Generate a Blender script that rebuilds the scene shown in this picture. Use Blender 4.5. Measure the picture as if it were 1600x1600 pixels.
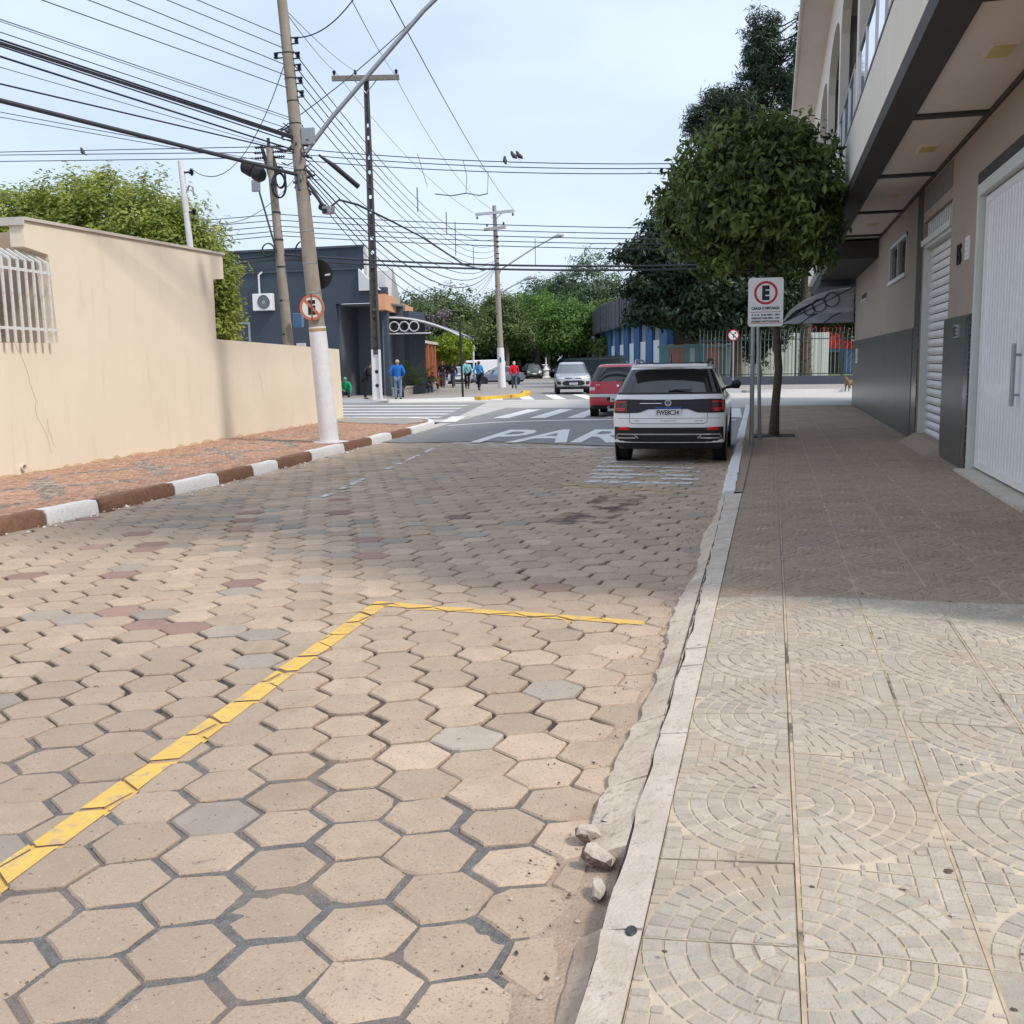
import bpy, bmesh, math, random
import numpy as np
from math import sin, cos, pi, radians as R, sqrt, hypot
from mathutils import Vector, Matrix, noise as mnoise
random.seed(7); np.random.seed(7)
for o in list(bpy.data.objects): bpy.data.objects.remove(o)
S = bpy.context.scene
COL = S.collection

# ------------------------------------------------------------------ camera
YAW, PITCH, ROLL, CAMH = R(14.267), R(8.245), R(-1.0), 1.6
f0 = Vector((-sin(YAW), cos(YAW), 0)); r0 = Vector((cos(YAW), sin(YAW), 0)); u0 = Vector((0, 0, 1))
fw = f0*cos(PITCH) - u0*sin(PITCH); up = u0*cos(PITCH) + f0*sin(PITCH)
rt = r0*cos(ROLL) + up*sin(ROLL); up = up*cos(ROLL) - r0*sin(ROLL)
cam = bpy.data.cameras.new('camera'); camo = bpy.data.objects.new('camera', cam); COL.objects.link(camo)
camo.matrix_world = Matrix(((rt.x, up.x, -fw.x, 0), (rt.y, up.y, -fw.y, 0), (rt.z, up.z, -fw.z, CAMH), (0, 0, 0, 1)))
cam.sensor_width = 36; cam.lens = 36; cam.clip_start = .05; cam.clip_end = 3000
S.camera = camo

# ------------------------------------------------------------------ sky and sun
SUN_DIR = Vector((.90, -.35, 1.15)).normalized()          # towards the sun
SUN_EL = math.asin(SUN_DIR.z); SUN_AZ = math.atan2(SUN_DIR.x, SUN_DIR.y)
W = bpy.data.worlds.new('World'); S.world = W; W.use_nodes = True
nt = W.node_tree; nt.nodes.clear()
def wn(t, **k):
    n = nt.nodes.new(t)
    for a, b in k.items(): setattr(n, a, b)
    return n
sky = wn('ShaderNodeTexSky', sky_type='NISHITA', sun_disc=False, sun_elevation=SUN_EL, sun_rotation=SUN_AZ, air_density=1.0, dust_density=3.0, ozone_density=1.0)
tc = wn('ShaderNodeTexCoord'); mp = wn('ShaderNodeMapping'); mp.inputs['Scale'].default_value = (1.6, 1.6, 4.0)
nz = wn('ShaderNodeTexNoise'); nz.inputs['Scale'].default_value = 1.5; nz.inputs['Detail'].default_value = 5; nz.inputs['Roughness'].default_value = .5
rp = wn('ShaderNodeValToRGB'); rp.color_ramp.elements[0].position = .30; rp.color_ramp.elements[0].color = (.46, .46, .46, 1); rp.color_ramp.elements[1].position = .66; rp.color_ramp.elements[1].color = (.76, .76, .76, 1)
mx = wn('ShaderNodeMix', data_type='RGBA'); mx.inputs[7].default_value = (6.9, 7.9, 9.5, 1)      # thin bright cloud layer
bg = wn('ShaderNodeBackground'); bg.inputs['Strength'].default_value = .105; wo = wn('ShaderNodeOutputWorld')
L = nt.links.new
L(tc.outputs['Generated'], mp.inputs['Vector']); L(mp.outputs[0], nz.inputs['Vector']); L(nz.outputs['Fac'], rp.inputs[0])
L(rp.outputs[0], mx.inputs[0]); L(sky.outputs[0], mx.inputs[6]); L(mx.outputs[2], bg.inputs[0]); L(bg.outputs[0], wo.inputs[0])
sd = bpy.data.lights.new('sun', 'SUN'); sd.energy = 1.9; sd.angle = R(8); sd.color = (1.0, .93, .83)
so = bpy.data.objects.new('sun', sd); COL.objects.link(so); so.rotation_euler = SUN_DIR.to_track_quat('Z', 'Y').to_euler(); so.location = (20, -20, 40)
S.view_settings.view_transform = 'Standard'; S.view_settings.look = 'None'; S.view_settings.exposure = 0.48; S.view_settings.gamma = 1
S.view_settings.use_curve_mapping = False

# ------------------------------------------------------------------ helpers
class MB:
    def __init__(s): s.v, s.f, s.m, s.t = [], [], [], []
    def add(s, vs, fs, mi=0, tint=.5):
        b = len(s.v); s.v += [tuple(p) for p in vs]; s.t += [tint]*len(vs)
        for f in fs: s.f.append(tuple(b+i for i in f)); s.m.append(mi)
        return s
    def box(s, x0, x1, y0, y1, z0, z1, mi=0, tint=.5):
        v = [(x, y, z) for z in (z0, z1) for y in (y0, y1) for x in (x0, x1)]
        return s.add(v, [(0,2,3,1),(4,5,7,6),(0,1,5,4),(2,6,7,3),(0,4,6,2),(1,3,7,5)], mi, tint)
    def obox(s, c, size, ang=0, mi=0, tint=.5):
        a, b = cos(ang), sin(ang); hx, hy, hz = size[0]/2, size[1]/2, size[2]/2
        v = [(c[0]+x*a-y*b, c[1]+x*b+y*a, c[2]+z) for z in (-hz, hz) for y in (-hy, hy) for x in (-hx, hx)]
        return s.add(v, [(0,2,3,1),(4,5,7,6),(0,1,5,4),(2,6,7,3),(0,4,6,2),(1,3,7,5)], mi, tint)
    def prism(s, poly, z0, z1, mi=0, axis='z', tint=.5):
        n = len(poly)
        def P(p, h): return (p[0], p[1], h) if axis == 'z' else ((h, p[0], p[1]) if axis == 'x' else (p[0], h, p[1]))
        v = [P(p, z0) for p in poly] + [P(p, z1) for p in poly]
        return s.add(v, [tuple(range(n))[::-1], tuple(range(n, 2*n))] + [(i, (i+1) % n, n+(i+1) % n, n+i) for i in range(n)], mi, tint)
    def tube(s, pts, r, n=8, mi=0, cap=True, tint=.5):
        pts = [Vector(p) for p in pts]; rs = r if isinstance(r, (list, tuple)) else [r]*len(pts)
        vs, fs = [], []; prev = None
        for i, p in enumerate(pts):
            d = (pts[min(i+1, len(pts)-1)] - pts[max(i-1, 0)]).normalized()
            if prev is None:
                a = d.cross(Vector((0, 0, 1)) if abs(d.z) < .9 else Vector((1, 0, 0))).normalized()
            else: a = (prev - d*prev.dot(d)).normalized()
            prev = a; b = d.cross(a)
            for k in range(n):
                t = 2*pi*k/n; vs.append(p + (a*cos(t) + b*sin(t))*rs[i])
        for i in range(len(pts)-1):
            for k in range(n): fs.append((i*n+k, i*n+(k+1) % n, (i+1)*n+(k+1) % n, (i+1)*n+k))
        if cap: fs += [tuple(range(n))[::-1], tuple(range((len(pts)-1)*n, len(pts)*n))]
        return s.add(vs, fs, mi, tint)
    def lathe(s, prof, n=16, c=(0, 0, 0), axis='z', mi=0):
        vs, fs = [], []
        for r, h in prof:
            for k in range(n):
                t = 2*pi*k/n; a, b = r*cos(t), r*sin(t)
                vs.append({'z': (c[0]+a, c[1]+b, c[2]+h), 'x': (c[0]+h, c[1]+a, c[2]+b), 'y': (c[0]+a, c[1]+h, c[2]-b)}[axis])
        for i in range(len(prof)-1):
            for k in range(n): fs.append((i*n+k, i*n+(k+1) % n, (i+1)*n+(k+1) % n, (i+1)*n+k))
        return s.add(vs, fs, mi)
    def disc(s, c, r, n=24, axis='y', mi=0, h=.01, sgn=-1):
        return s.lathe([(0.0001, sgn*h), (r, sgn*h), (r, 0), (0.0001, 0)], n, c, axis, mi)
    def mesh(s, name, mats, smooth=None):
        me = bpy.data.meshes.new(name); me.from_pydata(s.v, [], s.f)
        for m in (mats if isinstance(mats, (list, tuple)) else [mats]): me.materials.append(m)
        me.polygons.foreach_set('material_index', s.m)
        a = me.attributes.new('tint', 'FLOAT', 'POINT'); a.data.foreach_set('value', s.t)
        if smooth is not None:
            me.shade_smooth()
            if smooth < 180: me.set_sharp_from_angle(angle=R(smooth))
        me.update(); return me
    def build(s, name, mats, parent=None, smooth=None, bevel=0, loc=None, rot=None):
        o = bpy.data.objects.new(name, s.mesh(name, mats, smooth)); COL.objects.link(o)
        if parent: o.parent = parent
        if loc: o.location = loc
        if rot: o.rotation_euler = rot
        if bevel:
            b = o.modifiers.new('bevel', 'BEVEL'); b.width = bevel; b.segments = 2; b.limit_method = 'ANGLE'
        return o
def thing(name, label, cat, loc=(0, 0, 0), rz=0, group=None):
    o = bpy.data.objects.new(name, None); o.empty_display_size = .2; COL.objects.link(o)
    o.location = loc; o.rotation_euler = (0, 0, rz); o['label'] = label; o['category'] = cat
    if group: o['group'] = group
    return o
def tag(o, label, cat, group=None):
    o['label'] = label; o['category'] = cat
    if group: o['group'] = group
    return o
def struct(o): o['kind'] = 'structure'; return o
def stuff(o): o['kind'] = 'stuff'; return o
def copy_tree(o, parent=None):
    c = o.copy(); COL.objects.link(c); c.parent = parent
    for ch in list(o.children): copy_tree(ch, c)
    return c

# ------------------------------------------------------------------ materials
def lin(r, g, b): return tuple(((c/255)/12.92 if c/255 <= .04045 else ((c/255+.055)/1.055)**2.4) for c in (r, g, b))
def M(name, col, rough=.6, var=.15, scale=6, bump=0, bscale=80, metal=0, col2=None, spec=.4, coat=0, tint=0, speck=None, alpha=1, stains=None, orand=0, trans=0, detail=4):
    m = bpy.data.materials.new(name); m.use_nodes = True; t = m.node_tree; ns = t.nodes; b = ns['Principled BSDF']
    def nd(ty, **k):
        n = ns.new(ty)
        for a, v in k.items(): setattr(n, a, v)
        return n
    lk = t.links.new; co = nd('ShaderNodeTexCoord')
    b.inputs['Roughness'].default_value = rough; b.inputs['Metallic'].default_value = metal
    b.inputs['Specular IOR Level'].default_value = spec; b.inputs['Coat Weight'].default_value = coat
    b.inputs['Alpha'].default_value = alpha; b.inputs['Transmission Weight'].default_value = trans
    c2 = col2 or tuple(max(0, c*(1-var)) for c in col); c1 = col if col2 else tuple(min(1, c*(1+var*.6)) for c in col)
    n = nd('ShaderNodeTexNoise'); n.inputs['Scale'].default_value = scale; n.inputs['Detail'].default_value = detail; n.inputs['Roughness'].default_value = .62
    lk(co.outputs['Object'], n.inputs['Vector'])
    rmp = nd('ShaderNodeMapRange'); rmp.inputs[1].default_value = .3; rmp.inputs[2].default_value = .7
    lk(n.outputs['Fac'], rmp.inputs[0])
    mixn = nd('ShaderNodeMix', data_type='RGBA'); mixn.inputs[6].default_value = (*c1, 1); mixn.inputs[7].default_value = (*c2, 1)
    lk(rmp.outputs[0], mixn.inputs[0]); out = mixn.outputs[2]
    if tint or orand:
        hs = nd('ShaderNodeHueSaturation')
        src = None
        if tint:
            at = nd('ShaderNodeAttribute', attribute_name='tint'); src = at.outputs['Fac']
        if orand:
            oi = nd('ShaderNodeObjectInfo'); ma = nd('ShaderNodeMath', operation='ADD')
            mm = nd('ShaderNodeMath', operation='MULTIPLY'); lk(oi.outputs['Random'], mm.inputs[0]); mm.inputs[1].default_value = orand
            if src: lk(src, ma.inputs[0])
            else: ma.inputs[0].default_value = .5
            lk(mm.outputs[0], ma.inputs[1]); src = ma.outputs[0]
        mr = nd('ShaderNodeMapRange'); mr.inputs[1].default_value = 0; mr.inputs[2].default_value = 1+orand; mr.inputs[3].default_value = 1-max(tint, orand*.3); mr.inputs[4].default_value = 1+max(tint, orand*.3)
        lk(src, mr.inputs[0]); lk(mr.outputs[0], hs.inputs['Value']); lk(out, hs.inputs['Color']); out = hs.outputs[0]
    if speck:
        sc, amt, scol = speck
        v = nd('ShaderNodeTexNoise'); v.inputs['Scale'].default_value = sc; v.inputs['Detail'].default_value = 2; lk(co.outputs['Object'], v.inputs['Vector'])
        r2 = nd('ShaderNodeMapRange'); r2.inputs[1].default_value = .56; r2.inputs[2].default_value = .68; r2.inputs[4].default_value = amt; lk(v.outputs['Fac'], r2.inputs[0])
        m2 = nd('ShaderNodeMix', data_type='RGBA'); m2.inputs[7].default_value = (*scol, 1); lk(r2.outputs[0], m2.inputs[0]); lk(out, m2.inputs[6]); out = m2.outputs[2]
    for st in (stains or []):
        sc, lo, hi, amt, scol, stretch = st
        mpn = nd('ShaderNodeMapping'); mpn.inputs['Scale'].default_value = stretch
        gp = nd('ShaderNodeNewGeometry'); lk(gp.outputs['Position'], mpn.inputs[0])
        v = nd('ShaderNodeTexNoise'); v.inputs['Scale'].default_value = sc; v.inputs['Detail'].default_value = 6; v.inputs['Roughness'].default_value = .65; lk(mpn.outputs[0], v.inputs['Vector'])
        r2 = nd('ShaderNodeMapRange'); r2.inputs[1].default_value = lo; r2.inputs[2].default_value = hi; r2.inputs[4].default_value = amt; lk(v.outputs['Fac'], r2.inputs[0])
        m2 = nd('ShaderNodeMix', data_type='RGBA'); m2.inputs[7].default_value = (*scol, 1); lk(r2.outputs[0], m2.inputs[0]); lk(out, m2.inputs[6]); out = m2.outputs[2]
    lk(out, b.inputs['Base Color'])
    if bump:
        bn = nd('ShaderNodeTexNoise'); bn.inputs['Scale'].default_value = bscale; bn.inputs['Detail'].default_value = 5; lk(co.outputs['Object'], bn.inputs['Vector'])
        bp = nd('ShaderNodeBump'); bp.inputs['Strength'].default_value = bump; bp.inputs['Distance'].default_value = .01; lk(bn.outputs['Fac'], bp.inputs['Height']); lk(bp.outputs[0], b.inputs['Normal'])
    return m
def leafmat(name, dark, light, trans=.3):
    m = bpy.data.materials.new(name); m.use_nodes = True; t = m.node_tree; ns = t.nodes; b = ns['Principled BSDF']; lk = t.links.new
    at = ns.new('ShaderNodeAttribute'); at.attribute_name = 'tint'; mix = ns.new('ShaderNodeMix'); mix.data_type = 'RGBA'
    mix.inputs[6].default_value = (*dark, 1); mix.inputs[7].default_value = (*light, 1); lk(at.outputs['Fac'], mix.inputs[0])
    lk(mix.outputs[2], b.inputs['Base Color']); b.inputs['Roughness'].default_value = .45; b.inputs['Specular IOR Level'].default_value = .35
    tr = ns.new('ShaderNodeBsdfTranslucent'); lk(mix.outputs[2], tr.inputs[0]); ms = ns.new('ShaderNodeMixShader'); ms.inputs[0].default_value = trans
    lk(b.outputs[0], ms.inputs[1]); lk(tr.outputs[0], ms.inputs[2]); lk(ms.outputs[0], ns['Material Output'].inputs[0])
    return m
def glassmat(name, col, rough=.04):
    return M(name, col, rough, 0, spec=.9, coat=.4)

m_ground = M('earth', (.16, .15, .11), .9, .3, .8)
m_fill = M('joint_fill', (.16, .155, .15), .95, .35, 30, .8, 120, speck=(200, .6, (.33, .32, .30)), stains=[(3, .5, .64, .6, (.25, .19, .145), (1, 1, 1))])
m_bed = M('joint_asphalt', (.05, .046, .042), .95, .4, 40, .6, 160, speck=(260, .55, (.30, .29, .27)), stains=[(.8, .5, .62, .6, (.22, .17, .13), (1, 1, 1))])
m_paver = M('paver', (.50, .39, .29), .9, .10, 7, .5, 200, tint=.17, speck=(90, .55, (.26, .195, .145)),
            stains=[(.33, .46, .60, .62, (.345, .275, .215), (1, .55, 1)), (1.6, .58, .72, .35, (.42, .37, .30), (1, 1, 1)), (7, .66, .72, .4, (.16, .13, .11), (1, 1, 1)), (38, .635, .665, .85, (.10, .075, .06), (1, 1, 1)), (60, .61, .66, .45, (.62, .54, .44), (1, 1, 1)), (2.4, .56, .66, .45, (.36, .26, .185), (1, 1, 1))])
m_paver_grey = M('paver_grey', (.385, .335, .28), .9, .12, 7, .30, 240, tint=.18, speck=(170, .4, (.16, .14, .12)), stains=[(.33, .46, .60, .4, (.24, .21, .18), (1, .55, 1)), (38, .635, .665, .85, (.10, .075, .06), (1, 1, 1))])
m_paver_pink = M('paver_pink', (.33, .22, .18), .9, .12, 7, .30, 240, tint=.25, speck=(170, .4, (.15, .10, .09)))
m_yellow = M('yellow_road_paint', (.74, .49, .12), .75, .10, 8, .3, 160, stains=[(9, .55, .63, .8, (.44, .34, .24), (1, 1, 1)), (40, .58, .66, .6, (.42, .32, .22), (1, 1, 1)), (2.5, .5, .66, .35, (.60, .40, .12), (1, 1, 1))])
m_oldyellow = M('worn_yellow_paint', (.62, .43, .16), .8, .15, 8, .2, 160, stains=[(6, .48, .6, .8, (.33, .25, .18), (1, 1, 1))])
m_white_worn = M('worn_white_paint', (.70, .69, .66), .8, .10, 8, .2, 160, stains=[(7, .52, .60, .8, (.30, .24, .19), (1, 1, 1))])
m_white_road = M('white_road_paint', (.80, .79, .77), .75, .06, 6, .15, 160, stains=[(4, .60, .72, .4, (.50, .49, .47), (1, 1, 1))])
m_asphalt = M('asphalt', (.27, .268, .262), .93, .14, 2.5, .3, 220, speck=(240, .3, (.33, .33, .32)), stains=[(.5, .5, .66, .4, (.30, .29, .27), (1, 1, 1))])
m_concrete_road = M('pale_concrete_road', (.52, .50, .465), .9, .10, 1.2, .15, 120, stains=[(.35, .52, .7, .35, (.40, .38, .35), (.3, 1, 1))])
m_pavement = M('far_pavement', (.34, .32, .295), .9, .15, 2, .2, 120, stains=[(.6, .5, .7, .4, (.42, .33, .25), (1, 1, 1))])
m_mosaic = M('mosaic_stone', (.46, .295, .215), .9, .18, 30, .25, 200, tint=.26, stains=[(.9, .5, .68, .5, (.50, .33, .21), (1, 1, 1))])
m_mosaic_grey = M('mosaic_grey_stone', (.33, .275, .235), .9, .2, 30, .25, 200, tint=.4)
m_mosaic_bed = M('mosaic_bed', (.36, .25, .18), .95, .3, 12, .3, 100)
m_kerb_white = M('whitewashed_kerb', (.80, .79, .77), .9, .05, 14, .9, 45, speck=(30, .45, (.55, .53, .50)))
m_kerb_brown = M('brown_granite_kerb', (.25, .135, .085), .9, .3, 18, .9, 45, speck=(60, .7, (.11, .065, .045)))
m_kerb_yellow = M('yellow_kerb', (.72, .46, .06), .85, .25, 4, .4, 50, speck=(5, .7, (.45, .36, .22)))
m_conc = M('kerb_concrete', (.60, .54, .46), .9, .12, 5, .5, 90, speck=(26, .5, (.42, .35, .28)), stains=[(3, .48, .66, .6, (.42, .33, .25), (1, 1, 1)), (18, .60, .67, .7, (.27, .21, .165), (1, 1, 1))])
m_conc2 = M('worn_kerb_concrete', (.61, .53, .43), .92, .14, 6, .6, 60, speck=(40, .6, (.36, .29, .225)), stains=[(2.6, .48, .64, .6, (.42, .33, .25), (1, 1, 1)), (14, .6, .68, .6, (.25, .19, .15), (1, 1, 1))])
m_conc_dirty = M('gutter_concrete', (.45, .37, .295), .92, .16, 6, .5, 70, speck=(60, .5, (.27, .20, .15)), stains=[(2.2, .46, .62, .7, (.33, .235, .175), (1, 1, 1))])
m_rubble = M('rubble', (.50, .44, .37), .92, .25, 12, .9, 60, speck=(45, .6, (.30, .24, .19)))
m_rubble_dk = M('rubble_core', (.17, .12, .10), .95, .35, 40, 1.0, 60, speck=(60, .7, (.36, .30, .26)))
m_tile = M('tile_stone', (.455, .41, .34), .85, .14, 16, .35, 200, tint=.18, orand=.6, speck=(100, .5, (.27, .235, .185)), stains=[(1.7, .48, .66, .65, (.45, .34, .245), (1, 1, 1)), (.7, .5, .6, .35, (.33, .32, .28), (1, 1, 1)), (5, .62, .7, .4, (.20, .18, .16), (1, 1, 1))])
m_grout = M('tile_grout', (.60, .51, .385), .9, .14, 9, .2, 200, stains=[(1.3, .42, .60, .9, (.375, .325, .26), (1, 1, 1)), (4, .52, .64, .6, (.27, .215, .165), (1, 1, 1))])
m_tile2 = M('tile_stone_brown', (.355, .272, .20), .85, .13, 16, .25, 240, tint=.16, orand=.5, speck=(120, .35, (.17, .135, .105)), stains=[(.9, .5, .68, .5, (.25, .22, .195), (1, 1, 1)), (2.3, .6, .72, .4, (.33, .235, .15), (1, 1, 1))])
m_grout2 = M('tile_grout_brown', (.46, .375, .29), .9, .15, 9, .2, 200, stains=[(3, .5, .62, .6, (.20, .165, .135), (1, 1, 1))])
m_gap = M('tile_gap', (.11, .085, .065), .95, .3, 10)
m_groutline = M('filled_joint', (.50, .40, .28), .95, .3, 9, stains=[(1.2, .55, .6, .9, (.09, .075, .06), (1, 1, 1))])
m_beige = M('beige_render', (.845, .755, .605), .9, .04, .7, .18, 60, stains=[(.8, .54, .74, .35, (.78, .63, .43), (1, 1, .5)), (4, .56, .72, .38, (.66, .53, .37), (1, 1, .16)), (.35, .5, .7, .3, (.86, .77, .62), (1, 1, 1))])
m_plinth_stain = M('peeling_render', (.72, .55, .35), .92, .2, 4, .6, 40)
m_crack = M('crack', (.38, .29, .20), .95, .2, 9)
m_coping = M('wall_coping', (.62, .57, .50), .8, .1, 3)
m_white_paint = M('white_paint', (.78, .78, .77), .6, .05, 3)
m_greywhite = M('pale_grey_paint', (.62, .63, .64), .7, .06, 3)
m_barmetal = M('painted_bar', (.74, .75, .74), .45, .05, 9, speck=(14, .3, (.45, .25, .16)))
m_dark_in = M('dark_interior', (.035, .033, .032), .8, .2, 3)
m_navy = M('dark_blue_render', (.052, .069, .092), .8, .10, 1.2, .1, 50)
m_navy2 = M('dark_blue_trim', (.072, .088, .112), .7, .10, 1.2)
m_orange = M('terracotta_render', (.62, .33, .19), .85, .12, 3)
m_concpole = M('pole_concrete', (.33, .295, .25), .92, .14, 5, .4, 60, stains=[(2.2, .50, .66, .5, (.26, .19, .13), (2, 2, .25))])
m_darkpole = M('dark_concrete', (.085, .08, .078), .9, .25, 7, .4, 60)
m_polewhite = M('pole_whitewash', (.76, .755, .77), .9, .06, 9, .4, 50, speck=(12, .3, (.60, .58, .56)))
m_galv = M('galvanised_steel', (.36, .38, .39), .5, .08, 12, metal=.6)
m_darkmetal = M('dark_metal', (.045, .048, .052), .5, .2, 9)
m_black = M('black_plastic', (.018, .019, .021), .5, .1, 9)
m_wire = M('cable_sheath', (.05, .055, .065), .6, .1, 5)
m_wire_grey = M('weathered_cable', (.14, .155, .175), .7, .1, 5)
m_rust = M('rust', (.25, .11, .05), .9, .3, 9)
m_signwhite = M('sign_white', (.80, .80, .80), .35, .03, 5)
m_signred = M('sign_red', (.52, .02, .035), .4, .05, 5)
m_signfade = M('faded_sign_red', (.55, .17, .09), .6, .15, 8)
m_signblack = M('sign_black', (.012, .012, .014), .45, 0)
m_taupe = M('taupe_wall', (.34, .28, .225), .85, .05, 1.2, .12, 70)
m_taupe_lt = M('pale_fascia', (.74, .69, .60), .85, .05, 1.4, .1, 70, stains=[(1.4, .5, .72, .25, (.62, .57, .49), (1, 3, .4))])
m_darkbeam = M('dark_grey_beam', (.052, .048, .044), .75, .1, 2)
m_soffit = M('soffit', (.74, .65, .58), .9, .04, 1.5)
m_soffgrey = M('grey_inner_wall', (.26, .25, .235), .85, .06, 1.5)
m_arch = M('pale_facade', (.74, .69, .60), .85, .05, 1.5)
m_granite = M('polished_granite', (.062, .068, .06), .28, .4, 40, spec=.3, speck=(38, .6, (.20, .21, .195)), stains=[(3.5, .45, .7, .45, (.17, .17, .15), (6, 6, .35))])  # pale upright streaks paint reflections into the stone colour
m_granite2 = M('speckled_granite', (.05, .052, .055), .2, .4, 40, spec=.45, speck=(32, .8, (.32, .33, .33)))
m_gate = M('white_gate', (.84, .845, .85), .35, .03, 3, coat=.2)
m_gateframe = M('pale_green_frame', (.58, .60, .57), .6, .04, 3)
m_shutter = M('shutter_slat', (.76, .755, .74), .45, .05, 4, speck=(3, .15, (.45, .33, .24)))
m_yellowlamp = M('lamp_diffuser', (.60, .48, .14), .4, .05, 5)
m_railglass = M('pale_glass', (.55, .62, .72), .05, .03, 2, spec=.9, coat=.5)
m_tyre = M('tyre', (.016, .016, .017), .85, .1, 20)
m_rim = M('alloy', (.42, .43, .45), .35, .05, 9, metal=.8)
m_carwhite = M('white_car_paint', (.83, .84, .85), .28, .01, 3, coat=.7)
m_carred = M('red_car_paint', (.52, .014, .035), .3, .02, 3, coat=.7)
m_carsilver = M('silver_car_paint', (.47, .48, .52), .3, .03, 3, metal=.35, coat=.7)
m_carblue = M('blue_grey_car_paint', (.17, .23, .31), .3, .03, 3, metal=.2, coat=.7)
m_cargreen = M('dark_green_car_paint', (.14, .18, .15), .35, .03, 3, coat=.6)
m_cardark = M('dark_car_paint', (.03, .032, .036), .35, .03, 3, coat=.6)
m_carglass = M('car_glass', (.012, .014, .017), .06, 0, spec=.8, coat=.3)
m_windscreen = M('grey_windscreen', (.13, .145, .165), .08, .05, 3, spec=.8, coat=.3)
m_taillight = M('tail_lens', (.06, .010, .012), .18, .05, 9, coat=.7)
m_tailred = M('red_lens', (.62, .02, .02), .25, .05, 9, coat=.6)
m_headlight = M('headlamp_lens', (.62, .62, .58), .15, .05, 9, coat=.8)
m_chrome = M('chrome', (.68, .69, .71), .22, 0, metal=.9)
m_plateblue = M('plate_blue', (.02, .07, .33), .4, 0)
m_skin = M('skin', (.36, .20, .135), .6, .06, 9)
m_hairdk = M('dark_hair', (.02, .015, .012), .7, .2, 30)
m_bark = M('bark', (.105, .08, .06), .95, .35, 14, .9, 30)
m_barkgrey = M('grey_bark', (.16, .135, .115), .95, .3, 12, .9, 30)
m_brick = M('orange_brick', (.40, .15, .08), .9, .25, 14, .3, 60)
m_blue = M('blue_cladding', (.028, .115, .27), .6, .08, 2)
m_bluepale = M('steel_blue_wall', (.10, .20, .36), .7, .08, 2)
m_redpanel = M('red_panel', (.55, .055, .05), .6, .1, 4)
m_slatdark = M('dark_slat', (.085, .088, .10), .85, .3, 8, orand=1.6, speck=(6, .6, (.20, .20, .22)))
m_teal = M('teal_panel', (.17, .36, .38), .7, .08, 3)
m_salmon = M('salmon_panel', (.46, .25, .20), .7, .08, 3)
m_fencegreen = M('dark_fence', (.03, .055, .06), .6, .1, 4)
m_awning = M('awning_sheet', (.32, .33, .36), .35, .08, 2, metal=.3, coat=.3)
m_grass = M('lawn', (.17, .24, .035), .9, .3, 4, .5, 60)
L_street = leafmat('street_tree_leaf', (.024, .050, .015), (.24, .33, .08), .33)
L_yellow = leafmat('yellow_green_leaf', (.16, .23, .04), (.60, .62, .15), .45)
L_dark = leafmat('dark_leaf', (.014, .032, .016), (.045, .085, .032), .25)
L_pine = leafmat('pine_needle', (.018, .040, .022), (.060, .095, .045), .2)
L_park1 = leafmat('park_leaf', (.06, .105, .03), (.18, .27, .06), .35)
L_park2 = leafmat('olive_leaf', (.07, .115, .038), (.21, .28, .085), .35)
L_park3 = leafmat('bright_leaf', (.07, .15, .03), (.24, .40, .08), .4)
L_park4 = leafmat('bluish_leaf', (.06, .115, .055), (.17, .26, .12), .35)
L_top = leafmat('topiary_leaf', (.13, .22, .015), (.40, .52, .04), .35)
L_flower = leafmat('purple_blossom', (.16, .12, .17), (.30, .23, .32), .3)
L_palm = leafmat('palm_leaf', (.06, .10, .02), (.20, .26, .06), .3)

FONT = None
def text_obj(name, s, size, mat, parent=None, mw=None, width=None, ext=.001, bold=0, sx=1):
    cu = bpy.data.curves.new(name, 'FONT'); cu.body = s; cu.size = size; cu.align_x = 'CENTER'; cu.align_y = 'CENTER'; cu.extrude = ext; cu.offset = bold; cu.resolution_u = 3
    t = bpy.data.objects.new('t', cu); COL.objects.link(t)
    me = bpy.data.meshes.new_from_object(t.evaluated_get(bpy.context.evaluated_depsgraph_get()))
    bpy.data.objects.remove(t); bpy.data.curves.remove(cu)
    co = np.empty(len(me.vertices)*3, 'f'); me.vertices.foreach_get('co', co); co = co.reshape(-1, 3)
    k = (width/(co[:, 0].max()-co[:, 0].min())) if width else sx
    co[:, 0] *= k; co[:, 0] -= (co[:, 0].max()+co[:, 0].min())/2; co[:, 1] -= (co[:, 1].max()+co[:, 1].min())/2
    me.vertices.foreach_set('co', co.ravel()); me.materials.clear(); me.materials.append(mat)
    me.name = name; o = bpy.data.objects.new(name, me); COL.objects.link(o)
    if parent: o.parent = parent
    if mw: o.matrix_local = mw
    return o
def facing(loc, normal, upv=(0, 0, 1)):
    z = Vector(normal).normalized(); x = Vector(upv).cross(z).normalized(); y = z.cross(x)
    return Matrix(((x.x, y.x, z.x, loc[0]), (x.y, y.y, z.y, loc[1]), (x.z, y.z, z.z, loc[2]), (0, 0, 0, 1)))

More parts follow.
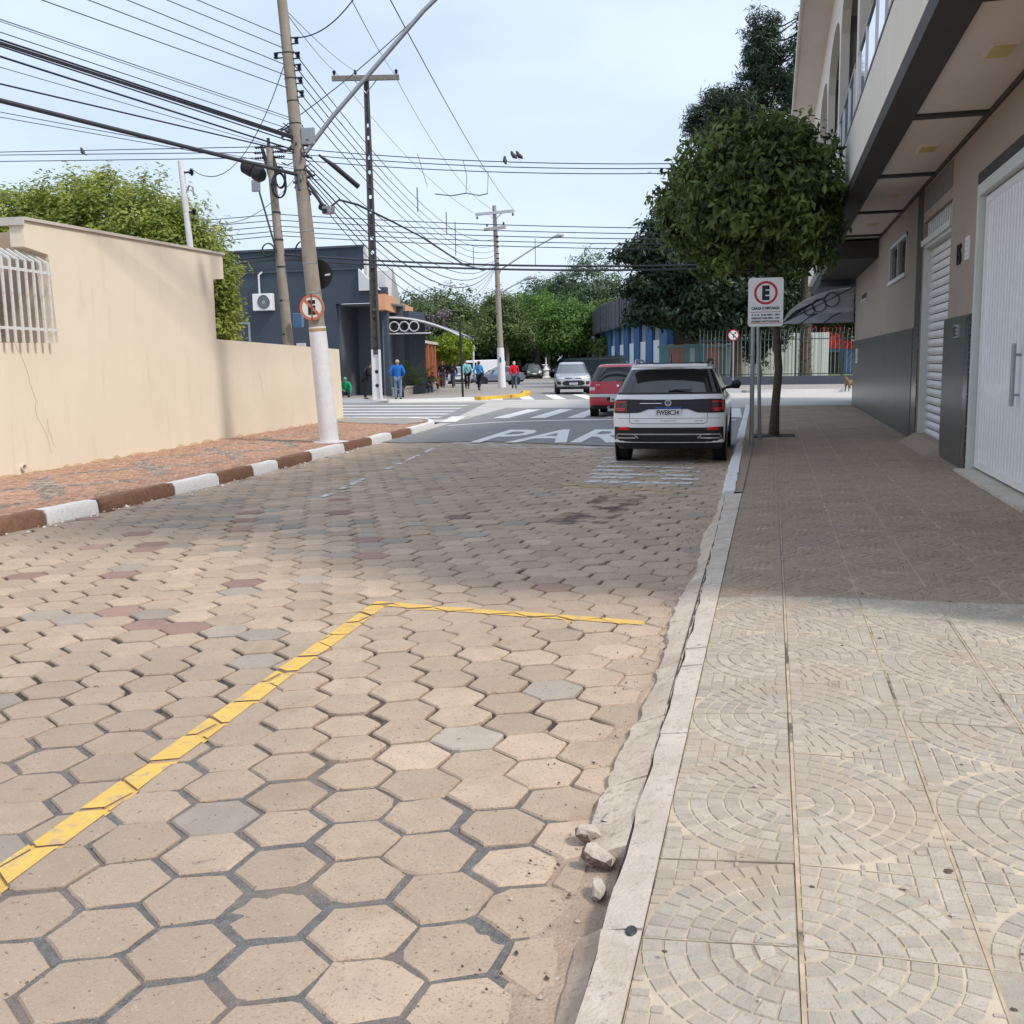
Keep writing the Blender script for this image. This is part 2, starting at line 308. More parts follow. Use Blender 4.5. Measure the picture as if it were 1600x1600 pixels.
def clip(poly, a, b, c):                 # keep a*x+b*y <= c
    out = []
    for i in range(len(poly)):
        p, q = poly[i], poly[(i+1) % len(poly)]
        dp, dq = a*p[0]+b*p[1]-c, a*q[0]+b*q[1]-c
        if dp <= 0: out.append(p)
        if (dp < 0) != (dq < 0) and dp != dq:
            t = dp/(dp-dq); out.append((p[0]+(q[0]-p[0])*t, p[1]+(q[1]-p[1])*t))
    return out
def clip_convex(poly, quad):             # quad counter-clockwise
    for i in range(len(quad)):
        p, q = quad[i], quad[(i+1) % len(quad)]
        a, b = q[1]-p[1], -(q[0]-p[0])
        poly = clip(poly, a, b, a*p[0]+b*p[1])
        if len(poly) < 3: return []
    return poly
def area(p): return .5*sum(p[i][0]*p[(i+1) % len(p)][1]-p[(i+1) % len(p)][0]*p[i][1] for i in range(len(p)))

# ------------------------------------------------------------------ ground, roads
def in_view(p, m=.04):
    d = Vector(p) - Vector((0, 0, CAMH)); z = d.dot(fw)
    if z < .3: return None
    x, y = d.dot(rt)/z, d.dot(up)/z
    return z if abs(x) < .5+m and abs(y) < .5+m else None
def sheet(name, poly, z, mat, parent=None):
    b = MB().add([(x, y, z) for x, y in poly], [tuple(range(len(poly)))]); return b.build(name, mat, parent)
struct(sheet('ground', [(-700, -200), (700, -200), (700, 1200), (-700, 1200)], -.10, m_ground))
D2 = Vector((-.27, .963, 0))                                     # direction of the street beyond the crossing
KL = [(-60, -7.55), (2, -7.5), (8.5, -7.45), (10.1, -7.40), (12.9, -7.47), (15.1, -7.59), (18.1, -7.86), (22.4, -8.12), (24.8, -8.30)]
def interp(t, y):
    for (a, u), (b, v) in zip(t[:-1], t[1:]):
        if y <= b: return u+(v-u)*(y-a)/(b-a)
    return t[-1][1]
def kl(y): return interp(KL, y)
def kr(y): return -.418 - max(0, y-6)*.0125                         # face of the right kerb
struct(sheet('crossing_street', [(-90, 27.6), (-9, 27.6), (-8.3, 19), (kr(20), 19), (kr(34), 34.6), (90, 34.6), (90, 64), (-5, 64), (-5-.27*95, 64+95*.963), (-16-.27*100, 60+100*.963), (-14, 52), (-13, 45.5), (-90, 45.5)], -.004, m_concrete_road))
road = struct(sheet('cobbled_road', [(kl(-4)-.2, -4), (.2, -4), (.2, 19.5), (-.6, 20.6), (-8.3, 20.9), (kl(8)-.2, 8)], -.021, m_bed))
struct(sheet('asphalt_patch', [(-7.95, 20.25), (-7.3, 20.05), (-6.0, 20.5), (-5.2, 20.35), (-4.4, 19.95), (-2.9, 19.4), (-1.6, 19.2), (-.6, 19.1), (-.75, 35.2), (-9.4, 36.4), (-8.45, 26.0), (-8.2, 23.5)], .011, m_asphalt))
struct(sheet('crossing_asphalt', [(-9.2, 29.2), (-20, 29.4), (-20, 42.6), (-11.6, 41.6)], .003, m_asphalt))
struct(sheet('far_crossing_asphalt', [(-12.6, 45.0), (-3.5, 44.0), (-5.5, 51.6), (-13.6, 52.4)], .003, m_asphalt))
struct(sheet('far_street_asphalt', [(-13.8, 53.2), (-5.6, 52.2), (-5.2-.27*95, 62+95*.963), (-15.4-.27*95, 62+95*.963)], .003, M('far_asphalt', (.30, .285, .265), .93, .12, 1.5, .2, 200, stains=[(.3, .5, .66, .5, (.40, .36, .31), (1, .4, 1))])))

fb = MB(); NX, NY = 120, 76                                        # asphalt that has filled the joints near the camera, thinning out up the road
for iy in range(NY+1):
    for ix in range(NX+1):
        x, y = -6.8+6.3*ix/NX, -2+7.2*iy/NY
        fb.v.append((x, y, -.0135+.0045*mnoise.noise(Vector((x*2.3, y*2.3, 0)))+.003*mnoise.noise(Vector((x*9, y*9, 4)))-max(0, y-3.4)*.012-max(0, -x-3.6)*.006)); fb.t.append(.5)
for iy in range(NY):
    for ix in range(NX): a = iy*(NX+1)+ix; fb.f.append((a, a+1, a+NX+2, a+NX+1)); fb.m.append(0)
stuff(fb.build('joint_fill', m_fill, road, 180))
# hexagonal concrete pavers
ROT = R(24); FL = .287; SD = FL/sqrt(3); ca, sa = cos(ROT), sin(ROT)
rng = random.Random(11); pavers = []
def strip_quad(a, b, w):
    a, b = Vector((*a, 0)), Vector((*b, 0)); d = (b-a).normalized(); n = Vector((-d.y, d.x, 0))*w/2
    return [tuple((a-n)[:2]), tuple((b-n)[:2]), tuple((b+n)[:2]), tuple((a+n)[:2])]
for i in range(-70, 100):
    for j in range(-70, 120):
        u = i*1.5*SD; v = (j+.5*(i % 2))*FL
        cx, cy = u*ca-v*sa-3, u*sa+v*ca+8
        if cy < -3.2 or cy > 20.8 or cx > -.50+.1 or cx < kl(cy)-.1: continue
        g = (.0075 if cy > 5 else .0105)*rng.uniform(.6, 1.7)
        if -1.2 < cx and rng.random() < .25: g *= .6
        poly = []
        jx, jy, ja = rng.gauss(0, .0045), rng.gauss(0, .0045), rng.gauss(0, .018)
        for k in range(6):
            a = k*pi/3+ROT+ja; r = (SD-g)*(1+rng.gauss(0, .02))
            lu, lv_ = r*cos(a-ROT), r*sin(a-ROT)*(.965 if cy > 4 else .985)          # cross joints have opened wider
            poly.append((cx+jx+lu*ca-lv_*sa, cy+jy+lu*sa+lv_*ca))
        if rng.random() < .45:                                    # a broken corner
            k = rng.randrange(6); p, c0, q = poly[k-1], poly[k], poly[(k+1) % 6]; t = rng.uniform(.1, .28)
            poly[k:k+1] = [(c0[0]+(p[0]-c0[0])*t, c0[1]+(p[1]-c0[1])*t), (c0[0]+(q[0]-c0[0])*t*rng.uniform(.6, 1.3), c0[1]+(q[1]-c0[1])*t)]
        poly = clip(poly, 1, 0, -.535 + .03*sin(cy*3.1)+.02*sin(cy*7.7) if cy < 12 else kr(cy)-.02)
        if len(poly) >= 3: poly = clip(poly, -1, 0, -(kl(cy)+.01))
        if len(poly) < 3 or area(poly) < .006: continue
        und = .010*mnoise.noise(Vector((cx*.5, cy*.5, 3)))
        pavers.append(dict(c=(cx, cy), p=poly, z=und+rng.gauss(0, .0022), tx=rng.gauss(0, .010), ty=rng.gauss(0, .010), tint=min(1, max(0, rng.gauss(.5, .26))), kind=rng.random()))
def pz(pv, x, y): return pv['z']+(x-pv['c'][0])*pv['tx']+(y-pv['c'][1])*pv['ty']
def paver_geo(mb, pv, mi, fine):
    P = pv['p']; n = len(P); cx, cy = sum(p[0] for p in P)/n, sum(p[1] for p in P)/n
    if fine:                                                      # chipped edges: extra points along every side
        Q = []
        for k in range(n):
            a, b = P[k], P[(k+1) % n]; Q.append(a)
            for t in (.36, .7):
                x, y = a[0]+(b[0]-a[0])*t, a[1]+(b[1]-a[1])*t; s = 1+rng.gauss(-.004, .010)
                Q.append((cx+(x-cx)*s, cy+(y-cy)*s))
        P = Q; n = len(P)
    vs = [(x, y, pz(pv, x, y)-rng.uniform(0, .002)) for x, y in ((cx+(p[0]-cx)*.955, cy+(p[1]-cy)*.955) for p in P)]
    vs += [(x, y, pz(pv, x, y)-.009) for x, y in P] + [(p[0], p[1], -.030) for p in P]
    vs.append((cx, cy, pz(pv, cx, cy)+.003))
    fs = [(k, (k+1) % n, 3*n) for k in range(n)]
    fs += [(n+k, n+(k+1) % n, (k+1) % n, k) for k in range(n)] + [(2*n+k, 2*n+(k+1) % n, n+(k+1) % n, n+k) for k in range(n)]
    mb.add(vs, fs, mi, pv['tint'])
vis = []
for pv in pavers:
    z = in_view((*pv['c'], 0)); vis.append((z if z else 1e6+pv['c'][1], pv))
vis.sort(key=lambda t: t[0])
MP = [m_paver, m_paver_grey, m_paver_pink]
bulk = MB()
for k, (z, pv) in enumerate(vis):
    grey = mnoise.noise(Vector((pv['c'][0]*.35+4, pv['c'][1]*.35, 1)))
    far = 1 if 5.5 < pv['c'][1] < 12 and pv['c'][0] < -3 else 0
    mi = 1 if pv['kind'] < .02+.20*far*(grey > 0) else (2 if pv['kind'] > 1-.002-.06*far else 0)
    if k < 300:
        mb = MB(); paver_geo(mb, pv, 0, True); mb.build('paver', MP[mi], road, smooth=28)
    else: paver_geo(bulk, pv, mi, z < 9)
stuff(bulk.build('paver_field', MP, road, smooth=28))

def paint(name, quads, mat, wear=0):
    mb = MB()
    for q in quads:
        if area(q) < 0: q = q[::-1]
        xs = [p[0] for p in q]; ys = [p[1] for p in q]
        if wear < .5: mb.add([(x, y, -.0095) for x, y in q], [tuple(range(4))])
        for pv in pavers:
            c = pv['c']
            if c[0] < min(xs)-.3 or c[0] > max(xs)+.3 or c[1] < min(ys)-.3 or c[1] > max(ys)+.3: continue
            if wear and rng.random() < wear*.4: continue
            n = len(pv['p']); cx, cy = sum(p[0] for p in pv['p'])/n, sum(p[1] for p in pv['p'])/n
            top = [(cx+(p[0]-cx)*1.0, cy+(p[1]-cy)*1.0) for p in pv['p']]
            r = clip_convex(top, q)
            if len(r) >= 3 and area(r) > 1e-4: mb.add([(x, y, pz(pv, x, y)+.0045) for x, y in r], [tuple(range(len(r)))])
    return mb.build(name, mat)
struct(paint('parking_bay_line', [strip_quad((-2.30, 1.2), (-2.545, 6.33), .115), strip_quad((-2.60, 6.36), (-.74, 6.16), .115)], m_yellow))
struct(paint('worn_bay_line', [strip_quad((-2.70, 13.25), (-.74, 12.5), .10)], m_oldyellow, .3))
struct(paint('worn_dash_line', [strip_quad((-5.35, 11.4), (-6.4, 19.4), .09)], m_white_worn, 1.3))
m_oil = M('oil_stain', (.05, .035, .03), .7, .2, 6, alpha=.42)
_t = m_oil.node_tree; _g = _t.nodes.new('ShaderNodeNewGeometry'); _n = _t.nodes.new('ShaderNodeTexNoise'); _n.inputs['Scale'].default_value = 3.2; _n.inputs['Detail'].default_value = 5
_r = _t.nodes.new('ShaderNodeMapRange'); _r.inputs[1].default_value = .42; _r.inputs[2].default_value = .62; _r.inputs[4].default_value = .6
_t.links.new(_g.outputs['Position'], _n.inputs['Vector']); _t.links.new(_n.outputs['Fac'], _r.inputs[0]); _t.links.new(_r.outputs[0], _t.nodes['Principled BSDF'].inputs['Alpha'])
struct(paint('oil_stain', [strip_quad((-1.9, 9.9), (-1.65, 12.3), .62)], m_oil, .6))
wq = []
for k, y in enumerate((13.55, 14.05, 14.5, 15.0, 15.6, 16.3, 17.0, 17.8)):
    x0, x1 = -2.42-.05*k, -1.0-.03*k
    if k in (1, 3): wq += [strip_quad((x0, y+.1), (x0+.62, y+.05), .26), strip_quad((x0+.95, y+.03), (x1+.1, y-.04), .24)]
    else: wq.append(strip_quad((x0, y+.08), (x1, y-.05), .27))
struct(paint('loading_bay_hatching', wq, m_white_worn, .15))

def marks(name, polys, z=.016, mat=None):
    mb = MB()
    for p in polys: mb.add([(x, y, z) for x, y in p], [tuple(range(len(p)))])
    return struct(mb.build(name, mat or m_white_road))
st = [(-8.25, 25.6), (-7.6, 26.6), (-6.9, 27.35), (-5.5, 27.95), (-4.2, 28.15), (-2.5, 28.1), (-.9, 27.8)]
marks('stop_line', [[(a[0], a[1]), (b[0], b[1]), (b[0], b[1]+.38), (a[0], a[1]+.38)] for a, b in zip(st[:-1], st[1:])])
marks('zebra_crossing', [[(x, 29.3), (x+.48, 29.3), (x+.28, 34.7), (x-.2, 34.7)] for x in [-8.0+1.12*k for k in range(7)]] + [[(-9.6, 30.4), (-9.0, 27.4), (-8.55, 27.4), (-9.1, 30.4)]])
marks('side_zebra_crossing', [[(-19, y), (-9.8-(y-30)*.2, y-.4), (-9.8-(y-30)*.2, y+.15), (-19, y+.62)] for y in (30.2, 32.1, 34.1, 36.3, 38.9)], .008)
def far_stripe(x): return [(x, 44.5), (x+.6, 44.4), (x+.6-.27*7, 51.0), (x-.27*7, 51.1)]
marks('far_zebra_crossing', [far_stripe(x) for x in (-12.2, -10.75, -9.3, -7.85, -6.4, -4.95)] + [[(-13.0, 43.3), (-3, 42.3), (-3, 42.75), (-13.0, 43.75)]], .008)
pare = text_obj('stop_lettering', 'PARE', 1, m_white_road, None, None, 3.9, 0, .018); struct(pare)
ys = [v.co.y for v in pare.data.vertices]; ky = 4.0/(max(ys)-min(ys))
for v in pare.data.vertices: v.co.y *= ky; v.co.z = .0
pare.location = (-4.12, 22.15, .017); pare.rotation_euler = (0, 0, R(2))

# ------------------------------------------------------------------ left pavement: kerb blocks and stone mosaic
wallA, wdir = Vector((-10.45, 12.06, 0)), Vector((-.0858, .9963, 0))
def wall_pt(s, off=0): return wallA + wdir*s + Vector((wdir.y, -wdir.x, 0))*off      # off > 0 towards the street
LZ = .14
lp = [(kl(y)-.14, y) for y in (-4, 2, 8.5, 12.9, 15.1, 18.1, 22.4, 24.6)] + [(-8.62, 25.7), (-9.1, 26.7), (-10.0, 27.3), (-12, 27.75), (-30, 28.3)]
pav = MB(); poly = lp + [(-30, 20), (-13, 20)] + [(wall_pt(s, -.1).x, wall_pt(s, -.1).y) for s in (8, -16.2)]
pav.prism(poly, -.09, LZ-.012); left_pav = struct(pav.build('left_pavement', m_mosaic_bed))
ms = MB(); rr = random.Random(5)
y = 3.0
row = 0
while y < 26.4:
    step = .078; xl = wall_pt(y-12.06).x + .02; xr = kl(min(y, 24.6)) - .15 - max(0, y-24.6)*.45
    x = xl + (row % 2)*.04
    while x < xr - .03:
        # wave motif of grey stones
        w1 = abs((x-(xl+xr)/2) - .75*sin((y-3.6)*1.25)); w2 = abs((x-(xl+xr)/2) + .75*sin((y-3.6)*1.25))
        env = .21*abs(cos((y-3.6)*1.25))+.02
        grey = (w1 < env or w2 < env) and y < 21.5
        if not (y > 24.3 and rr.random() < .5):
            px, py = x+rr.gauss(0, .006), y+rr.gauss(0, .006); h = rr.gauss(0, .003); a, b = rr.uniform(.028, .036), rr.uniform(.028, .036)
            sh = .4*sin(x*2+y)
            vs = [(px-a, py-b+sh*a*.3, LZ-.012), (px+a, py-b-sh*a*.3, LZ-.012), (px+a, py+b-sh*a*.3, LZ-.012), (px-a, py+b+sh*a*.3, LZ-.012)]
            vs += [(px+(v[0]-px)*.82, py+(v[1]-py)*.82, LZ+h) for v in vs]
            ms.add(vs, [(4, 5, 6, 7), (0, 1, 5, 4), (1, 2, 6, 5), (2, 3, 7, 6), (3, 0, 4, 7)], 1 if grey else 0, rr.random())
        x += step
    y += step; row += 1
stuff(ms.build('mosaic_stones', [m_mosaic, m_mosaic_grey], left_pav))
struct(sheet('pavement_corner_patch', [(-8.9, 24.3), (-8.75, 25.5), (-9.3, 26.6), (-10.3, 27.1), (-12.2, 27.4), (-11.4, 25.6), (-10.2, 24.7)], LZ+.006, m_pavement))
def kerb_block(mat, pts, parent, w=.16, z0=-.06, z1=LZ+.012):
    """a kerb stone along pts (road-side edge), rough faces"""
    n = len(pts); mb = MB(); dirs = []
    for i in range(n):
        a, b = Vector((*pts[max(i-1, 0)], 0)), Vector((*pts[min(i+1, n-1)], 0)); d = (b-a).normalized(); dirs.append(Vector((-d.y, d.x, 0)))
    vs = []
    for i, p in enumerate(pts):
        j = lambda s=.006: rng.gauss(0, s)
        P = Vector((*p, 0))
        for off, z in ((0, z0), (.005, z1-.05), (.035, z1), (w, z1), (w, z0)):
            q = P + dirs[i]*(off+j()); vs.append((q.x, q.y, z+j(.005)))
    fs = []
    for i in range(n-1):
        for k in range(5): fs.append((i*5+k, i*5+(k+1) % 5, (i+1)*5+(k+1) % 5, (i+1)*5+k))
    fs += [(0, 1, 2, 3, 4), tuple((n-1)*5+k for k in (4, 3, 2, 1, 0))]
    mb.add(vs, fs); return mb.build('kerb_stone', mat, parent, smooth=40)
KB = [-3, .8, 2.4, 4.0, 5.2, 6.4, 7.8, 9.2, 10.05, 11.65, 12.8, 13.9, 14.8, 16.3, 18.1, 19.7, 21.1, 22.6]
for k, (a, b) in enumerate(zip(KB[:-1], KB[1:])):
    n = max(3, int((b-a)/.28)); pts = [(kl(a+.012+(b-a-.024)*i/n), a+.012+(b-a-.024)*i/n) for i in range(n+1)]
    kerb_block(m_kerb_white if k % 2 else m_kerb_brown, pts, left_pav)
kerb_block(m_kerb_white, [(-8.13, 22.65), (-8.2, 23.4), (-8.32, 24.4), (-8.47, 25.3), (-8.72, 26.1), (-9.1, 26.75), (-9.7, 27.2)], left_pav)
kerb_block(m_kerb_white, [(-9.75, 27.22), (-11, 27.6), (-13, 27.9), (-20, 28.2)], left_pav)
# litter and chips along the gutter
gb = MB()
for k in range(260):
    y = rr.uniform(5, 24); x = kl(y)+abs(rr.gauss(.06, .09)); s = rr.uniform(.006, .026)*(1.6 if rr.random() < .15 else 1)
    vs = [(x+s*rr.uniform(.6, 1)*cos(t), y+s*1.2*rr.uniform(.6, 1)*sin(t), .006) for t in (0, 1.3, 2.6, 3.9, 5.2)] + [(x, y, .006+s*.7)]
    gb.add(vs, [(i, (i+1) % 5, 5) for i in range(5)], 0 if rr.random() < .6 else 1)
stuff(gb.build('gutter_chips', [m_kerb_white, m_rubble]))
gb = MB()
for k in range(420):
    y = rr.uniform(1.6, 12); x = -.56 + rr.gauss(-.08, .10); s = rr.uniform(.003, .010)
    vs = [(x+s*rr.uniform(.6, 1)*cos(t), y+s*rr.uniform(.6, 1)*sin(t), .004) for t in (0, 1.3, 2.6, 3.9, 5.2)] + [(x, y, .004+s)]
    gb.add(vs, [(i, (i+1) % 5, 5) for i in range(5)], rr.choice((0, 0, 1)))
stuff(gb.build('gutter_grit', [m_rubble, m_bark]))

# ------------------------------------------------------------------ right pavement: moulded tiles, kerb, gutter
RZ = .13; TP = .445
def tile_mesh(name, mats, relief=True, wx=1.0, quad=0):
    mb = MB(); h = TP/2-.003; g = .004
    mb.box(-h*wx, h*wx, -h, h, -.05, -.004, 0)
    def P(x, y):
        for _ in range(quad): x, y = -y, x
        return x*wx, y
    def stone(c):
        cx = sum(p[0] for p in c)/4; cy = sum(p[1] for p in c)/4; t = rr.random()
        b = [P(*p) for p in c]; tp = [P(cx+(p[0]-cx)*.90, cy+(p[1]-cy)*.90) for p in c]; dz = rr.gauss(0, .0005)
        mb.add([(x, y, -.0045) for x, y in b] + [(x, y, dz) for x, y in tp], [(4, 5, 6, 7), (0, 1, 5, 4), (1, 2, 6, 5), (2, 3, 7, 6), (3, 0, 4, 7)], 1, t)
    if relief:
        g = .0033; pr = .0628
        for i in range(7):
            ra, rb = i*pr+g, (i+1)*pr-g; n = max(1, round((ra+rb)/2*pi/2/.058))
            for k in range(n):
                ga = g/((ra+rb)/2); a, b = pi/2*k/n+ga+(.3/n if i % 2 and k else 0), pi/2*(k+1)/n-ga+(.3/n if i % 2 and k < n-1 else 0)
                stone([(-h+r_*cos(t), -h+r_*sin(t)) for r_, t in ((ra, a), (rb, a), (rb, b), (ra, b))])
        lim = 7*pr+.006; cs = .062; k = 0
        for ix in range(7):
            for iy in range(7):
                x1, y1 = h-ix*cs-g, h-iy*cs-g*.5; x0, y0 = x1-cs+2*g, y1-cs+g
                if hypot(x0+h, y0+h) < lim:
                    if hypot(x1+h, y1+h) < lim+.02: continue
                    t = lim/hypot(x1+h, y1+h); qx, qy = -h+(x1+h)*t, -h+(y1+h)*t
                    x0, y0 = max(x0, qx), max(y0, min(qy, y1-.008))
                    if x1-x0 < .006: continue
                stone([(x0, y0), (x1, y0), (x1, y1), (x0, y1)])
    else: mb.box(-h*wx, h*wx, -h, h, -.004, 0, 1)
    return mb.mesh(name, mats, None)
right_pav = MB(); right_pav.prism([(kr(-3)+.05, -4), (2.52, -4), (2.52, 34.6), (kr(34.6)+.05, 34.6), (kr(20)+.05, 20)], -.09, RZ-.052)
right_pav = struct(right_pav.build('right_pavement', m_gap))
TM = {}
for zone, mats in ((0, (m_grout, m_tile)), (1, (m_grout2, m_tile2))):
    for q in range(4):
        for wx in (0, 1): TM[zone, q, wx] = tile_mesh('tile', mats, True, .90 if wx else 1.0, q)
cols = [.0975+TP*(.5+i) for i in range(6)]; X0 = .0975
cand = []
for r_ in range(-8, 78):
    yc = 2.725+TP*(r_-0)
    if yc > 34.3: break
    for ci in range(-1, 6):
        if ci == -1: xc, wx = X0-.205-max(0, yc-8)*.0, 1
        else: xc, wx = cols[ci], 0
        # quarter circles meet in fours around every second joint
        ex, ey = (ci % 2 == 0), (r_ % 2 == 0)                       # centre on west side for even columns
        q = {(True, True): 0, (False, True): 1, (False, False): 2, (True, False): 3}[(ex, ey)]
        z = in_view((xc, yc, RZ), .08)
        cand.append((z if z else 1e6+yc, xc, yc, ci, q, wx))
cand.sort(key=lambda t: t[0])
plain = MB()
for k, (z, xc, yc, ci, q, wx) in enumerate(cand):
    zone = 0 if yc < 6.33 else 1
    tilt = rr.gauss(0, .003); dz = rr.gauss(0, .0012) - (.006 if zone and ci >= 0 else 0)
    if k < 290 and z < 1e5:
        o = bpy.data.objects.new('tile', TM[zone, q, wx]); COL.objects.link(o); o.parent = right_pav
        o.location = (xc, yc, RZ+dz-(.012 if ci == -1 else 0)); o.rotation_euler = (tilt, -.065 if ci == -1 else rr.gauss(0, .003), rr.gauss(0, .002))
    else:
        h = TP/2-.003; w_ = h*(.9 if wx else 1); plain.box(xc-w_, xc+w_, yc-h, yc+h, RZ-.05, RZ+dz-(.012 if ci == -1 else 0)-.001, zone, rr.random())
stuff(plain.build('tile_field', [m_tile, m_tile2], right_pav))
jl = MB(); jl.box(X0-.006, X0+.006, -2, 6.32, RZ-.045, RZ+.0015, 0); jl.box(X0-.005, X0+.005, 6.33, 34, RZ-.045, RZ-.004, 1)
for i in (1, 2, 3): jl.box(X0+i*TP-.0045, X0+i*TP+.0045, -2, 6.32, RZ-.045, RZ-.001, 0); jl.box(X0+i*TP-.004, X0+i*TP+.004, 6.33, 34, RZ-.045, RZ-.007, 1)
jl.build('joint_filler', [m_groutline, m_grout2], right_pav)
def slab(name, pts_a, pts_b, za, zb, mat, parent, dep=.12, jit=.004, smooth=30):
    """strip of concrete between two edge lines, with its own thickness"""
    mb = MB(); n = len(pts_a); vs = []
    for (a, b) in zip(pts_a, pts_b):
        j = lambda s=jit: rng.gauss(0, s)
        vs += [(a[0]+j(), a[1], -dep), (a[0]+j(), a[1], za+j(.003)), (b[0], b[1], zb+j(.0015)), (b[0], b[1], -dep)]
    fs = []
    for i in range(n-1):
        for k in range(4): fs.append((i*4+k, i*4+(k+1) % 4, (i+1)*4+(k+1) % 4, (i+1)*4+k))
    fs += [(0, 1, 2, 3), tuple((n-1)*4+k for k in (3, 2, 1, 0))]
    mb.add(vs, fs); return mb.build(name, mat, parent, smooth=smooth)
yb = [-3, -1.2, .2, 1.5, 2.53, 4.02, 4.98, 5.3, 6.9, 8.7, 10.2, 11.75]
for a, b in zip(yb[:-1], yb[1:]):
    n = max(3, int((b-a)/.1)); Y = [a+.006+(b-a-.012)*i/n for i in range(n+1)]
    slab('kerb_slab', [(kr(y)+.005+.004*sin(y*9), y) for y in Y], [(X0-.405, y) for y in Y], .094, .112, m_conc, right_pav, jit=.0025)
gy = [-3, -1.4, .4, 1.9, 2.62, 3.05, 3.62, 4.3, 5.15, 6.1, 7.0, 8.3, 9.6, 11.7]
for k, (a, b) in enumerate(zip(gy[:-1], gy[1:])):
    if k == 4: continue                                            # broken away: rubble lies here
    n = max(3, int((b-a)/.055)); Y = [a+.008+(b-a-.016)*i/n for i in range(n+1)]
    edge = lambda y: -.555 - .022*sin(y*2.2) + .020*mnoise.noise(Vector((y*4, 2, 0))) + .010*mnoise.noise(Vector((y*15, 9, 0)))
    low = k in (1, 2, 3)
    slab('gutter_slab', [((edge(y)+(.05 if low else 0)), y) for y in Y], [(kr(y)-.004, y) for y in Y], .012 if low else .026, .055 if low else .080, m_conc_dirty if low else m_conc2, right_pav, jit=.004, smooth=40)
yb = [11.8, 13.3, 15.2, 17.2, 19.3, 21.4, 23.6, 25.9, 28.2, 30.6, 33.0, 34.6]
for a, b in zip(yb[:-1], yb[1:]):
    n = 7; pts = [(kr(a+.01+(b-a-.02)*i/n)-.05+.15-.02+.0, b-.01-(b-a-.02)*i/n) for i in range(n+1)]
    pts = [(kr(y)-.05, y) for _, y in pts]
    kerb_block(m_kerb_white, pts, right_pav, w=.15, z1=.135)
struct(sheet('concrete_infill', [(kr(11.8)+.09, 11.78), (X0-.40, 11.78), (X0-.40, 34.5), (kr(34.5)+.09, 34.5)], RZ-.012, m_tile2))
lt = MB(); r3 = random.Random(77)
for k in range(170):                                                # gum spots, leaf bits and grit lying on the tiles
    y = 1.7+10*r3.random()**1.6; x = r3.uniform(-.28, min(2.3, .3*y+.6)); s = r3.choice((.004, .006, .009, .013)); a = r3.uniform(0, 3); t0 = r3.random()
    lt.add([(x+s*1.3*cos(a+t)*r3.uniform(.6, 1), y+s*sin(a+t)*r3.uniform(.6, 1), RZ+.002) for t in (0, 1.2, 2.5, 3.8, 5.1)] + [(x, y, RZ+.002+s*.35)], [(i, (i+1) % 5, 5) for i in range(5)], 0 if t0 < .6 else 1)
stuff(lt.build('pavement_litter', [m_bark, m_rubble]))
def chunk(label, loc, size, seed, rot, mat=None):
    r2 = random.Random(seed); bm = bmesh.new(); bmesh.ops.create_icosphere(bm, subdivisions=2, radius=1)
    pl = [(Vector((r2.gauss(0, 1), r2.gauss(0, 1), r2.gauss(0, 1))).normalized(), r2.uniform(.5, .8)) for _ in range(11)]
    for v in bm.verts:
        for nrm, d in pl:
            t = v.co.dot(nrm)
            if t > d: v.co -= nrm*(t-d)
        v.co = Vector((v.co.x*size[0], v.co.y*size[1], v.co.z*size[2]))
    me = bpy.data.meshes.new('chunk'); bm.to_mesh(me); bm.free(); me.materials.append(mat or m_rubble); me.materials.append(m_rubble_dk)
    Rm = Matrix.Rotation(rot[0], 3, 'X')
    for q in me.polygons: q.material_index = 0 if q.normal.z > .25+.3*mnoise.noise(q.center*25) else 1
    o = bpy.data.objects.new('concrete_chunk', me); COL.objects.link(o); o.location = loc; o.rotation_euler = rot
    return tag(o, label, 'rubble', 'broken kerb pieces in the gutter')
chunk('pale angular lump furthest from the camera, largest gap side of the broken gutter', (-.565, 3.20, .035), (.052, .05, .045), 3, (.4, .2, .3))
chunk('largest broken concrete lump with dark underside against the kerb edge', (-.505, 3.04, .04), (.062, .068, .05), 8, (.2, .5, 1.0))
chunk('small pale chip nearest the camera below the broken gutter slabs', (-.475, 2.86, .03), (.035, .055, .03), 5, (.1, .2, .2))
chunk('flat pale flake lying behind the other pieces of broken gutter', (-.49, 3.33, .045), (.075, .055, .022), 9, (.05, .1, .5))
pb = MB().lathe([(.001, .018), (.012, .016), (.02, .008), (.018, 0), (.001, 0)], 10).build('pebble', m_darkmetal, None, 60, loc=(-.335, 2.52, .105)); pb.scale = (.8, 1.3, .5)
tag(pb, 'small dark pebble lying on the pale kerb strip', 'pebble')
sb = MB(); NX, NY = 34, 150                                          # dirt that has washed over the edge blocks, deepest against the kerb
for iy in range(NY+1):
    for ix in range(NX+1):
        x, y = -1.0+.56*ix/NX, -1.5+13.3*iy/NY; e = -.70+.10*mnoise.noise(Vector((y*.9, 3, 1)))+.05*mnoise.noise(Vector((y*4, 7, 1)))
        z = -.017+.24*max(-.06, x-e)*.45+.006*mnoise.noise(Vector((x*9, y*9, 2)))+.003*mnoise.noise(Vector((x*31, y*31, 5)))
        sb.v.append((x, y, min(z, .012+.004*mnoise.noise(Vector((x*14, y*14, 8)))))); sb.t.append(.5)
for iy in range(NY):
    for ix in range(NX): a = iy*(NX+1)+ix; sb.f.append((a, a+1, a+NX+2, a+NX+1)); sb.m.append(0)
stuff(sb.build('washed_dirt', M('sandy_dirt', (.46, .35, .265), .97, .2, 9, .9, 110, speck=(70, .6, (.27, .195, .14)), stains=[(3, .5, .66, .6, (.36, .255, .185), (1, 1, 1)), (26, .62, .68, .7, (.60, .53, .45), (1, 1, 1))]), road, 180))

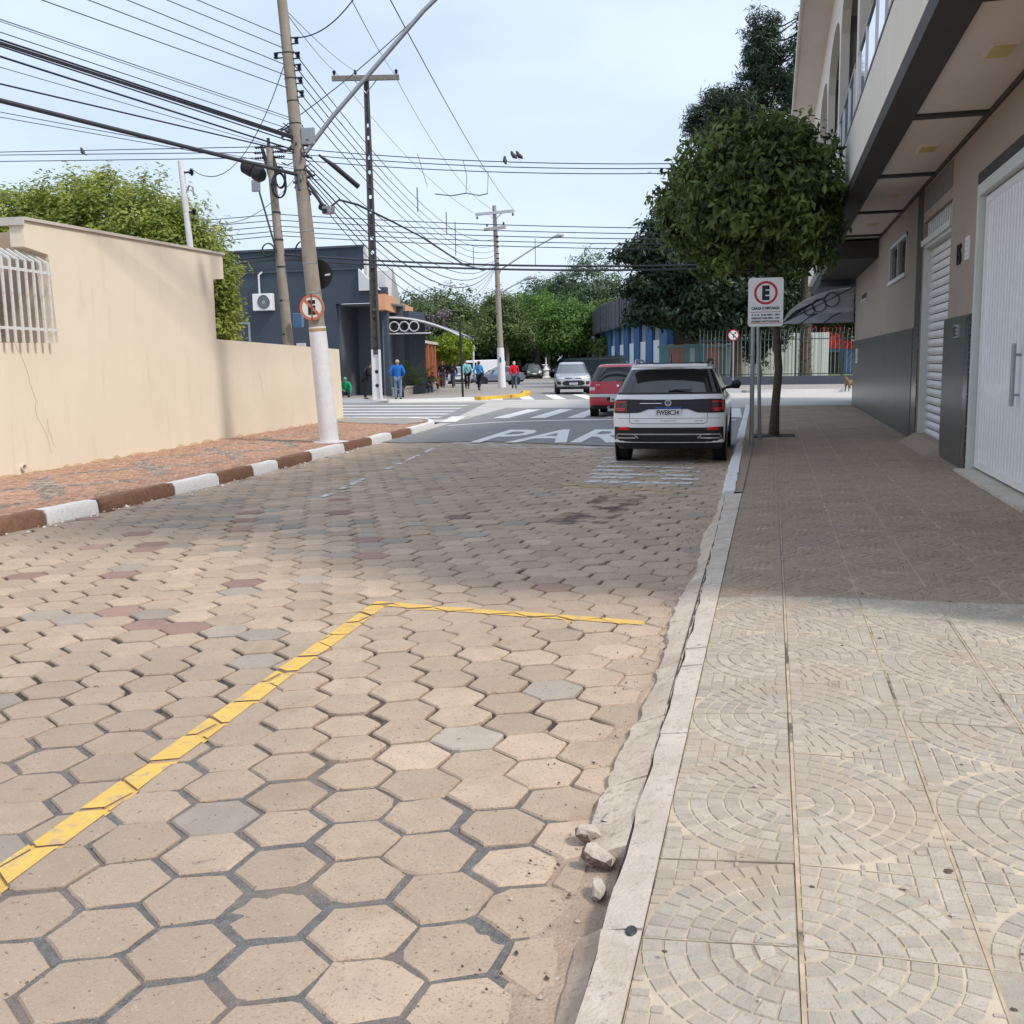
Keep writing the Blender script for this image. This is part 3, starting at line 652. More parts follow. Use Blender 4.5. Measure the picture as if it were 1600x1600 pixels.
# ------------------------------------------------------------------ left: beige boundary wall of a house
def wall_local(s): return s            # along the wall from its first corner
WANG = math.atan2(wdir.y, wdir.x)
bw = thing('boundary_wall', 'long cream rendered house wall with stepped top along the left pavement', 'wall', (wallA.x, wallA.y, 0), WANG)
# local frame: +x along the wall (away from the camera), -y towards the street
def wprism(mb, poly, y0, y1, mi=0): mb.prism(poly, y0, y1, mi, 'y')
b = MB(); wprism(b, [(-14, -.05), (15.0, -.05), (15.0, LZ+.06), (14.85, 2.08), (7.14, 2.2), (7.14, 3.40), (7.64, 3.45), (7.64, 3.93), (1.0, 3.77), (1.0, 3.4), (1.56, 3.34), (1.64, 2.03), (-2.2, 1.99), (-2.2, 3.5), (-14, 3.3)], 0, .22)
b.build('wall', m_beige, bw)
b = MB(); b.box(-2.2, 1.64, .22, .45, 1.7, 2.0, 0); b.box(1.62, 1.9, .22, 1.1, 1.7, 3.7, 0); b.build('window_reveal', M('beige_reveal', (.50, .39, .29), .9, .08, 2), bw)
b = MB(); b.box(-9, 1.9, 1.11, 1.3, 1.2, 3.74, 0); b.build('inner_house_wall', m_white_paint, bw)
b = MB(); b.box(-4.2, 1.615, .98, 1.045, 1.9, 3.18, 0); b.build('window_pane', m_dark_in, bw)
b = MB(); b.add([(1.0, -.035, 3.775), (7.70, -.035, 3.935), (7.70, .26, 3.935), (1.0, .26, 3.775), (1.0, -.035, 3.82), (7.70, -.035, 3.98), (7.70, .26, 3.98), (1.0, .26, 3.82)], [(0, 3, 2, 1), (4, 5, 6, 7), (0, 1, 5, 4), (1, 2, 6, 5), (2, 3, 7, 6), (3, 0, 4, 7)])
b.box(-6, 1.0, .98, 1.35, 3.74, 3.80); b.box(.96, 1.0, -.03, 1.3, 3.70, 3.815); b.build('coping', m_coping, bw)
gr = MB()
for z in (2.22, 3.05): gr.box(-2.15, 1.54, -.09, -.07, z-.02, z+.02)
gr.build('grille_rail', m_barmetal, bw)
bar = MB(); bar.box(-.020, .020, -.115, -.09, 2.02, 3.19); bar.add([(-.02, -.115, 3.19), (.02, -.115, 3.19), (.02, -.09, 3.17), (-.02, -.09, 3.17), (-.02, .16, 3.36), (.02, .16, 3.36), (.02, .16, 3.33), (-.02, .16, 3.33)], [(0, 1, 5, 4), (1, 2, 6, 5), (2, 3, 7, 6), (3, 0, 4, 7), (4, 5, 6, 7)])
bar = bar.mesh('grille_bar', m_barmetal)
for k in range(20):
    o = bpy.data.objects.new('grille_bar', bar); COL.objects.link(o); o.parent = bw; o.location = (1.36-.178*k, 0, 0)
b = MB(); b.tube([(.5, .05, .245), (.5, -.045, .235)], .045, 12, cap=False); b.tube([(.5, .02, .242), (.5, .03, .242)], .038, 12, mi=1); b.build('drain_pipe', [m_coping, m_dark_in], bw)
b = MB(); rr = random.Random(4)                                    # cracks in the render: thin grooves of broken plaster
def crack(x, z, n, dx, dz):
    pts = [(x, z)]
    for _ in range(n): x += rr.gauss(dx, .05); z += dz*rr.uniform(.4, 1.4); pts.append((x, z))
    for (a, c), (d, e) in zip(pts[:-1], pts[1:]):
        b.add([(a-.004, -.0015, c), (a+.004, -.0015, c), (d+.004, -.0015, e), (d-.004, -.0015, e)], [(0, 1, 2, 3)])
crack(.6, 2.0, 9, .03, -.1); crack(.95, 1.15, 6, .06, -.13); crack(9.2, 1.5, 5, .02, -.12); crack(11.4, 1.9, 6, .03, -.1); crack(1.2, .9, 4, .05, -.12)
b.build('render_crack', m_crack, bw)
b = MB(); x = -3
while x < 15:                                                       # peeling strip along the foot
    w_ = rr.uniform(.15, .7); h = rr.uniform(.01, .055)
    b.add([(x, -.004, .1), (x+w_, -.004, .1), (x+w_*rr.uniform(.7, 1), -.004, LZ+h*rr.uniform(.5, 1)), (x+w_*.45, -.004, LZ+h*1.1), (x+w_*rr.uniform(0, .2), -.004, LZ+h*.6)], [(0, 1, 2, 3, 4)]); x += w_*rr.uniform(.9, 1.8)
b.build('peeling_foot', m_plinth_stain, bw)

# ------------------------------------------------------------------ right: building over the pavement
BX, FX, Y0, Y1 = 2.48, 1.26, 5.5, 34.2  # Y0: unseen near end, set for where its shadow edge crosses the pavement
rb = thing('corner_building', 'two storey taupe and cream building overhanging the right pavement', 'building', (BX, 18, 0))
def rbuild(mb, name, mat, parent=None, **k):                     # coordinates are given in the world frame
    o = mb.build(name, mat, parent or rb, **k)
    o.location = (o.location.x-(BX if parent is None else 0), o.location.y-(18 if parent is None else 0), o.location.z)
    return o
b = MB()
b.box(BX, BX+.3, Y0, 10.30, .05, 4.6); b.box(BX, BX+.3, 10.30, 14.28, 3.72, 4.6); b.box(BX, BX+.3, 14.28, 16.38, .05, 4.6)
b.box(BX, BX+.3, 16.38, 19.35, 4.42, 4.6); b.box(BX, BX+.3, 16.38, 19.35, 3.86, 4.02); b.box(BX, BX+.3, 19.35, 21.5, .05, 4.6)
b.box(BX, BX+.3, 21.5, 24.45, .05, 3.2); b.box(BX, BX+.3, 21.5, 24.45, 3.98, 4.6); b.box(BX, BX+.3, 24.45, 30.3, .05, 4.6); b.box(BX, BX+.3, 30.3, 31.8, .05, 3.2); b.box(BX, BX+.3, 30.3, 31.8, 3.38, 4.6); b.box(BX, BX+.3, 31.8, Y1, .05, 4.6)
b.box(BX+.3, 9, Y1-.3, Y1, .05, 4.6); b.box(BX+.3, 9, Y0, Y0+.3, .05, 4.6)
rbuild(b, 'wall', m_taupe)
b = MB(); b.box(BX+.9, BX+1.0, Y0+.3, Y1-.3, .05, 4.5); b.box(BX+.3, BX+.9, Y0+.3, Y1-.3, .02, .06); rbuild(b, 'dark_room', m_dark_in)
for bx_ in ((BX-.006, BX+.02, 14.28, 14.42, 2.13, 3.72), (BX-.008, BX+.02, 19.37, 20.05, 2.12, 4.46), (BX-.006, BX+.02, 10.2, 14.42, 3.722, 3.86)): rbuild(MB().box(*bx_), 'dark_trim', m_darkbeam)
# granite cladding in panels
Y = 20.07
gpan = []
while Y < Y1-.2:
    b = MB(); w_ = min(2.36, Y1-Y); b.box(BX-.028, BX+.01, Y+.003, Y+w_-.003, .06, 2.11); rbuild(b, 'granite_panel', m_granite, bevel=.003); Y += w_
for (a, c, mt, x0) in ((19.38, 20.06, m_granite2, BX-.02), (14.60, 16.36, m_granite, BX-.05), (14.30, 14.60, m_granite2, BX-.05)):
    b = MB(); b.box(x0, BX+.01, a, c-.003, .06, 2.13); rbuild(b, 'granite_panel', mt, bevel=.003)
rbuild(MB().box(BX-.05, BX+.28, 14.283, 14.31, .06, 2.13), 'granite_panel', m_granite2); rbuild(MB().box(BX+.0, BX+.26, 16.385, 16.40, .06, 2.13), 'granite_panel', m_granite2)
# roller shutter, one slat after another
b = MB(); b.box(BX+.2, BX+.24, 16.40, 19.33, .2, 3.42); rbuild(b, 'shutter_backing', m_dark_in)
sl = MB(); h = .0665; sl.add([(BX+.15+dx, y, z) for y in (16.42, 19.31) for dx, z in ((.02, -h), (-.012, -h*.55), (-.018, 0), (-.008, h*.6), (.025, h*.9))], [(i, i+1, i+6, i+5) for i in range(4)])
slm = sl.mesh('shutter_slat', m_shutter, 60)
for k in range(23):
    o = bpy.data.objects.new('shutter_slat', slm); COL.objects.link(o); o.parent = rb; o.location = (-BX, -18, .30+.139*k)
b = MB(); b.box(BX+.02, BX+.20, 16.40, 19.33, 3.42, 3.50); b.box(BX-.03, BX+.05, 16.36, 19.37, 3.47, 3.56); b.box(BX+.02, BX+.2, 16.40, 16.46, .2, 3.45); b.box(BX+.02, BX+.2, 19.27, 19.33, .2, 3.45); rbuild(b, 'shutter_guide', m_gateframe)
for k in range(13):
    b = MB(); y = 16.55+.22*k; b.box(BX+.06, BX+.09, y-.035, y+.035, 3.56, 3.86); rbuild(b, 'transom_bar', m_shutter)
b = MB(); b.box(BX+.12, BX+.2, 16.40, 19.33, 3.5, 3.86); b.box(BX+.1, BX+.2, 16.40, 19.33, 4.02, 4.42); rbuild(b, 'dark_recess', m_dark_in)
for k in range(22):
    b = MB(); y = 16.46+.134*k; b.box(BX+.03, BX+.06, y-.022, y+.022, 4.02, 4.42); rbuild(b, 'vent_slat', m_soffgrey)
b = MB(); b.add([(2.18, 16.35, RZ-.02), (2.18, 19.3, RZ-.02), (BX, 19.45, RZ-.02), (BX, 16.2, RZ-.02), (BX-.02, 19.3, .27), (BX-.02, 16.35, .27)], [(0, 3, 5), (1, 4, 2), (0, 5, 4, 1), (0, 1, 2, 3), (2, 4, 5, 3)]); b.box(BX-.02, BX+.24, 16.40, 19.33, .05, .268)
rbuild(b, 'entry_ramp', m_tile2)
# white ribbed gate
b = MB(); b.box(BX-.03, BX+.12, 14.16, 14.28, .1, 3.70); b.box(BX-.03, BX+.12, 10.32, 10.44, .1, 3.70); b.box(BX-.03, BX+.12, 10.44, 14.16, 3.56, 3.70); rbuild(b, 'gate_frame', m_gateframe, bevel=.004)
gate = MB(); gate.box(BX+.09, BX+.11, 10.44, 14.16, .19, 3.54); gate.box(BX+.05, BX+.09, 10.46, 14.14, .19, .28); gate.box(BX+.05, BX+.09, 10.46, 14.14, 3.45, 3.54); gate.box(BX+.05, BX+.09, 14.04, 14.14, .28, 3.45); gate = rbuild(gate, 'gate', m_gate)
rib = MB(); rib.add([(x, y, z) for z in (.28, 3.45) for x, y in ((BX+.09, -.062), (BX+.055, -.045), (BX+.055, .045), (BX+.09, .062))], [(0, 1, 5, 4), (1, 2, 6, 5), (2, 3, 7, 6)])
rib = rib.mesh('gate_rib', m_gate)
for k in range(23):
    o = bpy.data.objects.new('gate_rib', rib); COL.objects.link(o); o.parent = gate; o.location = (0, 13.95-.153*k, 0)
b = MB(); b.tube([(BX-.02, 11.86, 1.06), (BX-.02, 11.86, 1.72)], .024, 10); b.tube([(BX-.02, 11.86, 1.18), (BX+.07, 11.86, 1.18)], .014, 8); b.tube([(BX-.02, 11.86, 1.6), (BX+.07, 11.86, 1.6)], .014, 8); b.build('gate_handle', m_galv, gate, 60)
b = MB(); b.box(2.30, 2.62, 10.4, 14.2, .02, RZ+.03); rbuild(b, 'gate_threshold', m_conc)
# sliding window and a small vent window
b = MB()
for y0, y1 in ((21.5, 21.58), (24.37, 24.45), (22.95, 23.02)): b.box(BX-.02, BX+.08, y0, y1, 3.2, 3.98)
b.box(BX-.02, BX+.08, 21.5, 24.45, 3.92, 3.98); b.box(BX-.05, BX+.08, 21.46, 24.49, 3.14, 3.215); win = rbuild(b, 'window_frame', m_greywhite)
for y0, y1 in ((21.58, 22.95), (23.02, 24.37)):
    b = MB(); b.box(BX+.03, BX+.04, y0, y1, 3.215, 3.92); b.build('window_pane', M('dark_pane', (.03, .02, .017), .1, 0, spec=.8), win)
b = MB(); b.box(BX-.02, BX+.02, 30.3, 31.8, 3.2, 3.23); b.box(BX+.05, BX+.06, 30.3, 31.8, 3.2, 3.38, 1); rbuild(b, 'vent_window', [m_greywhite, m_dark_in])
# letter slot, house number, notices
b = MB(); b.box(BX-.075, BX-.045, 14.98, 15.36, 1.84, 2.02); lb = rbuild(b, 'letter_box', m_galv, bevel=.003)
for k in range(3):
    b = MB(); b.box(BX-.079, BX-.074, 15.02, 15.16, 1.865+.05*k, 1.885+.05*k); b.build('slot', m_signblack, lb)
b = MB(); b.box(BX-.079, BX-.074, 15.19, 15.33, 1.86, 2.0); b.build('slot', m_signblack, lb)
num = text_obj('house_number', '15', .36, m_signblack, rb, facing((-.012, 15.55-18, 2.98), (-1, 0, 0)), .28, .012, .012)
b = MB(); b.box(BX-.012, BX, 14.82, 15.12, 2.86, 3.16); pl = rbuild(b, 'notice_plate', m_signwhite)
for k in range(4): text_obj('plate_line', '-----', .05, m_signblack, pl, facing((BX-.014, 14.97, 3.10-.065*k), (-1, 0, 0)), .22, .0005)
# beam, soffit panels, lamps
b = MB(); b.box(FX+.004, 1.62, Y0, 33.9, 4.47, 4.66)
for y in (9.5, 13.85, 18.1, 22.4, 26.5, 30.5): b.box(1.62, BX-.03, y-.09, y+.09, 4.465, 4.66)
b.box(BX-.03, BX-.002, Y0, 33.9, 4.44, 4.6); b.box(1.4, BX-.01, 27.2, 34.1, 4.02, 4.44); rbuild(b, 'beam', m_darkbeam)
ybs = [Y0+.01, 9.41, 9.59, 13.76, 13.94, 18.01, 18.19, 22.31, 22.49, 26.41, 26.59, 30.41, 30.59, 33.9]
for a, c in zip(ybs[::2], ybs[1::2]):
    b = MB(); b.box(1.624, BX-.034, a+.004, c-.004, 4.50, 4.64); rbuild(b, 'soffit_panel', m_soffit)
for y in (7.0, 11.2, 16.0, 20.3, 24.5):
    b = MB(); b.box(1.94, 2.20, y-.24, y+.24, 4.485, 4.502); lo = rbuild(b, 'soffit_lamp', m_soffit)
    b = MB(); b.box(1.97, 2.17, y-.20, y+.20, 4.478, 4.49); b.build('diffuser', m_yellowlamp, lo)
# cream fascia and upper floor
b = MB(); b.box(FX, FX+.16, Y0, 41.2, 4.665, 5.60); b.box(FX, FX+.16, 33.9, 41.2, 4.3, 4.665); b.box(FX+.16, 7, Y0, Y0+.16, 4.665, 5.6); rbuild(b, 'fascia', m_taupe_lt)
b = MB(); b.box(FX+.16, 6, Y0+.16, 41.2, 5.30, 5.42); rbuild(b, 'balcony_floor', m_soffgrey)
b = MB(); b.box(FX-.012, FX+.12, Y0, 41.2, 5.602, 5.645); rbuild(b, 'fascia_trim', m_signblack)
PX = FX+.02
pil = [3.2+5.22*k for k in range(8)]                                # bay lines
b = MB(); b.box(PX, PX+.18, Y0, 41.2, 9.22, 10.16); rbuild(b, 'upper_band', m_arch)
for k, y in enumerate(pil):
    if Y0 < y < 41:
        b = MB(); b.box(PX, PX+.18, y-.22, y+.22, 5.647, 9.22); rbuild(b, 'pillar', m_arch)
        b = MB(); b.box(PX+.18, 2.75, y-.09, y+.09, 5.43, 8.74); rbuild(b, 'dividing_wall', m_soffgrey)
        b = MB(); b.box(PX+.18, 2.75, y-.085, y+.085, 8.742, 9.6); rbuild(b, 'dividing_wall_head', m_arch)
for a, c in zip(pil[:-1], pil[1:]):
    lo, hi = max(a+.22, Y0), min(c-.22, 41.2); mid = (a+c)/2; hw = (c-a)/2-.22
    if hi-lo < 1: continue
    n = 16; arc = [(y, 8.35+.82*sqrt(max(0, 1-((y-mid)/hw)**2))) for y in [lo+(hi-lo)*i/n for i in range(n+1)]]
    b = MB()
    for (ya, za), (yc, zc) in zip(arc[:-1], arc[1:]): b.prism([(ya, za), (yc, zc), (yc, 9.22), (ya, 9.22)], PX+.001, PX+.179, 0, 'x')
    rbuild(b, 'arch', m_arch)
    b = MB(); b.box(FX+.03, FX+.045, lo+.35, hi-.35, 5.70, 6.40); ra = rbuild(b, 'railing_glass', m_railglass)
    for y in (lo+.30, lo+1.6, hi-1.6, hi-.30): MB().box(FX+.01, FX+.07, y-.04, y+.04, 5.645, 6.50).build('railing_post', m_white_paint, ra)
    b = MB(); b.tube([(FX+.04, lo+.05, 6.53), (FX+.04, hi-.05, 6.53)], .035, 8); b.build('railing_rail', m_galv, ra, 60)
b = MB(); b.box(2.75, 2.9, Y0, 41.2, 5.42, 10.16); b.box(2.75, 9, Y0, Y0+.15, 5.42, 10.16); b.box(2.9, 9, 41.05, 41.2, 4.6, 10.16); rbuild(b, 'upper_wall', m_soffgrey)
b = MB(); b.box(.56, PX+.001, Y0, 41.3, 10.16, 10.24); b.box(PX+.18, 9, Y0, 41.3, 10.16, 10.24); rbuild(b, 'eave_soffit', m_soffit)
b = MB(); b.box(.50, .56, Y0, 41.3, 10.12, 10.42); b.box(.56, 9, Y0, 41.3, 10.24, 10.42); rbuild(b, 'roof_edge', m_arch)
b = MB(); b.box(1.42, 6, 34.25, 41, 3.95, 4.28); b.box(3.2, 6, 34.3, 41, .05, 3.95); rbuild(b, 'rear_overhang', M('dark_teal_render', (.045, .058, .062), .8, .1, 2))
b = MB(); b.box(BX-.033, BX-.029, 32.4, 33.1, 1.44, 1.86); pn = rbuild(b, 'paper_notice', m_signwhite)
for k in range(6):
    b = MB(); b.box(BX-.035, BX-.0335, 32.46, 32.98+.03*(k % 3), 1.79-.06*k, 1.81-.06*k); b.build('print_line', m_darkmetal, pn)
# curved metal awning over the corner
aw = thing('metal_awning', 'curved grey metal awning on the corner of the right building', 'awning', (1.4, 34.9, 2.7))
for j in range(6):
    b = MB(); n = 10; ya, yc = -.55+.42*j, -.55+.42*(j+1)-.015
    arc = [(-1.14+2.2*t, .02+1.05*(1-(1-t)**2)**.62) for t in [i/n for i in range(n+1)]]
    vs = [(x, y, z+dz) for y in (ya, yc) for dz in (0, .012) for x, z in arc]
    m_ = n+1; fs = []
    for i in range(n): fs += [(i, i+1, 2*m_+i+1, 2*m_+i), (m_+i, 3*m_+i, 3*m_+i+1, m_+i+1), (i, m_+i, m_+i+1, i+1), (2*m_+i, 2*m_+i+1, 3*m_+i+1, 3*m_+i)]
    b.add(vs, fs); b.build('awning_strip', m_awning, aw, 50)
b = MB(); n = 12; arc = [(-1.12+2.16*i/n, .02+1.03*(1-(1-i/n)**2)**.62) for i in range(n+1)]
b.prism([(x, z) for x, z in arc]+[(1.04, .30), (-.2, .26), (-1.12, -.01)], -.552, -.545, 0, 'y'); b.build('end_panel', M('smoky_sheet', (.36, .37, .39), .3, .12, 3, spec=.6, stains=[(1.5, .45, .65, .6, (.60, .60, .58), (.6, 1, 6))]), aw)
b = MB(); b.add([(-1.14, -.62, .0), (1.05, -.62, .0), (1.05, -.56, .32), (-.5, -.56, .30)], [(0, 1, 2, 3)]); b.build('valance', m_awning, aw)
b = MB()
for k in range(6): b.tube([(-1.1+.03*k, -.57, .03+.02*k), (-.75+.10*k, -.57, .38+.04*k), (-.25+.11*k, -.57, .62+.05*k)], .012, 5)
for x in (-.35, .35): b.tube([(x-.2, -.63, 0), (x+.05, -.6, .2), (x+.3, -.57, .31)], .014, 5)
b.build('awning_ribs', m_signblack, aw)
b = MB(); b.box(-1.16, 1.06, -.60, -.56, -.02, .03); b.box(-1.16, -1.12, -.60, 2.0, -.02, .03); b.tube([(-1.1, -.58, .05), (1.05, -.58, 1.1)], .015, 6)
b.build('awning_frame', m_darkmetal, aw)
for x, z, r_ in ((-.30, .42, .16), (.0, .55, .2), (.38, .72, .22)):
    b = MB(); b.tube([(x+r_*cos(t), -.585, z+r_*sin(t)) for t in [2*pi*i/20 for i in range(21)]], .014, 6); b.build('ring', m_signblack, aw, 60)

# ------------------------------------------------------------------ utility poles
def pole_parts(t, b, name, mat, **k): return b.build(name, mat, t, **k)
def insulator(c, parent, s=1.0, mat=None, axis='z'):
    prof = [(.001, -.06), (.018, -.06), (.02, -.04), (.05, -.03), (.02, -.015), (.045, .0), (.02, .015), (.05, .03), (.02, .045), (.015, .06), (.001, .06)]
    return MB().lathe([(r*s, h*s) for r, h in prof], 10, c, axis).build('insulator', mat or m_black, parent, 50)
P1A, P1B = Vector((-8.35, 18.5, .10)), Vector((-8.93, 18.34, 9.4))
def p1(z): return P1A.lerp(P1B, (z-P1A.z)/(P1B.z-P1A.z))
up1 = thing('utility_pole', 'leaning round concrete pole with whitewashed foot on the left pavement', 'utility pole', P1A)
def rel(o, t): o.location = -Vector(t.location); return o
n = 14; zs = [2.36+(9.4-2.36)*i/n for i in range(n+1)]
rel(MB().tube([p1(z) for z in zs], [.176-.0125*(z) *.82 for z in zs], 20).build('shaft', m_concpole, up1, 50), up1)
rel(MB().tube([p1(z) for z in (.1, .8, 1.6, 2.36)], [.186, .180, .173, .164], 20).build('whitewashed_foot', m_polewhite, up1, 50), up1)
b = MB(); b.prism([(-8.35+.36*cos(t)*(1+.12*sin(3*t)), 18.5+.27*sin(t)) for t in [2*pi*i/14 for i in range(14)]], .12, .158); rel(b.build('mortar_collar', m_polewhite, up1), up1)
for z in (2.30,): rel(MB().tube([p1(z-.03), p1(z+.03)], [.167, .166], 20).build('tape_band', M('brown_tape', (.42, .30, .16), .6), up1, 60), up1)
for z in (3.0, 3.55, 4.15, 4.72, 4.92, 5.25, 6.1, 6.5, 6.9, 7.35):
    rel(MB().tube([p1(z-.012), p1(z+.012)], [.181-.0103*z]*2, 18).build('clamp_band', m_galv if z < 5 else m_darkmetal, up1, 60), up1)
for z in (7.56, 7.30, 7.09, 6.86, 6.62):
    c = p1(z); bk = rel(MB().box(c.x+.08, c.x+.24, c.y-.02, c.y+.02, c.z+.045, c.z+.06).box(c.x+.08, c.x+.24, c.y-.02, c.y+.02, c.z-.06, c.z-.045).build('insulator_bracket', m_darkmetal, up1), up1)
    insulator((c.x+.20, c.y, c.z), bk, .95)
c = p1(7.33); bk = rel(MB().box(c.x-.27, c.x-.08, c.y-.02, c.y+.02, c.z+.04, c.z+.055).box(c.x-.27, c.x-.08, c.y-.02, c.y+.02, c.z-.055, c.z-.04).build('insulator_bracket', m_darkmetal, up1), up1); insulator((c.x-.24, c.y, c.z), bk, 1.0)
rr = random.Random(21); b = MB()
for k in range(46):                                                  # tangle of clamps and tails where the cables meet
    z = rr.uniform(5.0, 6.15); c = p1(z); a = rr.uniform(0, 2*pi); r_ = .125
    q = Vector((c.x+r_*cos(a), c.y+r_*sin(a), z)); e = Vector((q.x+.13*cos(a)+rr.gauss(0, .07), q.y+.13*sin(a)+rr.gauss(0, .05), z+rr.gauss(-.04, .09)))
    b.tube([q, (q+e)/2+Vector((0, 0, rr.uniform(-.05, .02))), e], rr.choice((.008, .011, .02, .026)), 5)
stuff(rel(b.build('cable_clamps', m_wire, up1), up1))
c = p1(5.85); rel(MB().obox((c.x+.24, c.y-.02, 5.86), (.26, .05, .30), R(8)).build('equipment_plate', m_galv, up1, bevel=.01), up1)
a0 = p1(5.62); pts = [a0+Vector((.16, -.02, -.05)), Vector((-8.05, 18.55, 6.2)), Vector((-6.35, 19.0, 8.05)), Vector((-5.6, 19.22, 8.75)), Vector((-5.0, 19.38, 9.05)), Vector((-4.4, 19.5, 9.12))]
arm = rel(MB().tube(pts, .042, 12).build('lamp_arm', m_galv, up1, 60), up1)
b = MB().tube([(-4.45, 19.5, 9.12), (-4.25, 19.54, 9.13), (-3.95, 19.6, 9.1), (-3.75, 19.64, 9.08)], [.05, .11, .12, .04], 10); b.build('lamp_head', m_galv, arm, 60)
# no-parking sign strapped to the pole, and the back of another round sign
def disc_sign(name, label, loc, r, ang, mats, parts, group=None):
    t = thing(name, label, 'sign', loc, ang, group)
    MB().lathe([(.0001, .006), (r, .006), (r, -.004), (.0001, -.004)], 40, (0, 0, 0), 'y').build('plate', mats, t, 30)
    for fn in parts: fn(t)
    return t
def ring(t, r0, r1, mat, y=-.0075):
    n = 40; b = MB(); vs = [(r_*cos(2*pi*i/n), y, r_*sin(2*pi*i/n)) for r_ in (r0, r1) for i in range(n)]
    b.add(vs, [(i, (i+1) % n, n+(i+1) % n, n+i) for i in range(n)]); return b.build('rim_ring', mat, t)
def bar45(t, r, w, mat, sgn=1, y=-.009):
    b = MB(); k = sqrt(.5); ax = Vector((-k*sgn, 0, k)); pn = Vector((k, 0, k*sgn))
    b.add([Vector((0, y, 0))+ax*s*r+pn*q*w/2 for s, q in ((-1, -1), (1, -1), (1, 1), (-1, 1))], [(0, 1, 2, 3)]); return b.build('slash_bar', mat, t)
c = p1(2.72)
np_ = disc_sign('round_sign', 'faded round no parking sign with letter E strapped to the leaning pole', (c.x+.02, c.y-.185, 2.72), .245, R(4), m_signwhite, [
    lambda t: ring(t, .195, .245, m_signfade), lambda t: bar45(t, .205, .05, m_signfade, 1, -.0095),
    lambda t: text_obj('letter_e', 'E', .34, m_signblack, t, facing((0, -.0085, 0), (0, -1, 0)), .15, .0003, .02)])
b = MB(); b.box(-.012, .012, -.014, -.0105, -.25, .25); b.lathe([(.001, -.004), (.014, -.004), (.014, 0), (.001, 0)], 8, (0, -.012, .17), 'y'); b.lathe([(.001, -.004), (.014, -.004), (.014, 0), (.001, 0)], 8, (0, -.012, -.19), 'y'); b.build('strap', m_rust, np_)
c = p1(3.36)
bs = disc_sign('round_sign', 'black back of a round sign behind the leaning concrete pole', (c.x+.05, c.y+.20, 3.36), .285, R(4), m_signblack, [])
b = MB(); b.add([(.13, -.007, -.03), (.235, -.007, -.02), (.245, -.007, .012), (.14, -.007, .002)], [(0, 1, 2, 3)]); b.build('sticker', m_signwhite, bs)

# second pole: double-T concrete with holes and a cross arm
def t_pole():
    t = thing('utility_pole', 'dark square concrete pole with round holes, white foot and timber cross arm', 'utility pole', (-16.66, 42.1, .1), R(14))
    H = 13.5
    def w(z): return .40-.0145*z
    def d(z): return .30-.010*z
    def seg(z0, z1, name, mat):
        b = MB()
        for s in (-1, 1):
            for z_ in [z0]:
                b.add([(s*w(z)/2, y*d(z)/2, z) for z in (z0, z1) for y in (-1, 1)] + [(s*(w(z)/2-.07), y*d(z)/2, z) for z in (z0, z1) for y in (-1, 1)],
                      [(0, 1, 3, 2), (4, 6, 7, 5), (0, 2, 6, 4), (1, 5, 7, 3), (0, 4, 5, 1), (2, 3, 7, 6)])
        return b.build(name, mat, t)
    def web(z0, z1, mat, holes):
        """thin web with real openings"""
        b = MB(); step = .1; z = z0
        hs = [(h-.1, h+.1) for h in holes]
        edges = sorted({z0, z1, *[e for h in hs for e in h]})
        for a, c in zip(edges[:-1], edges[1:]):
            hh = (a+c)/2; x = w(hh)/2-.071
            inside = [h for h in holes if abs(h-hh) < .09]
            if not inside: b.box(-x, x, -.045, .045, a, c)
            else:
                h = inside[0]; r_ = .085; n = 10; e = []
                for i in range(n+1):
                    an = -pi/2+pi*i/n; e.append((r_*cos(an), h+r_*sin(an)))
                for s in (-1, 1):
                    for (xa, za), (xb, zb) in zip(e[:-1], e[1:]):
                        b.add([(s*xa, y, za) for y in (-.045, .045)]+[(s*xb, y, zb) for y in (-.045, .045)]+[(s*x, y, zb) for y in (-.045, .045)]+[(s*x, y, za) for y in (-.045, .045)], [(0, 1, 3, 2), (0, 2, 4, 6), (1, 7, 5, 3)])
                    for zz0, zz1 in ((a, h-r_), (h+r_, c)):
                        b.box(min(0, s*x), max(0, s*x), -.045, .045, zz0, zz1)
        return b.build('web', mat, t)
    seg(2.2, H, 'shaft', m_darkpole); seg(0, 2.198, 'whitewashed_foot', m_polewhite)
    web(0, 2.0, m_polewhite, [.65, 1.25]); web(2.3, H, m_darkpole, [2.7, 3.5, 4.4, 6.3, 6.9, 8.0, 8.6, 9.6, 10.2, 11.0, 11.5])
    for z in (2.1, 3.9, 5.7, 7.4, 9.0): MB().box(-w(z)/2+.07, w(z)/2-.07, -d(z)/2+.01, d(z)/2-.01, z-.06, z+.06).build('stiffener', m_darkpole, t)
    b = MB(); b.prism([(.34*cos(a)*(1.2 if cos(a) > 0 else 1), .26*sin(a)) for a in [2*pi*i/12 for i in range(12)]], 0, .07); b.build('mortar_collar', m_polewhite, t)
    ar = MB().box(-1.4, 1.4, -.26, -.13, 13.25, 13.45).build('cross_arm', M('weathered_timber', (.20, .19, .17), .9, .3, 9), t)
    for x in (-1.3, -.42, 1.28): insulator((x, -.19, 13.58), ar, 1.7)
    b = MB()
    for s in (-1, 1): b.tube([(s*.45, -.2, 13.25), (0, -.16, 12.75)], .022, 6)
    b.build('arm_brace', m_galv, t); return t
t_pole()
up3 = thing('utility_pole', 'thin concrete pole with cable coils behind the low cream wall', 'utility pole', (-14.2, 29, 0))
b = MB().tube([(-.02, 0, 0), (-.12, 0, 2.4), (-.25, 0, 5), (-.42, 0, 8.1)], [.17, .16, .14, .11], 14); b.build('shaft', m_concpole, up3, 60)
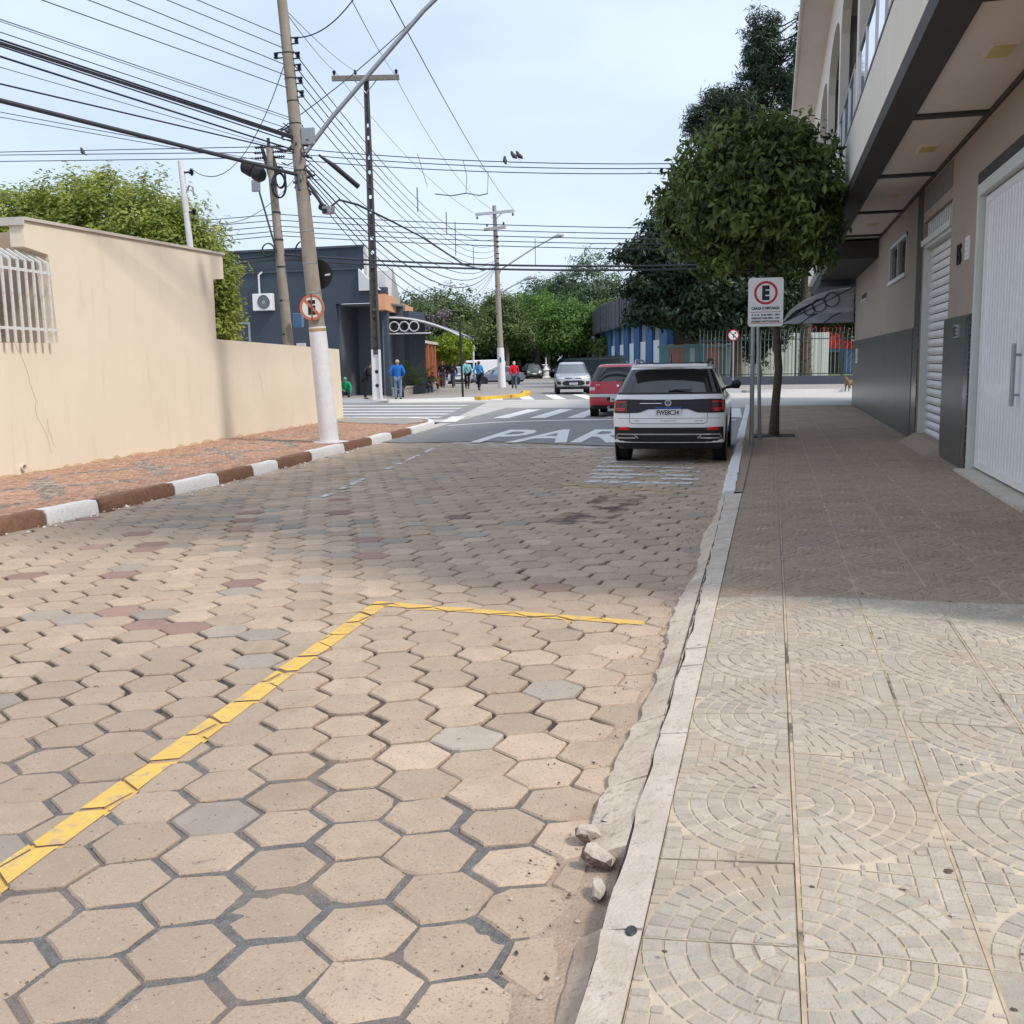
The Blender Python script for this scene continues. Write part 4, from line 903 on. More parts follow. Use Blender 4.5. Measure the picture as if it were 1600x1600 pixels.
b = MB(); b.tube([(-.44, 0, 8.1), (-.45, 0, 8.35)], .05, 8); b.tube([(-.68, 0, 8.15), (-.42, 0, 7.2)], [.05, .07], 6); b.tube([(-.38, 0, 7.95), (-.2, 0, 7.3)], [.06, .08], 6); b.build('pole_top', m_black, up3)
for zz, xx in ((7.95, -.75), (7.8, -.74), (7.95, -.16), (7.8, -.12), (8.1, -.72), (8.1, -.2)):
    b = MB().lathe([(.001, -.18), (.02, -.18)] + [q for k in range(5) for q in ((.018, -.15+.07*k), (.05, -.13+.07*k), (.018, -.11+.07*k))] + [(.001, .2)], 8, (xx, 0, zz), 'x'); b.build('strain_insulator', m_black, up3, 60)
b = MB()
for k in range(4):
    b.tube([(-.12+.03*k+.22*sin(t)*(1 if k < 3 else .8), -.14-.02*k, 6.95+.36*cos(t)) for t in [2*pi*i/20 for i in range(21)]], .02, 5)
b.build('cable_coil', m_black, up3)
for xx, zz, r_ in ((.62, 5.05, .28), (-.55, 5.1, .2)):
    b = MB()
    for k in range(3): b.tube([(xx+.02*k+r_*sin(t), -.16-.02*k, zz+r_*.95*cos(t)) for t in [2*pi*i/20 for i in range(21)]], .018, 5)
    b.build('cable_coil', m_black, up3)
for z in (2.6, 3.6, 4.6, 5.4, 6.2, 7.0): MB().tube([(-.13-.045*(z-2.4), 0, z-.03), (-.13-.045*(z-2.4), 0, z+.03)], .178-.007*z, 12).build('clamp_band', m_darkmetal, up3)
b = MB().obox((.35, -.2, 3.0), (.3, .16, .42)); b.build('blue_meter_box', m_bluepale, up3, bevel=.02)
b = MB().obox((.34, -.06, 1.9), (.3, .03, .85)); pn = b.build('number_plate', m_signwhite, up3)
for k in range(5): b = MB().obox((.34, -.078, 2.2-.14*k), (.11, .004, .07)); b.build('digit', m_signblack, pn)
b = MB().tube([(-.28, -.12, 5.0), (-.75, -.14, 6.8)], .028, 6); arm = b.build('floodlight_arm', m_darkmetal, up3)
MB().obox((-.84, -.16, 6.98), (.26, .10, .34)).build('floodlight', m_galv, arm, bevel=.02)
sp = thing('service_pole', 'slim white service pole standing behind the high cream wall', 'pole', (-12.55, 21, 0))
MB().tube([(-.0, 0, 0), (-.06, 0, 3.9), (-.2, 0, 6.15)], [.075, .07, .065], 10).build('shaft', m_polewhite, sp, 60)
for z in (5.9, 5.05): bk = MB().box(-.16, .05, -.015, .015, z-.02, z+.02).build('bracket', m_darkmetal, sp); insulator((.06, 0, z), bk, 1.3)
MB().tube([(-.08, 0, 5.5), (-.02, 0, 5.62), (.06, 0, 5.58), (.08, 0, 5.4)], .02, 6).build('conduit_hook', m_galv, sp)
up4 = thing('utility_pole', 'distant round concrete pole with two cross arms and street lamp arms', 'utility pole', (-16.65, 63.26, .1))
MB().tube([(0, 0, 2.5), (-.12, 0, 7), (-.23, 0, 11.2)], [.19, .15, .12], 14).build('shaft', m_concpole, up4, 60)
MB().tube([(.06, 0, 0), (0, 0, 2.5)], [.25, .215], 14).build('whitewashed_foot', m_polewhite, up4, 60)
MB().obox((.035, -.235, 1.75), (.13, .02, .3)).build('blue_tag', m_bluepale, up4)
ar = MB().obox((-.18, -.15, 10.75), (2.7, .14, .16), R(-14)).build('cross_arm', m_greywhite, up4)
for x in (-1.4, 1.05): insulator((x, -.15-.25*x, 10.55), ar, 1.6)
ar = MB().obox((-.15, -.2, 9.8), (1.7, .14, .18), R(-24)).build('cross_arm', m_coping, up4)
for x in (-.75, .45): insulator((x, -.2-.42*x, 10.05), ar, 1.6)
MB().tube([(-.6, -.15, 10.7), (-.18, -.14, 10.3), (.3, -.2, 10.7)], .025, 6).build('arm_brace', m_galv, up4)
for z0, dx, dz in ((7.2, 3.3, 2.0), (5.8, 1.4, .9)):
    arm = MB().tube([(-.1, 0, z0-.4), (.1, 0, z0+.1), (dx*.6, .5, z0+dz*.65), (dx, .8, z0+dz)], .045, 8).build('lamp_arm', m_galv, up4, 60)
    MB().tube([(dx-.05, .8, z0+dz), (dx+.3, .88, z0+dz+.1), (dx+.65, .95, z0+dz+.12)], [.05, .13, .05], 8).build('lamp_head', m_galv, arm, 60)
for z in (3.5, 4.6, 6.3, 7.7, 8.0, 8.3, 8.7, 9.0, 9.3): MB().tube([(-.12, 0, z-.03), (-.12, 0, z+.03)], .21-.008*z, 10).build('clamp_band', m_darkmetal, up4)

# ------------------------------------------------------------------ wires
WIRES = [
('left', [-8.83, 18.37, 7.64], [-10.18, 12.74, 7.67], 0, 0.009),
('left', [-8.81, 18.38, 7.42], [-10.58, 11.03, 7.5], 0, 0.009),
('left', [-8.8, 18.38, 7.13], [-11.08, 8.9, 7.34], 0, 0.009),
('left', [-8.78, 18.39, 6.94], [-11.54, 6.95, 7.08], 0, 0.009),
('left', [-8.77, 18.39, 6.72], [-12.02, 4.91, 6.82], 0, 0.009),
('left', [-8.74, 18.4, 6.19], [-12.44, 3.02, 6.49], 0, 0.008),
('left', [-8.73, 18.4, 6.14], [-12.44, 3.0, 6.49], 0, 0.006),
('left', [-8.72, 18.4, 5.97], [-12.45, 2.94, 6.39], 0, 0.008),
('left', [-8.72, 18.4, 5.87], [-12.45, 2.89, 6.29], 0, 0.015),
('left', [-8.71, 18.4, 5.84], [-12.45, 2.88, 6.24], 0, 0.015),
('left', [-8.71, 18.4, 5.81], [-12.45, 2.87, 6.23], 0, 0.015),
('left', [-8.71, 18.4, 5.75], [-12.45, 2.85, 6.25], 0, 0.012),
('left', [-8.7, 18.41, 5.61], [-12.46, 2.8, 6.12], 0, 0.016),
('left', [-8.7, 18.41, 5.57], [-12.47, 2.75, 5.82], 0, 0.006),
('left', [-8.7, 18.41, 5.57], [-12.48, 2.7, 5.25], 0, 0.013),
('left', [-8.68, 18.41, 5.31], [-12.5, 2.56, 4.69], 0, 0.006),
('left', [-8.68, 18.41, 5.27], [-12.5, 2.54, 4.58], 0, 0.006),
('left', [-8.67, 18.41, 5.17], [-12.48, 2.58, 5.3], 0, 0.035),
('crossL', [-25.48, 29.0, 8.63], [-14.85, 29.0, 8.12], 0, 0.013),
('crossR', [-14.54, 29.0, 8.12], [0.28, 29.0, 6.77], 0.25, 0.013),
('crossL', [-25.49, 29.0, 8.55], [-14.86, 29.0, 7.96], 0, 0.013),
('crossR', [-14.54, 29.0, 7.96], [0.28, 29.0, 6.66], 0.25, 0.013),
('crossL', [-25.51, 29.0, 8.35], [-14.87, 29.0, 7.8], 0, 0.013),
('crossR', [-14.55, 29.0, 7.79], [0.28, 29.0, 6.54], 0.25, 0.013),
('lowL', [-18.45, 29.0, 6.06], [-14.5, 29.0, 6.15], 0, 0.012),
('lowR', [-14.46, 29.0, 6.15], [0.32, 29.0, 5.03], 0.12, 0.012),
('lowL', [-18.46, 29.0, 5.87], [-14.51, 29.0, 5.98], 0, 0.012),
('lowR', [-14.47, 29.0, 5.98], [0.32, 29.0, 4.88], 0.12, 0.012),
('lowL', [-18.47, 29.0, 5.7], [-14.52, 29.0, 5.81], 0, 0.012),
('lowR', [-14.47, 29.0, 5.81], [0.32, 29.0, 4.75], 0.12, 0.012),
('lowL', [-18.49, 29.0, 5.52], [-14.52, 29.0, 5.66], 0, 0.012),
('lowR', [-14.48, 29.0, 5.66], [0.32, 29.0, 4.62], 0.12, 0.012),
('lowL', [-18.5, 29.0, 5.37], [-14.53, 29.0, 5.53], 0, 0.012),
('lowR', [-14.49, 29.0, 5.53], [0.33, 29.0, 4.48], 0.12, 0.012),
('thickL', [-17.42, 29.0, 4.82], [-14.29, 29.0, 4.96], 0, 0.022),
('thickR', [-14.27, 29.0, 4.96], [0.33, 29.0, 4.15], 0.2, 0.028),
('thickL', [-17.43, 29.0, 4.69], [-14.3, 29.0, 4.83], 0, 0.022),
('thickR', [-14.28, 29.0, 4.83], [0.34, 29.0, 4.05], 0.2, 0.028),
('rack', [-8.82, 18.38, 7.55], [-16.8, 63.22, 9.33], 1.3, 0.012),
('rack', [-8.81, 18.38, 7.3], [-16.8, 63.22, 8.95], 1.3, 0.012),
('rack', [-8.79, 18.38, 7.09], [-16.81, 63.22, 8.64], 1.3, 0.012),
('rack', [-8.78, 18.39, 6.86], [-16.81, 63.22, 8.33], 1.3, 0.012),
('rack', [-8.76, 18.39, 6.62], [-16.82, 63.21, 8.01], 1.3, 0.012),
('comm', [-8.71, 18.41, 5.71], [-16.78, 63.22, 7.94], 1.1, 0.012),
('comm', [-8.7, 18.41, 5.6], [-16.78, 63.22, 7.86], 1.35, 0.014),
('comm', [-8.69, 18.41, 5.5], [-16.79, 63.22, 7.82], 1.6, 0.016),
('comm', [-8.69, 18.41, 5.39], [-16.79, 63.22, 7.78], 1.85, 0.02),
('comm', [-8.68, 18.41, 5.31], [-16.79, 63.22, 7.78], 2.1, 0.012),
('comm', [-8.67, 18.41, 5.22], [-16.79, 63.22, 7.7], 2.35, 0.016),
('comm', [-8.67, 18.42, 5.1], [-16.79, 63.22, 7.66], 2.6, 0.012),
('hv', [-8.86, 18.37, 8.15], [-17.94, 41.77, 13.82], 0.1, 0.01),
('hv', [-17.94, 41.77, 13.82], [-18.15, 62.88, 10.9], 0.6, 0.012),
('hv', [-8.86, 18.37, 8.17], [-17.14, 41.98, 13.81], 0.1, 0.01),
('hv', [-7.67, 18.66, 8.37], [-15.57, 42.38, 13.73], 0.1, 0.01),
('hv', [-15.57, 42.38, 13.73], [-16.88, 63.2, 10.99], 0.9, 0.012),
('hv', [-7.04, 18.82, 8.47], [-15.58, 63.53, 10.89], 0.4, 0.012),
('drop', [-8.81, 18.38, 7.33], [-12.52, 21.0, 5.98], 0.9, 0.01),
('hvfeed', [-8.83, 18.37, 7.65], [-7.54, 18.69, 8.33], 0.25, 0.012),
('armwire', [-8.74, 18.4, 6.19], [-6.01, 19.08, 8.37], 0.1, 0.01),
('service', [-8.68, 18.41, 5.24], [-12.54, 21.0, 5.0], 0.5, 0.007),
]
WL = {'left': ('overhead wire running back towards the camera from the leaning pole', 'wires back from the leaning pole'),
 'crossL': ('high wire over the left trees to the thin pole', 'high wires left of the thin pole'), 'crossR': ('high wire across the sky from the thin pole to the street tree', 'high wires across the crossing'),
 'lowL': ('low wire left of the thin pole above the cream wall', 'low wires left of the thin pole'), 'lowR': ('low wire spanning the crossing behind both dark and leaning poles', 'low wires across the crossing'),
 'thickL': ('thick black cable over the dark building roof', 'thick cables over the dark building'), 'thickR': ('thick black telephone cable spanning the crossing at lamp arm height', 'thick cables across the crossing'),
 'rack': ('wire from the insulator rack on the leaning pole to the distant pole', 'rack wires along the street'), 'comm': ('sagging cable from the cable tangle to the distant pole', 'sagging cables along the street'),
 'hv': ('topmost high voltage wire running to the cross arms', 'high voltage wires')}
ORD = ('topmost', 'second', 'third', 'fourth', 'fifth', 'sixth', 'lowest')
WN = {}
LEFTL = ['%s of the five thin wires leaving the insulator rack to the upper left' % q for q in ('topmost', 'second', 'middle', 'fourth', 'lowest')] + ['upper thin wire of the close pair below the rack wires', 'lower thin wire of the close pair below the rack wires', 'single thin wire just above the thick bundle', 'top strand of the dark bundle at upper left', 'middle strand of the dark bundle at upper left', 'bottom strand of the dark bundle at upper left', 'dark cable just under the bundle at upper left', 'stout wavy cable second below the bundle', 'faint thin wire between the two lower stout cables', 'stout cable next above the thickest cable', 'upper of two faint wires below the thickest cable', 'lower of two faint wires below the thickest cable']
WIREL = {'left': LEFTL, 'crossL': ['%s of the three high wires left of the thin pole' % q for q in ('top', 'middle', 'bottom')], 'crossR': ['%s of the three high wires crossing the sky towards the street tree' % q for q in ('top', 'middle', 'bottom')],
 'lowL': ['%s of five low wires left of the thin pole above the cream wall' % q for q in ('top', 'second', 'middle', 'fourth', 'bottom')], 'lowR': ['%s of five low wires spanning the crossing behind the dark pole' % q for q in ('top', 'second', 'middle', 'fourth', 'bottom')],
 'thickL': ['%s thick cable over the dark building roof' % q for q in ('upper', 'lower')], 'thickR': ['%s thick telephone cable spanning the crossing at lamp arm height' % q for q in ('upper', 'lower')],
 'rack': ['%s rack wire running from the leaning pole to the distant pole' % q for q in ('topmost', 'second', 'middle', 'fourth', 'lowest')], 'comm': ['%s sagging cable from the cable tangle to the distant pole' % q for q in ORD],
 'hv': ['high voltage wire from leaning pole to left end of cross arm', 'high voltage wire from left cross arm end to the distant pole', 'high voltage wire from leaning pole to centre of cross arm', 'high voltage wire falling from above onto right cross arm end', 'high voltage wire from right cross arm end to the distant pole', 'loose high wire passing right of the cross arm']}
WONE = {'drop': ('service wire curving down to the slim white service pole', 'wire'), 'hvfeed': ('kinked black wire leaving the top of the leaning pole', 'wire'), 'armwire': ('thin wire beside the long grey lamp arm', 'wire'), 'service': ('slack pair wire low above the cream wall coping', 'wire')}
for k, (kind, a, c, sag, r_) in enumerate(WIRES):
    a, c = Vector(a), Vector(c); n = 14 if sag else 2
    pts = [a.lerp(c, i/n) - Vector((0, 0, 4*sag*(i/n)*(1-i/n))) for i in range(n+1)]
    heavy = r_ > .03
    o = MB().tube(pts, r_, 8 if heavy else 4, cap=False).build('thick_cable' if heavy else 'wire', m_wire if r_ >= .012 else m_wire_grey, None, 60)
    if heavy: tag(o, 'thickest black cable at upper left running down to the leaning pole', 'cable')
    elif kind in WL: WN[kind] = WN.get(kind, 0)+1; tag(o, WIREL[kind][(WN[kind]-1)//1 if kind not in ('crossL',) else WN[kind]-1], 'wire', WL[kind][1])
    else: tag(o, *WONE[kind])
b = MB().tube([(-8.67, 18.41, 5.17), (-8.5, 18.40, 5.0), (-8.3, 18.45, 4.66), (-8.24, 18.5, 4.58)], .035, 8); b.tube([(-8.16, 18.5, 4.56), (-7.95, 18.5, 4.7), (-7.75, 18.9, 4.66), (-8.2, 22, 4.75), (-9.2, 27, 5.0)], .022, 6, cap=True); b.tube([(-9.2, 27, 5.0), (-11.4, 38, 5.35), (-14, 50, 6.2), (-16.79, 63.2, 7.55)], .028, 6)
tag(b.build('thick_cable', m_wire, None, 60), 'thick black cable leaving the grey junction box towards the crossing', 'cable')
jb = thing('cable_junction_box', 'grey black cable junction box hanging right of the leaning pole', 'junction box', (-8.22, 18.5, 4.57), R(-10))
MB().obox((.05, 0, -.05), (.20, .16, .14), R(0)).build('box', m_galv, jb, bevel=.02); MB().tube([(-.12, 0, .04), (-.04, 0, 0)], .07, 10).build('end_cap', m_black, jb, 60); MB().obox((.02, -.09, -.07), (.09, .03, .08)).build('latch', m_black, jb)
jc = thing('cable_closure', 'big black double dome cable closure hung under the thickest cable', 'junction box', (-9.5, 18.15, 5.26))
MB().tube([(-.20, -.02, .10), (-.17, -.02, .09), (-.02, 0, 0), (.0, 0, 0)], [.10, .125, .125, .09], 16).build('front_dome', m_black, jc, 40)
MB().tube([(.0, 0, -.02), (.03, 0, -.03), (.15, .02, -.09), (.20, .02, -.11)], [.11, .135, .14, .09], 16).build('rear_dome', m_black, jc, 40)
cc = MB()
for k in range(4): cc.tube([(.01*k+.10*sin(t), -.03*k, .19*cos(t)) for t in [2*pi*i/20 for i in range(21)]], .014, 5)
cc = cc.build('cable_coil', m_black, None, loc=(-9.0, 18.25, 5.12)); tag(cc, 'black coil of spare cable hung between closure and leaning pole', 'cable coil')
wb = MB().tube([(-8.35, 18.55, 5.55), (-8.1, 18.7, 5.35), (-7.75, 19.0, 5.0)], [.02, .05, .05], 8).build('cable_closure', m_black, None, 60); tag(wb, 'long thin black splice sleeve sloping right of the leaning pole', 'junction box')
for k, (x, y, z0, z1) in enumerate([(-12.45, 36, 7.05, 7.9), (-13.6, 43, 7.15, 8.05), (-14.6, 47.5, 6.7, 8.25), (-15.9, 55, 6.85, 7.9), (-14.3, 63.2, 7.6, 9.2)]):
    o = MB().tube([(x, y, z0), (x, y, z1)], .022, 6).build('wire_spacer', m_wire_grey); tag(o, '%s spacer rod on the wires counted from the leaning pole' % ('first small', 'second small', 'third and longest', 'fourth', 'last')[k], 'spacer', 'spacer rods on the wires')
b = MB().tube([(-19.63, 60, 11.66), (-18.6, 60, 11.5), (-17.7, 60, 11.6), (-16.9, 60, 11.42), (-16.4, 60, 11.5)], .035, 6); b.tube([(-17.56, 59, 13.3), (-17.5, 59.5, 12.5), (-17.72, 60, 11.6)], .018, 5); b.tube([(-16.6, 59, 12.9), (-16.2, 59.5, 12.6), (-16.4, 60, 11.5)], .018, 5); b.tube([(-20.32, 59, 13.8), (-20.1, 60, 12.1)], .018, 5)
tag(b.build('wire_jumper', m_wire_grey), 'horizontal jumper bar hanging between the high wires', 'wire')
def bird(label, loc, rz):
    t = thing('bird', label, 'bird', loc, rz)
    MB().tube([(0, -.10, .04), (0, -.06, .09), (0, 0, .12), (0, .05, .18), (0, .075, .24), (0, .09, .27)], [.015, .05, .065, .05, .036, .01], 8).build('body', m_darkmetal, t, 60)
    MB().add([(-.03, -.08, .06), (.03, -.08, .06), (.04, -.24, -.02), (-.04, -.24, -.02)], [(0, 1, 2, 3), (3, 2, 1, 0)]).build('tail', m_darkmetal, t)
    MB().tube([(0, .085, .25), (0, .13, .245)], [.012, .002], 5).build('beak', m_black, t); return t
bird('left bird of the close pair on the top wire over the crossing', (-7.14, 29, 7.24), R(70)); bird('right bird of the close pair on the top wire over the crossing', (-6.98, 29, 7.23), R(80)); bird('single bird on the middle wire left of the pair', (-7.4, 29, 7.13), R(20)); bird('lone bird on the wire above the yellow green tree', (-21.0, 29, 8.25), R(60))

# ------------------------------------------------------------------ sign posts on the right pavement
sg = thing('parking_sign', 'white loading zone sign with red ringed letter E on a steel post', 'sign', (-.33, 18.2, RZ))
MB().tube([(.0, .02, -.05), (.0, .02, 2.85)], .038, 14).build('post', m_galv, sg, 60)
def rrect(x0, x1, z0, z1, r, n=6):
    p = []
    for cx, cz, a in ((x1-r, z0+r, -90), (x1-r, z1-r, 0), (x0+r, z1-r, 90), (x0+r, z0+r, 180)):
        for i in range(n+1): t = R(a+90*i/n); p.append((cx+r*cos(t), cz+r*sin(t)))
    return p
pl = MB().prism(rrect(-.09, .49, 2.02, 2.83, .05), -.030, -.022, 0, 'y').build('plate', m_signwhite, sg); pl.rotation_euler = (0, 0, R(3))
n = 40; b = MB(); vs = [(.20+r_*cos(2*pi*i/n), -.0315, 2.58+r_*sin(2*pi*i/n)) for r_ in (.155, .195) for i in range(n)]; b.add(vs, [(i, (i+1) % n, n+(i+1) % n, n+i) for i in range(n)]); b.build('red_ring', m_signred, pl)
text_obj('letter_e', 'E', .3, m_signblack, pl, facing((.20, -.0315, 2.58), (0, -1, 0)), .125, .0002, .02)
text_obj('sign_line', 'CARGA E DESCARGA', .058, m_signblack, pl, facing((.20, -.0315, 2.325), (0, -1, 0)), .47, .0002, .003)
for k, s_ in enumerate(('2ª A 6ª  DAS 08H - 18H', 'SABADO DAS 08H - 14H', 'PROIBIDO MOTOCICLETAS')): text_obj('sign_line', s_, .042, m_signblack, pl, facing((.20, -.0315, 2.215-.055*k), (0, -1, 0)), .46, .0002, .002)
for z in (2.262, 2.075): MB().box(-.06, .46, -.0318, -.031, z-.004, z+.004).build('rule_line', m_signred, pl)
bp = MB().tube([(-.20, 19.6, RZ-.05), (-.28, 19.55, 2.75)], .032, 12).build('sign_post', m_galv, None, 60); tag(bp, 'bare leaning steel post right behind the loading zone sign', 'post')
def arrow(t):
    b = MB(); b.box(-.022, .022, -.0092, -.009, -.17, .02); b.add([(-.02, -.009, .02), (.02, -.009, .02), (.12, -.009, .1), (.09, -.009, .13)], [(0, 1, 2, 3)]); b.add([(.16, -.009, .17), (.05, -.009, .16), (.15, -.009, .06)], [(0, 1, 2)]); b.build('arrow', m_signblack, t)
ns = disc_sign('round_sign', 'distant round no right turn sign below the big dark tree', (-2.2, 61.0, 3.0), .32, 0, m_signwhite, [lambda t: ring(t, .26, .32, m_signred), lambda t: bar45(t, .28, .05, m_signblack, 1, -.0105), arrow])
MB().tube([(0, .04, -2.9), (0, .04, .2)], .045, 8).build('post', m_galv, ns)

# ------------------------------------------------------------------ vehicles
class Car:
    """body lofted through horizontal outlines; level = (z_rear, z_front, y_rear, y_front, half_width, rear_bulge, front_bulge, rear_corner, front_corner)"""
    XF = [0, .28, .52, .70, .82, .90, .96, .99, 1.0]
    def __init__(s, levels): s.L = levels
    def yr(s, l, x):
        z0, z1, a, b, w, br, bf, rc, fc = l; t = min(1, abs(x)/w); k = .30
        q = max(0, (t-(1-k))/k); return a + br*t*t + rc*(1-sqrt(max(0, 1-q*q)))
    def yf(s, l, x):
        z0, z1, a, b, w, br, bf, rc, fc = l; t = min(1, abs(x)/w); k = .38
        q = max(0, (t-(1-k))/k); return b - bf*t*t - fc*(1-sqrt(max(0, 1-q*q)))
    def loop(s, l):
        w = l[4]; R_ = [(w*t, s.yr(l, w*t)) for t in s.XF]; F_ = [(w*t, s.yf(l, w*t)) for t in s.XF][::-1]
        ya, yb_ = R_[-1][1], F_[0][1]; side = [(w*(1-.018*(2*t-1)**2), ya+(yb_-ya)*t) for t in [i/9 for i in range(1, 9)]]
        half = R_+side+F_; full = half + [(-x, y) for x, y in half[-2:0:-1]]
        y0, y1 = l[2], l[3]
        return [(x, y, l[0]+(l[1]-l[0])*(y-y0)/(y1-y0)) for x, y in full]
    def band(s, a, b, top=False, bottom=False, sel=None):
        mb = MB(); loops = [s.loop(l) for l in s.L[a:b+1]]; n = len(loops[0]); vs = [p for lp_ in loops for p in lp_]; fs = []
        for i in range(len(loops)-1):
            for k in range(n):
                if sel and not sel(k, n): continue
                fs.append((i*n+k, i*n+(k+1) % n, (i+1)*n+(k+1) % n, (i+1)*n+k))
        m = len(loops)-1
        if top:                                                     # strip-filled cap
            for k in range(n//2): fs.append((m*n+k, m*n+k+1, m*n+(n-k-1) % n, m*n+(n-k) % n) if k else (m*n, m*n+1, m*n+n-1))
        if bottom: fs.append(tuple(range(n))[::-1])
        used = sorted({i for f in fs for i in f}); mp_ = {i: j for j, i in enumerate(used)}
        return mb.add([vs[i] for i in used], [tuple(mp_[i] for i in f) for f in fs])
    def lv(s, z, rear):
        zs = [(l[0] if rear else l[1]) for l in s.L]
        for i in range(len(zs)-1):
            if z <= zs[i+1]: return i, max(0, (z-zs[i])/(zs[i+1]-zs[i]))
        return len(zs)-2, 1
    def pt(s, x, z, face):
        i, t = s.lv(z, face == 'rear'); f = s.yr if face == 'rear' else s.yf
        a, b = f(s.L[i], min(abs(x), s.L[i][4])), f(s.L[i+1], min(abs(x), s.L[i+1][4])); return a+(b-a)*t
    def patch(s, name, mat, parent, face, xs, lo, hi, off=.012, n=18, nz=3, mi=0):
        """panel on the rear or front between two height profiles"""
        sg = -1 if face == 'rear' else 1; mb = MB(); vs, fs = [], []
        X = [xs[0]+(xs[-1]-xs[0])*i/n for i in range(n+1)]
        f = lambda arr, x: float(np.interp(x, xs, arr))
        for x in X:
            for j in range(nz+1): z = f(lo, x)+(f(hi, x)-f(lo, x))*j/nz; vs.append((x, s.pt(x, z, face)+sg*off, z))
        m = nz+1; N = len(vs)
        for i in range(n):
            for j in range(nz): fs.append((i*m+j, (i+1)*m+j, (i+1)*m+j+1, i*m+j+1))
        vs += [(x, y-sg*.03, z) for x, y, z in vs]
        for i in range(n): fs += [(i*m, N+i*m, N+(i+1)*m, (i+1)*m), (i*m+nz, (i+1)*m+nz, N+(i+1)*m+nz, N+i*m+nz)]
        for j in range(nz): fs += [(j, j+1, N+j+1, N+j), (n*m+j, N+n*m+j, N+n*m+j+1, n*m+j+1)]
        return mb.add(vs, fs).build(name, mat, parent, 40)
def wheel_mesh(r=.32, w=.21):
    t = MB().lathe([(r*.62, -w/2), (r*.92, -w/2), (r, -w/2+.03), (r, w/2-.03), (r*.92, w/2), (r*.62, w/2), (r*.62, -w/2)], 28, (0, 0, 0), 'x').mesh('wheel', m_tyre, 40)
    b = MB(); b.lathe([(.001, -w/2+.05), (r*.62, -w/2+.045), (r*.64, -w/2+.005), (r*.58, -w/2+.01)], 24, (0, 0, 0), 'x'); b.lathe([(.001, w/2-.05), (r*.62, w/2-.045), (r*.64, w/2-.005), (r*.58, w/2-.01)], 24, (0, 0, 0), 'x')
    for s_ in (-1, 1):
        for k in range(5):
            a = 2*pi*k/5; b.add([(s_*(w/2-.02), cos(a+d)*q, sin(a+d)*q) for d, q in ((-.16, r*.60), (.16, r*.60), (.3, r*.12), (-.3, r*.12))], [(0, 1, 2, 3)])
        b.lathe([(.001, 0), (r*.14, 0), (r*.14, -.02*s_)], 12, (s_*(w/2-.012), 0, 0), 'x')
    return t, b.mesh('rim', m_rim, 40)
WM = wheel_mesh()
def add_wheels(t, tx, y0, y1, r=.32):
    for x in (-tx, tx):
        for y in (y0, y1):
            o = bpy.data.objects.new('wheel', WM[0]); COL.objects.link(o); o.parent = t; o.location = (x, y, r); s_ = r/.32; o.scale = (s_, s_, s_)
            q = bpy.data.objects.new('rim', WM[1]); COL.objects.link(q); q.parent = o
def base_car(name, label, loc, rz, levels, paint, belt, group=None, tx=.74, ax=(-1.28, 1.28), wr=.32, roofmat=None, under=m_black, lower=1, ws=None):
    t = thing(name, label, 'car', loc, rz, group); c = Car(levels); n = len(levels)
    c.band(lower, belt, True).build('body', paint, t, 32)
    c.band(0, lower, False, True).build('underbody', under, t, 32)
    N = len(c.loop(levels[0])); h = N//2
    rear = lambda k, n_: k < 7 or k >= n_-7
    front = lambda k, n_: h-7 <= k < h+7
    c.band(belt, belt+1, False, False, rear).build('rear_window', m_carglass, t, 40)
    c.band(belt, belt+1, False, False, front).build('windscreen', ws or m_windscreen, t, 40)
    pil_ = (7, 8, 15, h-8, h-9)
    side = lambda k, n_: not rear(k, n_) and not front(k, n_) and k not in pil_ and (n_-1-k) not in pil_
    c.band(belt, belt+1, False, False, side).build('side_window', m_carglass, t, 40)
    c.band(belt, belt+1, False, False, lambda k, n_: not side(k, n_) and not rear(k, n_) and not front(k, n_)).build('pillar', paint, t, 40)
    c.band(belt+1, n-1, True).build('roof', roofmat or paint, t, 40)
    add_wheels(t, tx, ax[0], ax[1], wr)
    for y in ax:                                                     # dark wheel arches
        for s_ in (-1, 1):
            b = MB(); w = max(l[4] for l in levels[:belt]); b.lathe([(.001, 0), (wr+.07, 0), (wr+.07, -.02*s_)], 28, (s_*(w+.001), y, wr+.01), 'x'); b.build('wheel_arch', m_black, t)
    zb, w = levels[belt][0], levels[belt][4]; yc = levels[belt][3]-.42
    for s_ in (-1, 1):
        m_ = MB().tube([(s_*(w-.03), yc, zb+.03), (s_*(w+.07), yc-.02, zb+.05), (s_*(w+.10), yc-.03, zb+.08), (s_*(w+.20), yc-.03, zb+.09), (s_*(w+.22), yc-.02, zb+.09)], [.025, .035, .075, .08, .04], 10).build('mirror', m_black, t, 60)
    return t, c
def plate(t, s, x, y, z, face, border=m_plateblue, w=.40):
    sg = -1 if face == 'rear' else 1
    p = MB().box(x-w/2, x+w/2, y-.006, y+.006, z-.065, z+.065).build('number_plate', m_signwhite, t)
    if border: MB().box(x-w/2, x+w/2, y+sg*.0061-.0005, y+sg*.0061+.0005, z+.036, z+.065).build('plate_strip', border, p)
    if s: text_obj('plate_text', s, .10, m_signblack, p, facing((x, y+sg*.0075, z-.016), (0, sg, 0)), w*.86, .0003, .003)
    return p
